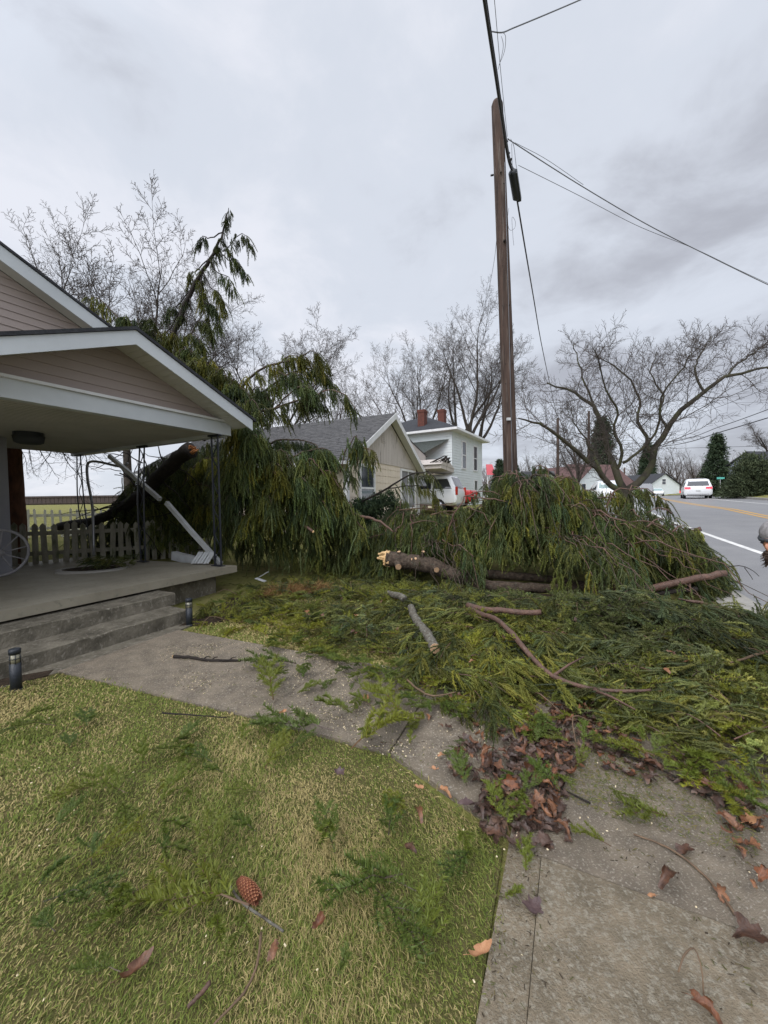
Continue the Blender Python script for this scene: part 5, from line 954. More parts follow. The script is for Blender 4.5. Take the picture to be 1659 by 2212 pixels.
def litter_h(P): x, y = P[:, 0], P[:, 1]; ed = np.clip(edge_dist(P, LITW)/1.3, 0, 1); m_ = np.clip((x+.1)/1.6, 0, 1); return ed**.8*(.03+.36*m_*np.clip((5.4-y)/.5, .25, 1)*(.75+.25*vnoise(x, y, 1.4)))

# ------------------------------------------------------------------ broken limbs and sticks lying in front
def log(name, label, pts, r0, r1, m, cut=None, cat='branch', group=None, n=18, side=(), lift=True):
    c = curve([D(*q) if len(q) == 3 else G(q[0], q[1], q[3]) for q in pts], n); rn = np.random.default_rng(int(abs(c.sum()*1000)) % 9999); c[1:-1] += rn.normal(0, r0*.12, (n-2, 3))
    if lift: c[:, 2] = np.maximum(c[:, 2], litter_h(c[:, :2])*inpoly(c[:, :2], LITW)*1.15+r0+(.13 if cat == 'branch' else .035)*inpoly(c[:, :2], LITW))
    t = thing(name, label, cat, tuple(c[n//2]), 0, group); mb = MB(); mb.tube(c, np.linspace(r0, r1, n)*(1+rn.normal(0, .05, n)), 10); rpart(t, 'stem', mb, M[m])
    if cut: mb = MB(); ax = unit(c[0]-c[1]); mb.disc(c[0], ax, r0*.96, 12, .004); rpart(t, 'cut_face', mb, M[cut])
    for f, dv, l in side: p = c[int(f*(n-1))]; mb = MB(); dv = unit(dv); mb.tube([p, p+dv*l*.5+[0, 0, .01], p+dv*l], [r0*.45, r0*.3, r0*.15], 6); rpart(t, 'side_twig', mb, M[m])
    return t
g = lambda u, v, z=.03: (u, v, None, z)
log('broken_limb', 'thick grey lichened log ending in a round sawn face on the spruce litter', [g(940, 1438, .07), g(925, 1408, .08), g(900, 1372, .09), g(888, 1345, .10)], .046, .040, 'lichen', 'cutwood')
log('broken_limb', 'short grey limb piece poking out of the litter left of the trunk', [g(872, 1322, .11), g(852, 1302, .13), g(838, 1292, .14)], .044, .035, 'lichen')
log('broken_limb', 'reddish limb pointing right across the middle of the litter', [g(1010, 1330, .22), g(1060, 1345, .22), g(1110, 1356, .22), g(1168, 1364, .20)], .032, .026, 'limb')
log('broken_limb', 'long thin red brown branch running down through the litter to the pavement', [g(1015, 1335, .22), g(1060, 1366, .2), g(1110, 1405, .2), g(1165, 1445, .2), g(1215, 1480, .16), g(1270, 1508, .12), g(1330, 1530, .09), g(1405, 1546, .06)], .027, .008, 'limb', n=30, side=((.55, (.4, .2, .1), .35), (.75, (.2, -.4, .0), .3)))
log('broken_limb', 'straight red brown limb sloping down below the fallen trunk', [(1195, 1292, 5.55), (1240, 1318, 5.3), (1290, 1345, 5.1), (1335, 1366, 4.95)], .042, .028, 'limb')
log('broken_limb', 'dark red brown limb behind the straight one, right of the trunk', [(1270, 1268, 5.7), (1310, 1290, 5.5), (1360, 1310, 5.35), (1400, 1322, 5.2), (1440, 1345, 5.0), (1490, 1370, 4.8)], .036, .018, 'limb')
log('broken_limb', 'long bare pole-like limb raised towards the road', [(1568, 1238, 5.0), (1500, 1250, 5.1), (1430, 1266, 5.2), (1370, 1274, 5.35), (1325, 1270, 5.5)], .040, .055, 'limb', 'bark', side=((.30, (.1, -.1, -1), .30),))
log('broken_limb', 'thinner dark limb under the raised bare limb', [(1505, 1272, 5.15), (1440, 1280, 5.2), (1390, 1290, 5.3)], .032, .03, 'bark_dark')
log('broken_limb', 'stubby limb end sticking out towards the white road line', [(1514, 1142, 6.0), (1495, 1149, 6.1), (1465, 1160, 6.2)], .035, .038, 'limb', 'bark_dark')
log('broken_limb', 'pale brown limb lying flat in the litter at the right picture edge', [(1680, 1440, 3.6), (1600, 1440, 3.75), (1540, 1437, 3.9), (1480, 1432, 4.0)], .022, .014, 'limb', n=20, side=((.4, (-.2, -.3, -.1), .3), (.6, (.1, -.5, 0), .3)))
log('broken_limb', 'curved brown twig arching over the litter near the right edge', [(1545, 1392, 4.1), (1510, 1410, 4.0), (1480, 1445, 3.9), (1465, 1470, 3.8)], .013, .007, 'limb')
log('broken_limb', 'thin brown branch climbing at the lower right of the litter', [(1690, 1520, 3.0), (1640, 1545, 2.95), (1600, 1580, 2.85), (1575, 1620, 2.75)], .013, .006, 'twig', side=((.3, (-.3, -.1, .1), .25),))
log('stick', 'dark snapped stick lying on the path by the porch steps', [g(375, 1418, .035), g(410, 1420, .035), g(450, 1426, .033), g(520, 1427, .03)], .016, .009, 'bark_dark', 'freshwood', 'stick', side=((.6, (.3, .5, .05), .07), (.75, (.3, .5, .05), .07), (.9, (.3, .5, .02), .08)))
log('stick', 'long thin stick bending across the lower right pavement', [g(1588, 1976, .03), g(1560, 1935, .03), g(1520, 1890, .03), g(1470, 1848, .03), g(1420, 1820, .03), g(1368, 1802, .03)], .0055, .0035, 'twig', None, 'stick', n=26)
log('stick', 'long dark twig running along the litter edge on the pavement', [g(1640, 1795, .03), g(1560, 1735, .035), g(1480, 1690, .04), g(1400, 1650, .04), g(1330, 1625, .04)], .007, .0035, 'bark_dark', None, 'stick', n=26)
log('stick', 'thin dark twig lying near the leaf drift on the pavement', [g(1275, 1735, .03), g(1235, 1715, .03), g(1190, 1690, .04)], .005, .003, 'bark_dark', None, 'stick')
log('stick', 'dark thin twig on the lawn below the path', [g(350, 1540, .05), g(420, 1545, .05), g(490, 1550, .05)], .006, .003, 'bark_dark', None, 'stick')
log('stick', 'pale twig beside the spruce cone on the lawn', [g(496, 1914, .05), g(524, 1950, .045), g(566, 1980, .045), g(612, 2012, .05)], .0045, .004, 'lichen', None, 'stick')
log('stick', 'orange brown curved twig at the bottom of the lawn', [g(564, 2015, .04), g(556, 2080, .04), g(530, 2140, .04), g(490, 2185, .04), g(450, 2225, .04)], .0045, .003, 'twig', None, 'stick')
log('stick', 'short reddish stick at the bottom edge of the lawn', [g(455, 2122, .05), g(430, 2150, .04), g(405, 2175, .03)], .007, .005, 'limb', None, 'stick')
log('stick', 'thin stalk standing in the litter near the log', [(930, 1360, 3.9), (925, 1395, 3.85), (921, 1420, 3.8)], .003, .003, 'drygrass', None, 'stalk') if False else None
log('stick', 'curved dark branchlet resting on the yellow green litter', [g(870, 1460, .1), g(905, 1490, .12), g(940, 1503, .12), g(985, 1495, .12)], .008, .004, 'twig', None, 'stick')
log('stick', 'dried dead stem curling at the bottom right of the pavement', [g(1465, 2100, .05), g(1480, 2060, .08), g(1500, 2050, .10), g(1515, 2090, .08), g(1520, 2150, .03)], .0028, .0018, 'twig', None, 'stick')
# spruce cone
cq = G(537, 1922, .045); cdir = unit(G(560, 1948, .035)-G(512, 1898, .05)); cn = thing('spruce_cone', 'red brown closed spruce cone lying on the lawn', 'cone', tuple(cq)); mb = MB(); Lc = .105; A = unit(np.cross(cdir, [0, 0, 1])); B_ = np.cross(A, cdir)
ts = np.linspace(0, 1, 14); mb.tube([cdir*Lc*(t-.5) for t in ts], [.021*max(.12, math.sin(math.pi*(.10+.82*t)))**.55 for t in ts], 14); mb.build('core', M['cone'], cn)
mb = MB(); mt2 = MB()
for k in range(150):
    t = k/150; a = k*2.39996; r = .021*max(.12, math.sin(math.pi*(.10+.82*t)))**.55; rd = A*math.cos(a)+B_*math.sin(a); tg_ = -A*math.sin(a)+B_*math.cos(a); p = cdir*Lc*(t-.5)+rd*r; w_ = .0058
    q = [p-tg_*w_-cdir*.006, p+tg_*w_-cdir*.006, p+tg_*w_*.8+cdir*.004+rd*.003, p+cdir*.010+rd*.0045, p-tg_*w_*.8+cdir*.004+rd*.003]; mb.prism(q, rd*.0018)
    mt2.prism([q[2]+rd*.0019, q[3]+rd*.0019, q[4]+rd*.0019, p+cdir*.0055+rd*.0045], rd*.0008)
mb.build('scales', M['cone'], cn); mt2.build('scale_edges', M['cone_tip'], cn)

# ------------------------------------------------------------------ spruce litter: heap (one mass) and single sprigs
rn = np.random.default_rng(301); bb0, bb1 = LITW.min(0), LITW.max(0); P = rn.uniform(bb0, bb1, (11000, 2)); P = P[inpoly(P, LITW)]; ed = edge_dist(P, LITW)
dens = np.where(P[:, 0] < -.1, .20+.25*(vnoise(P[:, 0], P[:, 1], 2.5) > .15), 1.0)*np.clip(.25+ed/.35, 0, 1)*np.clip(.9+.5*vnoise(P[:, 0], P[:, 1], 1.8), .15, 1); P = P[rn.uniform(0, 1, len(P)) < dens*.8]
SPL = [spray_proto(40+i, rn.uniform(.24, .38), 8, 40, .026, .0034) for i in range(6)]
def lay(rn, n, tilt=.25):
    yaw = rn.uniform(0, 6.28, n); pt, rl = rn.normal(0, tilt, n), rn.normal(0, tilt, n); c, s = np.cos, np.sin
    Rz = np.zeros((n, 3, 3)); Rz[:, 0, 0] = c(yaw); Rz[:, 0, 1] = -s(yaw); Rz[:, 1, 0] = s(yaw); Rz[:, 1, 1] = c(yaw); Rz[:, 2, 2] = 1
    Ry = np.zeros((n, 3, 3)); Ry[:, 0, 0] = c(pt); Ry[:, 0, 2] = s(pt); Ry[:, 1, 1] = 1; Ry[:, 2, 0] = -s(pt); Ry[:, 2, 2] = c(pt)
    Rx = np.zeros((n, 3, 3)); Rx[:, 0, 0] = 1; Rx[:, 1, 1] = c(rl); Rx[:, 1, 2] = -s(rl); Rx[:, 2, 1] = s(rl); Rx[:, 2, 2] = c(rl)
    return Rz@Ry@Rx
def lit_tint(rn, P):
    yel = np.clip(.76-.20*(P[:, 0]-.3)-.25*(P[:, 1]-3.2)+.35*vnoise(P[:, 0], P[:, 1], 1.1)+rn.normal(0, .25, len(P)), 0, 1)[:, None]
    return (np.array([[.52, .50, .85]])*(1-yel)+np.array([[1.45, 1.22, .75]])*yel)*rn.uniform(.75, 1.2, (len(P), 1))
lh = litter_h(P); zz = lh*rn.uniform(.45, 1.2, len(P))+.012
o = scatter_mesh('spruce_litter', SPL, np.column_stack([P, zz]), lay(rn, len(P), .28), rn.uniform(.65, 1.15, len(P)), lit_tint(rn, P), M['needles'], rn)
tag(o, 'thick mat of broken green spruce twigs covering the lawn, path and pavement', 'litter', kind='stuff')
# broken boughs lying in the mat: fans of branchlets sweeping one way from a short stem
fp_, fd_, fs_, ft_, fst = [], [], [], [], []
F0 = rn.uniform(bb0, bb1, (3000, 2)); F0 = F0[inpoly(F0, LITW)]; e_ = edge_dist(F0, LITW); F0 = F0[rn.uniform(0, 1, len(F0)) < np.where(F0[:, 0] < -.2, .09, 1)*np.clip(.35+e_/.5, 0, 1)]; F0 = F0[~((F0[:, 0] > -.2) & (F0[:, 0] < 2.6) & (F0[:, 1] > 5.25))][:480]
for x, y in F0:
    a = 2.9*vnoise(np.array(x), np.array(y), .55)+rn.normal(0, .7)-.6; l = rn.uniform(.25, .6); z = float(litter_h(np.array([[x, y]]))[0])*rn.uniform(.8, 1.15)+rn.uniform(.05, .14); k = int(rn.integers(7, 13))
    st = np.array([[x+math.cos(a)*l*q, y+math.sin(a)*l*q, z+.07*math.sin(q*2.6)-.04*q] for q in np.linspace(0, 1, 7)]); fst += [st-[0, 0, .03]]*(rn.uniform() < .45); t = np.sort(rn.uniform(.1, 1, k))*6; i = np.minimum(t.astype(int), 5); pp = st[i]+(st[i+1]-st[i])*(t-i)[:, None]; sa = a+np.where(np.arange(k) % 2, 1, -1)*rn.uniform(.15, .8, k)
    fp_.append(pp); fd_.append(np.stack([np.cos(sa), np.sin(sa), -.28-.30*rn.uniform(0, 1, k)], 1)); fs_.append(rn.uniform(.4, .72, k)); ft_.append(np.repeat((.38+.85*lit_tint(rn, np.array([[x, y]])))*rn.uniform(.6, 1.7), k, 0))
fp_, fd_, fs_, ft_ = np.vstack(fp_), unit(np.vstack(fd_)), np.concatenate(fs_), np.vstack(ft_)
o = scatter_mesh('spruce_litter', TAILS, fp_, rots(fd_, rn.uniform(0, 6.28, len(fp_))), fs_, tints(rn, len(fp_))*ft_, M['needles'], rn); tag(o, 'fans of broken spruce branchlets heaped over the lawn and pavement', 'litter', kind='stuff')
V_, Q_ = tubes(np.array(fst), np.tile(np.linspace(.0045, .002, 7), (len(fst), 1)), 4); o = npmesh('twig_litter', V_, Q_, M['limb'], smooth=True); tag(o, 'brown stems of the broken branchlets in the mat', 'litter', kind='stuff')
# loose branchlets curving over the heap
k = 950; Q = rn.uniform(bb0, bb1, (k*3, 2)); Q = Q[inpoly(Q, LITW)]; Q = Q[edge_dist(Q, LITW) > .12]; Q = Q[(Q[:, 0] > -.3) | (rn.uniform(0, 1, len(Q)) < .3)][:k]
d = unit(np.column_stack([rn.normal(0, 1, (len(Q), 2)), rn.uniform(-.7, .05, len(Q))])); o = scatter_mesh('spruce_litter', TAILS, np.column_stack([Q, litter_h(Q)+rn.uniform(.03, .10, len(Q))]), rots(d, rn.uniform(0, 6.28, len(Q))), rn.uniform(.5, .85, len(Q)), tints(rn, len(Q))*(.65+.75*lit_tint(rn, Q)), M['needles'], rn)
tag(o, 'loose drooping spruce branchlets tangled over the mat of broken twigs', 'litter', kind='stuff')
mb = MB()
for i in range(70):
    p = Q[i % len(Q)]+rn.normal(0, .1, 2); z = float(litter_h(p[None])[0])+.04; a = rn.uniform(0, 6.28); l = rn.uniform(.15, .5); q = [np.array([p[0], p[1], z]), np.array([p[0]+math.cos(a)*l*.5, p[1]+math.sin(a)*l*.5, z+rn.uniform(.0, .10)]), np.array([p[0]+math.cos(a+.5)*l, p[1]+math.sin(a+.5)*l, z-.02])]
    mb.tube(curve(q, 7), np.linspace(.006, .003, 7), 5)
tag(mb.build('twig_litter', M['twig']), 'scattered bare brown twigs among the broken spruce litter', 'litter', kind='stuff')

SPH = []
rn = np.random.default_rng(303)
for i in range(9):
    v, c = spray_proto(60+i, (.16, .20, .24, .28, .32, .22, .18, .26, .12)[i], (5, 6, 8, 9, 10, 7, 4, 3, 2)[i], 110, .021, .0023, base_bare=.25 if i % 2 else .1)
    me = npmesh('spruce_sprig', v, np.arange(len(v)).reshape(-1, 3), M['sprig'], None, c); SPH.append(me.data); bpy.data.objects.remove(me)
def sprig(x, y, z, yaw, k, label, group, sc_=1.0, tilt=.08):
    o = bpy.data.objects.new('spruce_sprig', SPH[k]); COL.objects.link(o); o.location = (x, y, z); o.rotation_euler = (rn.normal(0, tilt), rn.normal(0, tilt)-.05, yaw); o.scale = (sc_,)*3; return tag(o, label, 'sprig', group)
# named single sprigs: (root pixel, tip pixel, prototype, label)
for (u, v, u2, v2, kk, lab) in ((442, 1915, 452, 1800, 4, 'broad feathery spruce sprig on the lawn left of the cone'), (725, 1870, 690, 1775, 4, 'fan shaped spruce sprig standing out on the lawn right of the cone'), (540, 1990, 350, 1925, 3, 'dark spruce sprig pointing left below the cone'), (540, 1985, 515, 2075, 7, 'narrow spruce sprig pointing down below the cone'),
        (800, 1935, 890, 2100, 3, 'long dark spruce sprig on the lawn near the pavement edge'), (905, 2110, 950, 1950, 3, 'upright spruce sprig on the lawn beside the pavement edge'), (870, 1920, 720, 1985, 5, 'yellow tinted sprig crossing below the fan shaped one'), (1100, 1810, 1070, 1720, 3, 'bright spruce sprig in the leaf drift at the pavement corner'), (1010, 1720, 985, 1660, 2, 'bushy green sprig at the lawn edge beside the leaf drift'),
        (1136, 1890, 1128, 1832, 0, 'small dark sprig lying alone on the pavement below the drift'), (1090, 1945, 1130, 1938, 8, 'tiny sprig by the purple leaf on the pavement'), (1440, 1772, 1340, 1768, 6, 'yellow green sprig on the pavement right of the drift'), (1320, 1835, 1250, 1815, 5, 'green sprig lying over the end of the leaf drift'), (640, 1440, 530, 1450, 2, 'mossy yellow sprig lying across the path'), (590, 1530, 560, 1465, 2, 'yellow green sprig hanging over the near path edge'),
        (720, 1600, 560, 1570, 3, 'long sprig along the lawn side of the path'), (760, 1560, 690, 1545, 6, 'short yellow sprig on the pebbly path slab'), (760, 1640, 850, 1575, 5, 'sprig crossing the path joint'), (870, 1560, 790, 1500, 2, 'bright sprig at the litter edge by the tan leaf'), (200, 1720, 110, 1760, 7, 'dull sprig pressed into the left lawn'), (120, 1585, 20, 1605, 7, 'dark sprig at the left lawn edge'), (350, 1800, 400, 1830, 6, 'olive sprig above the feathery sprig on the lawn'),
        (1530, 1640, 1500, 1700, 1, 'green sprig on the pavement under the long twig'), (840, 1830, 850, 1760, 1, 'small sprig on the lawn below the lone purple leaf')):
    p, q = G(u, v, .03), G(u2, v2, .03); yw = math.atan2(q[1]-p[1], q[0]-p[0]); l = math.hypot(*(q-p)[:2]); nat = (.16, .20, .24, .28, .32, .22, .18, .26, .12)[kk]
    onlawn = p[0] < .44*(p[1]-1.05)/.898+.24 and p[1] < 2.9; sprig(p[0], p[1], .072 if onlawn else .035, yw, kk, lab, 'single broken spruce sprigs', min(max(l/nat, .6), 1.7)*1.12)
zones = [('small green spruce sprig lying on the lawn', [(20, 1560), (600, 1600), (960, 1720), (1060, 1840), (1030, 2200), (100, 2200), (20, 1900)], 46, .058, .92), ('small green spruce sprig lying on the pale path', [(560, 1440), (830, 1440), (1000, 1540), (1050, 1640), (860, 1640), (600, 1560)], 36, .033, .8),
         ('spruce sprig at the ragged front edge of the litter', [(560, 1375), (700, 1410), (850, 1440), (930, 1520), (1180, 1535), (1420, 1640), (1640, 1730), (1640, 1790), (1420, 1700), (1180, 1600), (920, 1590), (840, 1500), (640, 1440)], 90, .05, 1.0), ('small spruce sprig among the brown leaves on the pavement', [(1060, 1580), (1300, 1600), (1330, 1750), (1250, 1830), (1100, 1810)], 12, .045, .8), ('spruce sprig lying on the grass between path and porch', [(430, 1350), (560, 1375), (640, 1420), (800, 1415), (760, 1290), (500, 1290)], 45, .05, 1.0)]
for lab, poly, n, z, sc_ in zones:
    W = np.array([G(u, v)[:2] for u, v in poly]); P = rn.uniform(W.min(0), W.max(0), (n*12, 2)); P = P[inpoly(P, W)][:n]
    for x, y in P: sprig(x, y, z+rn.uniform(0, .02), rn.uniform(0, 6.28), int(rn.integers(0, 9)), lab, 'spruce sprigs: '+lab, sc_*rn.uniform(.55, 1.1), .12)
# bough dropped on the soil ring of the porch floor
bt = thing('spruce_bough', 'small dark spruce bough dropped on the stone ring of the porch floor', 'branch', (RING[0], RING[1], .42)); k = 46; a = rn.uniform(0, 6.28, k); pos = np.column_stack([RING[0]+.10+.26*rn.normal(0, .6, k), RING[1]+.05+.16*rn.normal(0, .6, k), .46+.16*rn.uniform(0, 1, k)]); o = scatter_mesh('foliage', TAILS, pos, rots(unit(np.column_stack([np.cos(a), np.sin(a), rn.uniform(-.6, .1, k)])), a), rn.uniform(.5, .8, k), tints(rn, k)*.8, M['needles'], rn, bt)
mb = MB(); mb.tube([(RING[0]-.35, RING[1]+.1, .52), (RING[0]+.1, RING[1], .50), (RING[0]+.45, RING[1]-.08, .44)], [.012, .009, .005], 6); rpart(bt, 'stem', mb, M['bark'])
# loose needles and sawdust
def bits(name, label, poly, n, ln, wd, m, cols, z):
    W = np.array([G(u, v)[:2] for u, v in poly]); P = rn.uniform(W.min(0), W.max(0), (n*4, 2)); P = P[inpoly(P, W)]; P = P[rn.uniform(-.6, 1.2, len(P)) < vnoise(P[:, 0], P[:, 1], 3.0)][:n]; n = len(P); a = rn.uniform(0, 6.28, n); l = ln*rn.uniform(.5, 1.3, n)
    c = np.column_stack([P, np.full(n, z)]); d = np.stack([np.cos(a), np.sin(a), rn.normal(0, .15, n)], 1)*l[:, None]; s = np.stack([-np.sin(a), np.cos(a), rn.normal(0, .5, n)], 1)*wd
    V = np.stack([c-d/2-s, c-d/2+s, c+d/2+s, c+d/2-s, c+[0, 0, wd*1.6]], 1).reshape(-1, 3); b_ = (np.arange(n)*5)[:, None]; T = np.vstack([b_+[0, 1, 4], b_+[1, 2, 4], b_+[2, 3, 4], b_+[3, 0, 4]])
    cc = np.repeat(np.array(cols)[rn.integers(0, len(cols), n)], 5, 0); tag(npmesh(name, V, T, m, None, cc), label, 'litter', kind='stuff')
bits('wood_chips', 'pale sawdust chips sprinkled over the path slabs', [(330, 1400), (520, 1390), (760, 1430), (860, 1470), (960, 1540), (1080, 1590), (1060, 1660), (860, 1640), (640, 1560), (380, 1490)], 1500, .008, .0026, M['chips'], [(.7, .6, .4)], .022)
bits('wood_chips', 'pale sawdust chips dusting the lawn and pavement', [(20, 1560), (1660, 1600), (1660, 2212), (20, 2212)], 110, .008, .0026, M['chips'], [(.7, .6, .4)], .04)
bits('fallen_needles', 'loose yellow green spruce needles strewn on the pavement', [(1120, 1600), (1330, 1620), (1640, 1740), (1640, 1860), (1500, 1830), (1330, 1780), (1200, 1730)], 2600, .016, .0011, M['grass'], [(.16, .17, .04), (.10, .13, .03), (.22, .18, .07)], .026)
bits('fallen_needles', 'loose needles and brown bits strewn over the path slabs', [(330, 1400), (520, 1390), (760, 1430), (960, 1540), (1080, 1590), (1060, 1700), (860, 1640), (640, 1560), (380, 1490)], 2200, .018, .0014, M['grass'], [(.16, .17, .04), (.09, .11, .03), (.14, .09, .05), (.05, .035, .025)], .022)
bits('fallen_needles', 'fine brown plant bits scattered over the nearest pavement', [(1060, 1840), (1640, 1850), (1640, 2212), (1040, 2212)], 420, .014, .0014, M['grass'], [(.16, .13, .06), (.06, .045, .03), (.10, .10, .04)], .026)

# ------------------------------------------------------------------ dead leaves
def leaf_mesh(seed, lobes=5, size=.09, roll=1.0):
    """a lobed dead leaf with a torn edge, rolled along its length and crumpled"""
    size *= .58; rn = np.random.default_rng(seed); na_, nrg = 48, 6; V = [(0, 0, 0)]; an = 2*math.pi*np.arange(na_)/na_
    edge = (.58+.42*np.abs(np.cos(lobes*an/2))**rn.uniform(.8, 2.0))*(1+.08*np.sin(lobes*4*an+seed))*(1+.10*np.sin(2*an+rn.uniform(0, 6))+.07*np.sin(3*an+rn.uniform(0, 6)))
    for k in range(rn.integers(1, 4)): edge *= 1-rn.uniform(.2, .5)*np.exp(-((an-rn.uniform(0, 6.28)+3.14) % 6.283-3.14)**2/.05)
    asp = rn.uniform(.68, .95)
    for r in range(1, nrg+1):
        for k in range(na_): q = r/nrg*edge[k]; V.append((size*.72*q*math.cos(an[k]), size*.72*asp*q*math.sin(an[k]), 0))
    V = np.array(V); x, y = V[:, 0].copy(), V[:, 1].copy(); Rr = size*rn.uniform(.30, .8)/roll; th = y/Rr; V[:, 1] = Rr*np.sin(th)*(1+.1*np.sign(y)); V[:, 2] = Rr*(1-np.cos(th)); R2 = size*rn.uniform(.6, 2.0)*rn.choice([-1, 1]); V[:, 2] += x*x/(2*R2)
    V[:, 2] += size*.055*(np.sin(8*x/size+rn.uniform(0, 6))+np.sin(9*y/size+rn.uniform(0, 6)))*np.hypot(x, y)/size*1.6; V[:, 2] -= V[:, 2].min()
    Fc = [(0, 1+k, 1+(k+1) % na_) for k in range(na_)]+[(1+(r-1)*na_+k, 1+r*na_+k, 1+r*na_+(k+1) % na_, 1+(r-1)*na_+(k+1) % na_) for r in range(1, nrg) for k in range(na_)]
    mb = MB(); mb.add(V, Fc, True); z0 = V[0, 2]; st = np.array([(-size*.3, 0, z0+.001), (-size*.7, size*.06, max(z0*.6, .004)), (-size*.95, size*.12, .004)]); mb.tube(st, [.001, .0009, .0012], 4)
    o = mb.build('dead_leaf', M['leaf']); me = o.data; bpy.data.objects.remove(o); return me
LEAF = [leaf_mesh(s, lb, sz, cu) for s, lb, sz, cu in ((1, 5, .11, .7), (2, 5, .10, 1.1), (3, 3, .085, 1.3), (4, 5, .12, .9), (5, 2, .08, 1.5), (6, 5, .105, 1.4), (7, 3, .07, .8), (8, 2, .095, 1.9))]
rn = np.random.default_rng(401)
def leaf(x, y, z, k, label, group, m=None, sc_=1.0, tilt=.35, yaw=None):
    me = LEAF[k]
    if m: me = me.copy(); me.materials[0] = M[m]
    o = bpy.data.objects.new('dead_leaf', me); COL.objects.link(o); o.location = (x, y, z); o.rotation_euler = (rn.normal(0, tilt*.7), rn.normal(0, tilt*.7), rn.uniform(0, 6.28) if yaw is None else yaw); o.scale = (sc_,)*3; return tag(o, label, 'leaf', group)
for (u, v, k, m, sc_, z, lab) in ((1628, 1772, 1, 'leaf_tan', 1.35, .045, 'large tan torn leaf at the right edge of the pavement'), (1440, 1905, 5, None, 1.15, .03, 'folded maroon leaf right of the long bent stick'), (1478, 1838, 1, None, 1.0, .03, 'crumpled brown leaf just above the long bent stick'), (1150, 1960, 0, 'leaf_purple', .95, .03, 'flat purple leaf alone on the pavement'), (1036, 2058, 7, 'leaf_tan', 1.05, .05, 'orange curled leaf hanging on the pavement edge'),
        (1628, 2035, 3, None, 1.2, .04, 'big dark red leaf at the right edge near the bottom'), (608, 1541, 7, 'leaf_tan', 1.1, .05, 'orange leaf at the near edge of the path'), (790, 1508, 1, 'leaf_tan', .9, .05, 'tan leaf on the path beside the bright sprig'), (960, 1716, 5, 'leaf_tan', .75, .06, 'pinkish tan curled leaf on the lawn by the drift'), (906, 1702, 2, 'leaf_tan', .7, .06, 'small pale brown leaf left of the pinkish one'), (938, 1662, 2, 'leaf_tan', .7, .06, 'orange leaf at the corner of lawn and path'), (952, 1632, 6, 'leaf_tan', .8, .05, 'yellowish leaf at the path corner'),
        (735, 1668, 0, 'leaf_purple', .75, .06, 'lone purple brown leaf on the middle of the lawn'), (885, 1840, 3, None, .7, .06, 'dark brown leaf on the lawn below the drift'), (1010, 1745, 3, 'leaf_purple', .9, .06, 'dark crumpled leaf at the lawn edge of the drift'), (905, 1765, 5, None, .9, .06, 'large brown leaf on the lawn left of the drift'), (290, 2095, 7, None, 1.2, .05, 'dark folded leaf at the bottom left of the lawn'), (690, 1990, 2, None, .8, .06, 'shrivelled brown leaf on the lawn right of the cone'), (590, 2055, 4, None, .9, .06, 'dark curled leaf on the lawn below the cone'),
        (1070, 1800, 1, None, 1.0, .05, 'curled pale brown leaf at the pavement corner'), (1408, 1935, 4, 'leaf_tan', .55, .03, 'tiny pale shrivelled leaf on the pavement'), (1560, 1930, 1, None, .85, .03, 'brown leaf near the right edge below the bent stick'), (175, 1572, 4, None, .7, .06, 'small dark leaf on the far left lawn'), (775, 1370, 3, None, .9, .09, 'brown leaf on the litter between path and porch'), (1430, 1495, 2, 'leaf_tan', .8, .2, 'tan leaf caught in the right hand litter'), (770, 1330, 2, 'leaf_tan', .9, .08, 'pale tan leaf on the grass before the porch'), (690, 1348, 6, None, .9, .08, 'red brown leaf on the grass before the porch'), (1520, 2190, 5, None, .9, .03, 'curled brown leaf at the bottom right of the pavement')):
    p = G(u, v, z); leaf(p[0], p[1], z, k, lab, 'single dead leaves', m, sc_, .2)
lz = [('brown wet leaf in the dense leaf drift on the pavement', [(1060, 1640), (1150, 1560), (1230, 1530), (1290, 1560), (1280, 1640), (1230, 1700), (1210, 1780), (1240, 1830), (1140, 1850), (1100, 1850), (1050, 1830), (1030, 1760), (1060, 1720), (960, 1680), (1000, 1600)], 132, .03, .05), ('brown leaf scattered on the path side of the leaf drift', [(900, 1530), (1080, 1500), (1180, 1520), (1100, 1620), (1000, 1620), (900, 1580)], 30, .025, .03), ('brown leaf along the litter edge on the pavement', [(1250, 1560), (1480, 1660), (1640, 1720), (1640, 1790), (1480, 1720), (1300, 1680)], 36, .03, .05),
      ('brown leaf in the small drift at the right picture edge', [(1560, 1790), (1659, 1790), (1659, 1960), (1600, 1930)], 22, .025, .04), ('brown leaf lying among the broken spruce twigs', [(650, 1300), (1000, 1340), (1500, 1450), (1640, 1600), (1300, 1560), (900, 1480), (650, 1400)], 36, .09, .06), ('brown leaf or shred at the roadside past the fallen top', [(1590, 1300), (1659, 1345), (1659, 1380), (1600, 1350)], 15, .03, .02)]
for lab, poly, n, z0, dz in lz:
    W = np.array([G(u, v)[:2] for u, v in poly]); P = rn.uniform(W.min(0), W.max(0), (n*14, 2)); P = P[inpoly(P, W)][:n]
    hh = litter_h(P)*inpoly(P, LITW); big = .72 if 'right picture edge' in lab else 1.0
    for (x, y), q in zip(P, hh): leaf(x, y, z0+rn.uniform(0, dz)+q*.9, int(rn.integers(0, 8)), lab, 'dead leaves: '+lab, None, big*rn.uniform(.6, 1.05), .4)

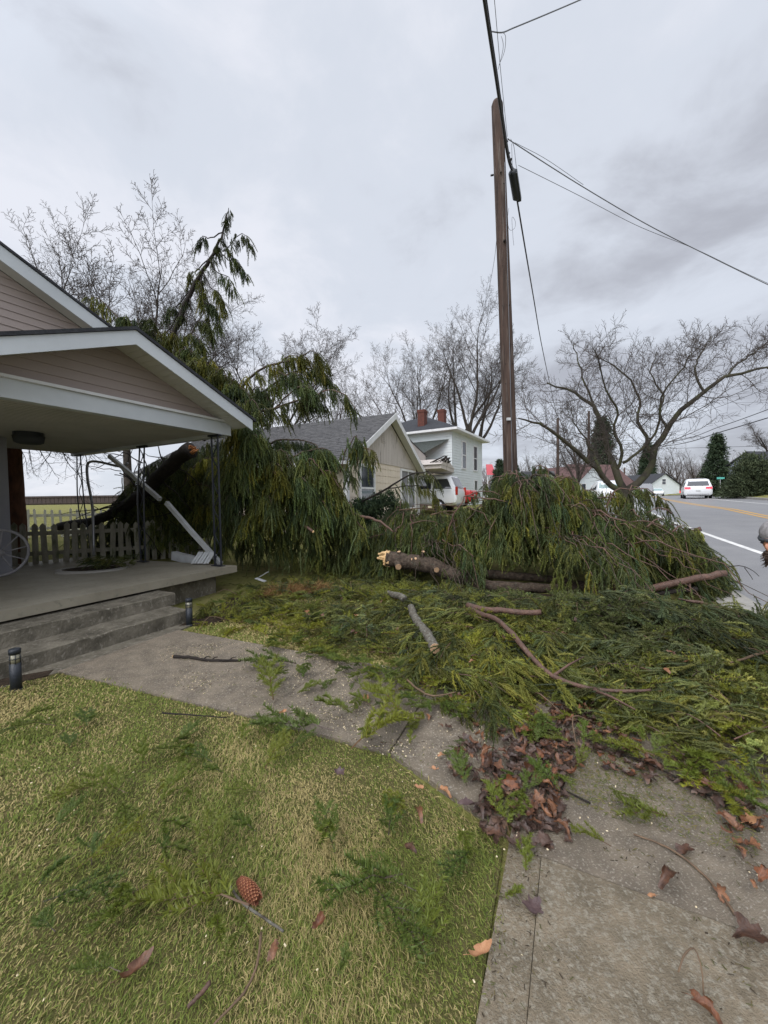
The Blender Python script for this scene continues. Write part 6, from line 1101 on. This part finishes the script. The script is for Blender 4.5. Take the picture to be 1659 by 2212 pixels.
W = np.array([G(u, v)[:2] for u, v in lz[0][1]]); W2 = np.array([G(u, v)[:2] for u, v in lz[2][1]]); P = np.vstack([(lambda q: q[inpoly(q, W)][:420])(rn.uniform(W.min(0), W.max(0), (3000, 2))), (lambda q: q[inpoly(q, W2)][:110])(rn.uniform(W2.min(0), W2.max(0), (3000, 2)))]); Vs, Fs, off = [], [], 0
for x, y in P:
    me = LEAF[int(rn.integers(0, 8))]; co = np.empty(len(me.vertices)*3); me.vertices.foreach_get('co', co); v = co.reshape(-1, 3)@lay(rn, 1, .25)[0].T*rn.uniform(.55, .95)+[x, y, .024+rn.uniform(0, .02)]; Vs += [tuple(q) for q in v]; Fs += [tuple(i+off for i in p_.vertices) for p_ in me.polygons]; off += len(v)
mb = MB(); mb.add(Vs, Fs, True); tag(mb.build('leaf_litter', mat('matted_dead_leaves', (0.10, 0.056, 0.038), (0.035, 0.022, 0.018), 14, 0.4, 0.4, 60, 0.5, (0.22, 0.13, 0.085), 11, (.58, .7))), 'matted wet brown leaves underneath the leaf drift', 'leaf litter', kind='stuff')

# ------------------------------------------------------------------ lawn blades
rn = np.random.default_rng(501)
def blades(name, label, poly, n, ln, wd, tanbias=0.0, maxv=2290):
    W = np.array(poly); P = rn.uniform(W.min(0), W.max(0), (int(n*3), 2)); P = P[inpoly(P, W)]; q = PX(np.column_stack([P, np.zeros(len(P))])); keep = (q[:, 0] > -60) & (q[:, 0] < 1720) & (q[:, 1] < maxv) & (q[:, 1] > 0)
    P = P[keep]; dist = np.hypot(P[:, 0], P[:, 1]); P = P[rn.uniform(0, 1, len(P)) < np.clip((1.3/dist)**1.2, .18, 1)][:n]; n = len(P); x, y = P.T; dist = np.hypot(x, y); sc_ = np.clip(dist/1.6, .85, 2.4)
    comb = 2.2+.9*vnoise(x, y, .8); a = comb+rn.normal(0, .9, n); lean = np.clip(rn.normal(.95, .35, n), .15, 1.5); l = ln*rn.uniform(.55, 1.35, n)*(.85+.3*np.clip(vnoise(x, y, 2.1), -1, 1)); w_ = wd*sc_*rn.uniform(.55, 1.5, n)
    d = np.stack([np.cos(a)*np.sin(lean), np.sin(a)*np.sin(lean), np.cos(lean)], 1); d2 = unit(d+np.stack([np.cos(a)*.5, np.sin(a)*.5, -.5-0*a], 1)); s = np.stack([-np.sin(a), np.cos(a), rn.normal(0, .5, n)], 1)
    b0_ = np.column_stack([P, rn.uniform(-.004, .012, n)]); m_ = b0_+d*l[:, None]*.55; t_ = m_+d2*l[:, None]*.5; t_[:, 2] = np.maximum(t_[:, 2], .003); V = np.stack([b0_-s*w_[:, None]/2, b0_+s*w_[:, None]/2, m_+s*w_[:, None]*.42, m_-s*w_[:, None]*.42, t_], 1).reshape(-1, 3)
    i = (np.arange(n)*5)[:, None]; T = np.vstack([i+[0, 1, 2], i+[0, 2, 3], i+[3, 2, 4]])
    dry = np.clip(.37+tanbias+.30*vnoise(x, y, 1.7)+.22*vnoise(x+9, y-4, 5), .04, .95); isdry = rn.uniform(0, 1, n) < dry; g1 = np.array([[.105, .150, .026]]); g2 = np.array([[.200, .210, .050]]); f = rn.uniform(0, 1, (n, 1)); gc = g1*(1-f)+g2*f
    d1 = np.array([[.41, .335, .15]]); dd = np.array([[.28, .23, .095]]); tcx = d1*(1-f)+dd*f; col_ = np.where(isdry[:, None], tcx, gc)*rn.uniform(.9, 1.4, (n, 1))
    return tag(npmesh(name, V, T, M['grass'], None, np.repeat(col_, 5, 0)), label, 'grass', kind='stuff')
blades('lawn_grass', 'short matted green and straw coloured lawn grass in the foreground', [(-2.86, 3.34), (-.93, 2.59), (-.01, 2.19), (.488, 1.60), (.24, 1.04), (-.4, -.3), (-6, -.3), (-6, 1.4), (-4.2, 2.35), (-3.25, 3.0)], 330000, .026, .0023)
blades('lawn_grass', 'straw tinted lawn grass between the path and the fallen spruce', [(-2.36, 4.44), (-.43, 3.57), (.43, 3.2), (1.2, 3.6), (1.0, 5.4), (-.6, 6.6), (-1.5, 5.7), (-2.05, 4.75)], 60000, .034, .0042, .22)
blades('lawn_grass', 'grass tufts along the pavement and path edges', [(-2.94, 3.30), (-.93, 2.56), (-.02, 2.16), (.50, 1.60), (.22, .96), (.26, .96), (.53, 1.61), (.03, 2.24), (-.90, 2.64), (-2.90, 3.40)], 9000, .05, .0032, .0)
# dry ornamental clumps before the spruce curtain
def clump(x, y, r, n, hgt, label):
    a = rn.uniform(0, 6.28, n); rr_ = r*rn.uniform(0, 1, n)**.5; b0_ = np.stack([x+rr_*np.cos(a), y+rr_*np.sin(a)*.7, 0*a], 1); d = unit(np.stack([np.cos(a)*rr_/r*.9+rn.normal(0, .25, n), np.sin(a)*rr_/r*.9+rn.normal(0, .25, n), 1+0*a], 1)); l = hgt*rn.uniform(.5, 1.2, n)[:, None]; m_ = b0_+d*l*.6; d2 = unit(d+[0, 0, -.8]+rn.normal(0, .3, (n, 3))); t_ = m_+d2*l*.5; s = unit(np.cross(d, rn.normal(0, 1, (n, 3))))*.003
    V = np.stack([b0_-s, b0_+s, m_+s, m_-s, t_], 1).reshape(-1, 3); i = (np.arange(n)*5)[:, None]; T = np.vstack([i+[0, 1, 2], i+[0, 2, 3], i+[3, 2, 4]]); f = rn.uniform(0, 1, (n, 1)); c = np.array([[.20, .095, .04]])*(1-f)+np.array([[.28, .19, .08]])*f; t = thing('dry_plant', label, 'plant', (x, y, 0)); o = npmesh('stalks', V, T, M['drygrass'], None, np.repeat(c, 5, 0)); o.parent = t; o.matrix_parent_inverse = Matrix.Translation(t.location).inverted()
p = G(612, 1290); clump(p[0], p[1], .22, 900, .26, 'russet dry plant clump in front of the spruce curtain'); p = G(672, 1283); clump(p[0], p[1], .24, 800, .24, 'straw coloured dry clump right of the russet one')

# ------------------------------------------------------------------ utility pole and wires
pb = np.array([3.02, 9.0, .1]); pt_ = D(1074, 226, 9); up_ = thing('utility_pole', 'tall weathered wooden utility pole rising from the fallen spruce heap', 'pole', tuple(pb)); c = curve([pb-[0, 0, .3], pb+(pt_-pb)*.33+[.02, 0, 0], pb+(pt_-pb)*.66+[.015, 0, 0], pt_-[0, 0, .02]], 24); rr_ = np.linspace(.165, .128, 24); mb = MB(); c = np.vstack([c, pt_+[0, 0, .06], pt_+[0, 0, .10]]); rr_ = np.append(rr_, [.10, .045]); mb.tube(c, rr_, 22); o = rpart(up_, 'shaft', mb, M['pole'])
mb = MB(); mb.tube([D(1090, 520, 8.87), D(1090, 520, 8.80)], .03, 8); mb.tube([D(1082, 372, 8.88), D(1082, 372, 8.82)], .018, 8); rpart(up_, 'bolt', mb, M['bark_dark']); mb = MB(); mb.tube([D(1066, 378, 8.95), D(1060, 379, 8.95)], .02, 6); rpart(up_, 'bracket', mb, M['cable']); mb = MB(); mb.tube([D(1098, 345, 8.9), D(1106, 343, 8.9)], .02, 6); rpart(up_, 'bracket', mb, M['cable'])
mb = MB(); mb.tube(curve([D(1090, 350, 8.84), D(1097, 600, 8.83), D(1103, 850, 8.82), D(1107, 1050, 8.82)], 24), .007, 5); rpart(up_, 'ground_wire', mb, M['wire'])
mb = MB(); q = D(1099, 905, 8.80); mb.box(q[0]-.045, q[0]+.045, q[1]-.006, q[1]+.03, q[2]-.03, q[2]+.03); rpart(up_, 'tag', mb, M['galv'])
rg = np.random.default_rng(8); mb = MB()
for k in range(26): f = rg.uniform(.05, .95); a = rg.uniform(-2.9, -.25); c0 = c[int(f*23)]; r0 = rr_[int(f*23)]; mb.tube([c0+np.array([math.cos(a), math.sin(a), 0])*r0*.97, c0+np.array([math.cos(a), math.sin(a), 0])*r0*1.05], rg.uniform(.006, .018), 6)
rpart(up_, 'knots', mb, M['bark_dark'])
def wire(name, label, pts, r, m='wire', group='overhead wires', n=40, cat='wire', extra=()):
    P = [D(*q) for q in pts]; c = curve(P, n); mb = MB(); mb.tube(c, r, 6)
    for q in extra: mb.tube(curve([D(*x) for x in q[0]], 10), q[1], 6)
    return tag(mb.build(name, M[m]), label, cat, group)
A_, B2 = D(1046, 0, 6.15), D(1097, 338, 8.95); back = A_+(A_-B2)*4
mb = MB(); c = curve([back, A_, (A_+B2)/2+[0, 0, -.01], B2, D(1109, 374, 9.2)], 50); mb.tube(c, .026, 8); mb.tube(c+[.03, 0, .035], .010, 6)
for k in (33, 36, 39): mb.tube([c[k], c[k]+[.05, 0, .03]], .02, 6)
tag(mb.build('overhead_cable', M['cable']), 'thick black cable bundle running from overhead down to the near pole', 'cable', 'overhead wires')
mb = MB(); s0, s1 = D(1107, 368, 9.15), D(1117, 430, 9.75); mb.tube([s0, s0+(s1-s0)*.06, s0+(s1-s0)*.94, s1], [.06, .10, .10, .06], 12); mb.beam(s0+[.07, 0, -.02], s1+[.07, 0, -.02], .07, .12); tag(mb.build('splice_closure', M['black_metal']), 'black cable splice case hanging beside the pole', 'splice case')
FP = D(1205, 905, 40); wire('overhead_cable', 'black cable running from the splice case to the far pole', [(1116, 426, 9.7), (1135, 540, 11.6), (1152, 640, 15), (1170, 745, 21), (1190, 840, 30), (1205, 908, 40)], .02, 'cable', 'overhead wires', cat='cable')
wire('overhead_wire', 'thin wire running parallel to the thick overhead cable', [(1061, -60, 5.9), (1068, 0, 6.2), (1083, 170, 7.6), (1096, 295, 8.9)], .005)
wire('service_wire', 'twisted service wire crossing the road from the pole towards lower right', [(1098, 300, 8.9), (1112, 310, 9.0), (1250, 398, 9.6), (1400, 486, 10.3), (1540, 557, 11.0), (1659, 615, 11.6), (1760, 660, 12.2)], .011, 'wire', extra=(([(1112, 308, 9.0), (1180, 344, 9.3), (1260, 399, 9.65)], .005), ([(1103, 300, 8.9), (1110, 316, 8.95), (1114, 350, 9), (1117, 370, 9)], .006), ([(1105, 310, 8.95), (1107, 360, 9.0), (1109, 372, 9.05)], .005)))
wire('service_wire', 'thinner wire just below the twisted one across the road', [(1120, 357, 9.0), (1250, 422, 9.6), (1380, 489, 10.2), (1500, 537, 10.8), (1600, 585, 11.3), (1720, 640, 12)], .006)
wire('service_wire', 'wire leaving the top of the picture to the right of the pole line', [(1062, 68, 6.7), (1085, 70, 6.7), (1110, 60, 6.8), (1180, 31, 7.0), (1255, -1, 7.2), (1330, -34, 7.4)], .010, extra=(([(1085, 70, 6.7), (1092, 78, 6.7), (1090, 110, 6.9), (1078, 140, 7.3)], .004), ([(1083, 78, 6.7), (1087, 95, 6.75), (1085, 115, 6.9), (1076, 150, 7.3)], .004)))
wire('drop_wire', 'thin slack wire dropping left from the pole to the houses', [(1074, 500, 9.05), (1068, 560, 10), (1056, 625, 12), (1042, 690, 15), (1010, 840, 21), (975, 925, 26)], .005)
wire('drop_wire', 'loose coil of thin wire below the splice case', [(1099, 450, 9.1), (1096, 480, 9.05), (1102, 497, 9.05), (1112, 492, 9.1), (1113, 478, 9.1), (1106, 470, 9.1), (1108, 510, 9.1), (1110, 530, 9.1)], .004)
def far_pole(u, vt, Y, r, label):
    p = D(u, vt, Y); x, y = p[0], p[1]; z0 = gzf(x, y); t = thing('utility_pole', label, 'pole', (x, y, z0), 0, 'utility poles along the street'); mb = MB(); mb.tube([(x, y, z0-.2), (x, y, p[2]*.5+z0*.5), (x, y, p[2])], [r, r*.85, r*.7], 10); rpart(t, 'shaft', mb, M['pole']); mb = MB(); mb.tube([(x, y-r, p[2]-.8), (x, y-r-.15, p[2]-.8)], .03, 6); rpart(t, 'bracket', mb, M['cable'])
far_pole(1205, 903, 40, .17, 'brown utility pole left of the small leaning tree'); far_pole(1272, 888, 46, .19, 'dark utility pole behind the fruit tree left limb'); far_pole(1349, 1010, 70, .18, 'far short utility pole between the fruit tree trunks'); far_pole(1396, 975, 95, .2, 'far utility pole right of the fruit tree fork')
for k, (pts, r, lab) in enumerate((([(1340, 960, 60), (1450, 953, 30), (1560, 920, 22), (1720, 862, 17)], .018, 'upper thick wire of the pair slanting over the road'), ([(1345, 972, 60), (1450, 962, 30), (1560, 932, 22), (1720, 884, 17)], .024, 'lower thick wire of the pair slanting over the road'), ([(1300, 975, 60), (1480, 968, 50), (1720, 962, 40)], .022, 'level wire across the road below the slanting pair'), ([(1400, 928, 50), (1520, 890, 30), (1720, 815, 20)], .012, 'thin high wire slanting up to the right edge'), ([(1350, 880, 60), (1500, 872, 50), (1720, 868, 40)], .012, 'thin level wire behind the fruit tree crown'))):
    wire('overhead_wire', lab, pts, r, 'cable')

# ------------------------------------------------------------------ signs, pink panel
st = thing('stop_sign', 'faded red sign on a post before the pale green house', 'sign', tuple(D(1178, 1065, 34))); p = D(1178, 1036, 34); mb = MB(); mb.tube([(p[0], p[1], gzf(p[0], p[1])-.1), (p[0], p[1], p[2]+.3)], .03, 6); rpart(st, 'post', mb, M['signpost']); mb = MB(); mb.tube([p+[0, -.04, .05], p+[0, -.06, .05]], .36, 8, True, False); rpart(st, 'sign_face', mb, M['signred'])
ss = thing('street_sign', 'green street name blade on a thin post by the big conifer', 'sign', tuple(D(1556, 1075, 38))); p = D(1556, 1033, 38); mb = MB(); mb.tube([(p[0], p[1], gzf(p[0], p[1])-.1), (p[0], p[1], p[2]+.1)], .03, 6); rpart(ss, 'post', mb, M['signpost']); mb = MB(); mb.box(p[0]-.38, p[0]+.38, p[1]-.05, p[1]-.035, p[2]-.09, p[2]+.1); rpart(ss, 'sign_face', mb, M['signgreen'])
pk = thing('pink_panel', 'pink red panel on posts half hidden behind the dark evergreen', 'panel', tuple(D(1060, 1055, 27))); q = [D(1050, 1003, 27), D(1063, 1003, 27), D(1072, 1026, 27), D(1052, 1026, 27)]; mb = MB(); mb.prism(q, (0, .06, 0)); rpart(pk, 'panel', mb, M['pink']); mb = MB()
for u in (1054, 1069): a = D(u, 1027, 27.05); mb.beam((a[0], a[1]+.1, .9), (a[0], a[1]+.1, a[2]), .08, .08, (0, 1, 0))
rpart(pk, 'posts', mb, M['whitetrim'])
df = thing('dark_fence', 'dark low fence in front of the pale green house', 'fence', tuple(D(1195, 1062, 36))); mb = MB(); a, b_ = D(1160, 1060, 36), D(1240, 1058, 36)
for k in range(22): p = a+(b_-a)*k/22; mb.box(p[0], p[0]+.15, p[1], p[1]+.04, p[2]-1.4, p[2]+.35)
rpart(df, 'boards', mb, M['brownfence'])

# ------------------------------------------------------------------ vehicles
def car(name, label, x, y, z, hd, st, paint, side, rear=None, front=None, wheels=(.9, 3.9), wr=.34, tail=None, head=None, light_m='taillight', head_m='headlight', rack=False, group=None):
    """st: stations (x from the tail, z bottom, z belt, z top, half width, half width of the top); x axis points forwards"""
    t = thing(name, label, 'car', (x, y, z), hd, group); b_ = MB(); V = []; n = 12
    for (sx_, zb_, zm, zt_, hw, ht) in st:
        V += [(sx_, -hw*.86, zb_), (sx_, -hw, zb_+.12), (sx_, -hw, (zb_+zm)/2), (sx_, -hw*.97, zm), (sx_, -ht-(hw-ht)*.08, zt_-.06*(zt_-zm > .2)), (sx_, -ht*.8, zt_), (sx_, ht*.8, zt_), (sx_, ht+(hw-ht)*.08, zt_-.06*(zt_-zm > .2)), (sx_, hw*.97, zm), (sx_, hw, (zb_+zm)/2), (sx_, hw, zb_+.12), (sx_, hw*.86, zb_)]
    k = len(st); Fc = [(i*n+j, i*n+(j+1) % n, (i+1)*n+(j+1) % n, (i+1)*n+j) for i in range(k-1) for j in range(n)]; Fc += [tuple(range(n))[::-1], tuple(range((k-1)*n, k*n))]; b_.add(V, Fc, True); o = b_.build('body', M[paint], t)
    sm = o.modifiers.new('edge', 'BEVEL'); sm.width = .03; sm.segments = 2; sm.limit_method = 'ANGLE'; sm.angle_limit = R(25)
    sx_ = [s[0] for s in st]
    def at(xx, f, sg, off=.012):
        hw = np.interp(xx, sx_, [s[4] for s in st])*.97; ht = np.interp(xx, sx_, [s[5] for s in st]); zm = np.interp(xx, sx_, [s[2] for s in st]); zt_ = np.interp(xx, sx_, [s[3] for s in st])-.06; return (xx, sg*(hw+(ht-hw)*f+off), zm+(zt_-zm)*f+.0)
    for sg in (-1, 1):
        for (xa, xb, xc, xd) in side: m_ = MB(); P = [at(xa, .08, sg), at(xb, .08, sg), at(xc, .88, sg), at(xd, .88, sg)]; m_.prism(P, (0, -sg*.01, 0)); m_.build('side_window', M['carglass'], t)
    for nm, g_ in (('rear_window', rear), ('windscreen', front)):
        if g_: m_ = MB(); (x0_, z0_, h0), (x1_, z1_, h1), off, mm = g_; m_.prism([(x0_+off, -h0, z0_), (x0_+off, h0, z0_), (x1_+off, h1, z1_), (x1_+off, -h1, z1_)], (-off*.5, 0, 0)); m_.build(nm, M[mm], t)
    W_ = max(s[4] for s in st)
    for wx in wheels:
        for sg in (-1, 1):
            m_ = MB(); m_.tube([(wx, sg*(W_-.2), wr), (wx, sg*(W_-.17), wr), (wx, sg*(W_-.02), wr), (wx, sg*(W_+.012), wr)], [wr*.9, wr, wr, wr*.93], 18); wo = m_.build('wheel', M['tyre'], t); m_ = MB(); m_.tube([(wx, sg*(W_+.012), wr), (wx, sg*(W_+.022), wr)], wr*.6, 14); m_.build('rim', M['rim'], wo)
    for lst, nm, mm in ((tail, 'tail_light', light_m), (head, 'headlight', head_m)):
        for (x0_, x1_, y0_, y1_, z0_, z1_) in (lst or ()):
            for sg in (-1, 1): m_ = MB(); m_.box(x0_, x1_, *sorted((sg*y0_, sg*y1_)), z0_, z1_); m_.build(nm, M[mm], t)
    if tail: m_ = MB(); m_.box(-.025, .01, -.16, .16, .62, .74) ; m_.build('number_plate', M['galv'], t); m_ = MB(); m_.box(-.02, .08, -.75, .75, .33, .42); m_.build('bumper', M['cargrey'], t)
    if rack:
        for sg in (-1, 1): m_ = MB(); m_.tube([(.7, sg*.62, st[3][3]+.06), (3.0, sg*.62, st[3][3]+.06)], .02, 6); m_.build('roof_rail', M['cargrey'], t)
    return t
VAN = [(0, .42, .80, .86, .90, .86), (.05, .30, 1.0, 1.05, .97, .90), (.16, .27, 1.04, 1.22, .985, .86), (.52, .25, 1.06, 1.70, .99, .74), (1.2, .25, 1.05, 1.77, .995, .75), (2.7, .25, 1.03, 1.77, .995, .75), (3.2, .25, 1.02, 1.68, .99, .74), (4.05, .25, 1.0, 1.10, .98, .84), (4.8, .3, .84, .92, .93, .82), (5.1, .42, .68, .74, .82, .75)]
p = D(1508, 1070, 33.5); hv = math.atan2(.82, .57)
car('minivan', 'white minivan with lit tail lights driving away on the road', p[0], p[1], gzf(p[0], p[1])+.02, hv, VAN, 'carwhite', ((.35, 1.25, 1.2, .62), (1.33, 2.3, 2.3, 1.3), (2.38, 3.6, 3.05, 2.38)), ((.10, 1.12, .76), (.50, 1.62, .64), -.035, 'carglass'), ((4.0, 1.1, .8), (3.25, 1.62, .66), .03, 'carglass'), tail=((-.03, .10, .52, .92, .86, 1.02),))
SUV = [(0, .5, .92, 1.0, .93, .9), (.05, .38, 1.1, 1.14, .96, .9), (.12, .36, 1.12, 1.3, .97, .88), (.34, .35, 1.12, 1.80, .97, .78), (1.2, .35, 1.11, 1.86, .97, .78), (2.6, .35, 1.1, 1.86, .97, .78), (3.0, .35, 1.1, 1.78, .97, .77), (3.6, .35, 1.08, 1.16, .97, .86), (4.6, .4, .98, 1.08, .94, .84), (4.85, .48, .8, .86, .9, .8)]
q = D(986, 1060, 18.6); e2_ = np.array([.42, .908]); hs = math.atan2(.42, -.908); p = np.array([q[0], q[1]])+e2_*.97
car('parked_suv', 'white boxy sport utility vehicle parked beside the beige house canopy', p[0], p[1], .84, hs, SUV, 'carwhite', ((.25, 1.2, 1.15, .5), (1.3, 2.2, 2.2, 1.3), (2.3, 3.3, 2.95, 2.3)), ((.08, 1.2, .76), (.33, 1.74, .68), -.03, 'curtain'), tail=((-.03, .06, .80, .95, .85, 1.25),), light_m='taildull', rack=True)
SED = [(0, .45, .75, .82, .82, .78), (.08, .3, .88, .94, .88, .82), (.9, .25, .92, 1.0, .90, .80), (1.5, .24, .92, 1.40, .91, .62), (2.5, .24, .92, 1.46, .91, .62), (2.9, .24, .92, 1.38, .91, .62), (3.6, .24, .90, .98, .90, .78), (4.4, .28, .76, .84, .86, .76), (4.65, .4, .62, .68, .78, .7)]
SIDE = ((1.15, 2.1, 2.1, 1.55), (2.2, 3.35, 2.85, 2.2))
q = D(1036, 1060, 21.5); p = np.array([q[0], q[1]]); car('parked_car', 'red car parked behind the white sport utility vehicle', p[0]-.2, p[1]+.3, 1.02, hs, SED, 'carred', SIDE, ((.95, 1.0, .74), (1.48, 1.38, .58), -.03, 'curtain'), tail=((-.03, .06, .55, .80, .70, .84),), light_m='taildull', wheels=(.85, 3.75), wr=.32)
q = D(1299, 1065, 27); car('parked_car', 'white car with pale windscreen parked left of the fruit tree', q[0]+.6, q[1]+1.2, .98, math.atan2(-.87, -.30), [(a, b_, c_*1.05, d_*1.1, e_, f_) for a, b_, c_, d_, e_, f_ in SED], 'carwhite', SIDE, None, ((3.62, 1.06, .74), (2.95, 1.46, .58), .03, 'windscreen'), head=((4.35, 4.5, .5, .8, .66, .8),), head_m='lampglass', wheels=(.85, 3.75), wr=.32)
def oncoming(u, Y, name, label, paint, hm='headlight', st=SED, off=0):
    p = D(u, 1066, Y); return car(name, label, p[0], p[1], gzf(p[0], p[1])+.02, math.atan2(-.82, -.57), st, paint, SIDE, None, ((3.62, 1.0, .74), (2.95, 1.36, .58), .03, 'windscreen'), head=((4.45, 4.62, .42, .74, .60, .75),), head_m=hm, wheels=(.85, 3.75), wr=.32, group='oncoming cars')
oncoming(1394, 56, 'oncoming_car', 'grey car with amber lamp approaching just right of the fruit tree trunk', 'cargrey', 'amber', VAN)
oncoming(1420, 72, 'oncoming_car', 'car with glaring headlights behind the grey one', 'carwhite'); oncoming(1441, 92, 'oncoming_car', 'farther white car with headlights on before the gabled house', 'carwhite')
p = D(1462, 1063, 88); car('street_car', 'far red car on the road left of the white minivan', p[0], p[1], gzf(p[0], p[1])+.02, hv, SED, 'carred', SIDE, tail=((-.05, .06, .45, .82, .66, .84),), wheels=(.85, 3.75), wr=.32)
p = D(1453, 1064, 75); 

# ------------------------------------------------------------------ stooping person at the right edge
pe = thing('person', 'bearded person in a grey cap and dark jacket stooping in at the right picture edge', 'person', (3.5, 2.85, 0)); HC = np.array([2.70, 2.62, 1.185])
def skin(name, pts, edges, rad_, m, par, sub=2):
    me = bpy.data.meshes.new(name); me.from_pydata([tuple(p) for p in pts], edges, []); me.materials.append(M[m]); o = bpy.data.objects.new(name, me); COL.objects.link(o); md = o.modifiers.new('skin', 'SKIN'); md.use_smooth_shade = True
    for i, r in enumerate(rad_): me.skin_vertices[0].data[i].radius = (r, r) if not isinstance(r, tuple) else r; me.skin_vertices[0].data[i].use_root = (i == 0)
    s = o.modifiers.new('sub', 'SUBSURF'); s.levels = s.render_levels = sub; o.parent = par; o.matrix_parent_inverse = Matrix.Translation(par.location).inverted(); return o
pts = [(3.52, 2.85, .93), (3.40, 2.82, 1.08), (3.20, 2.76, 1.22), (3.00, 2.70, 1.28), (2.87, 2.66, 1.25), (2.78, 2.64, 1.20),  # hips .. neck
       (3.10, 2.88, 1.24), (3.20, 2.92, .98), (3.10, 2.80, .74), (3.07, 2.78, .68), (3.02, 2.54, 1.23), (3.02, 2.44, .98), (2.90, 2.44, .76), (2.87, 2.45, .70),
       (3.53, 2.97, .86), (3.42, 3.0, .48), (3.56, 3.0, .09), (3.42, 3.0, .04), (3.53, 2.73, .86), (3.40, 2.68, .47), (3.52, 2.68, .09), (3.38, 2.68, .04)]
ed_ = [(0, 1), (1, 2), (2, 3), (3, 4), (4, 5), (3, 6), (6, 7), (7, 8), (8, 9), (3, 10), (10, 11), (11, 12), (12, 13), (0, 14), (14, 15), (15, 16), (16, 17), (0, 18), (18, 19), (19, 20), (20, 21)]
skin('body', pts, ed_, [.15, .15, .155, .13, .07, .06, .075, .055, .045, .035, .075, .055, .045, .035, .10, .075, .05, .045, .10, .075, .05, .045], 'jacket', pe)
for hx, hy, hz in ((3.06, 2.775, .64), (2.86, 2.45, .66)):
    fp = [(hx+.01, hy, hz+.04), (hx-.01, hy, hz-.03)]; fe = [(0, 1)]; fr_ = [.03, (.035, .018)]
    for j in range(4): a = len(fp); dx = -.028+.018*j; fp += [(hx-.015, hy+dx, hz-.06), (hx-.04, hy+dx*1.1, hz-.085-.006*(j in (1, 2))), (hx-.065, hy+dx, hz-.075)]; fe += [(1, a), (a, a+1), (a+1, a+2)]; fr_ += [.010, .009, .007]
    a = len(fp); fp += [(hx-.03, hy+.04, hz-.02), (hx-.055, hy+.045, hz-.045)]; fe += [(1, a), (a, a+1)]; fr_ += [.012, .009]; skin('hand', fp, fe, fr_, 'skin', pe, 1)
FD = unit(np.array([-1, -.12, -.42])); UPH = unit(np.array([-.45, 0, 1])); SDH = np.cross(FD, UPH)
def hd(f, u_, s): return HC+FD*f+UPH*u_+SDH*s
def blob(mb, c, rf, ru, rs, n=14, seed=0, j=0.0, top=None):
    rg = np.random.default_rng(seed); V = []; Fc = []
    for i in range(n+1):
        la = math.pi*(i/n-.5)
        for k in range(n): lo = 2*math.pi*k/n; q = 1+rg.normal(0, j) if j else 1; V.append(tuple(c+FD*rf*math.cos(la)*math.cos(lo)*q+SDH*rs*math.cos(la)*math.sin(lo)*q+UPH*ru*math.sin(la)*q))
    for i in range(n):
        for k in range(n): Fc.append((i*n+k, i*n+(k+1) % n, (i+1)*n+(k+1) % n, (i+1)*n+k))
    mb.add(V, Fc, True)
mb = MB(); blob(mb, HC, .10, .115, .078); blob(mb, hd(.095, -.01, 0), .022, .03, .014); blob(mb, hd(.03, -.06, 0), .075, .06, .06)
for s in (-1, 1): blob(mb, hd(-.005, -.005, s*.078), .02, .03, .012)
rpart(pe, 'head', mb, M['skin']); mb = MB()
for s in (-1, 1): blob(mb, hd(.086, .022, s*.032), .012, .010, .014, 8)
rpart(pe, 'eyes', mb, M['cable']); mb = MB(); blob(mb, hd(.055, -.085, 0), .075, .055, .062, 14, 3, .07); blob(mb, hd(.09, -.05, 0), .03, .018, .04, 10, 4, .08); rg = np.random.default_rng(5)
for k in range(130): a, b_ = rg.uniform(-1.3, 1.3), rg.uniform(-.13, -.05); p = hd(.055+.065*math.cos(a), b_, .055*math.sin(a)); mb.tube([p, p+FD*rg.uniform(.01, .045)-UPH*rg.uniform(0, .02)+rg.normal(0, .008, 3)], [.004, .001], 3)
rpart(pe, 'beard', mb, M['beard']); mb = MB(); blob(mb, hd(-.02, .055, 0), .108, .095, .092); rpart(pe, 'cap', mb, M['cap']); mb = MB(); mb.tube([hd(-.02+.107*math.cos(a), .038, .09*math.sin(a)) for a in np.linspace(0, 6.2832, 25)], .016, 8, False); rpart(pe, 'cap_band', mb, M['capband'])
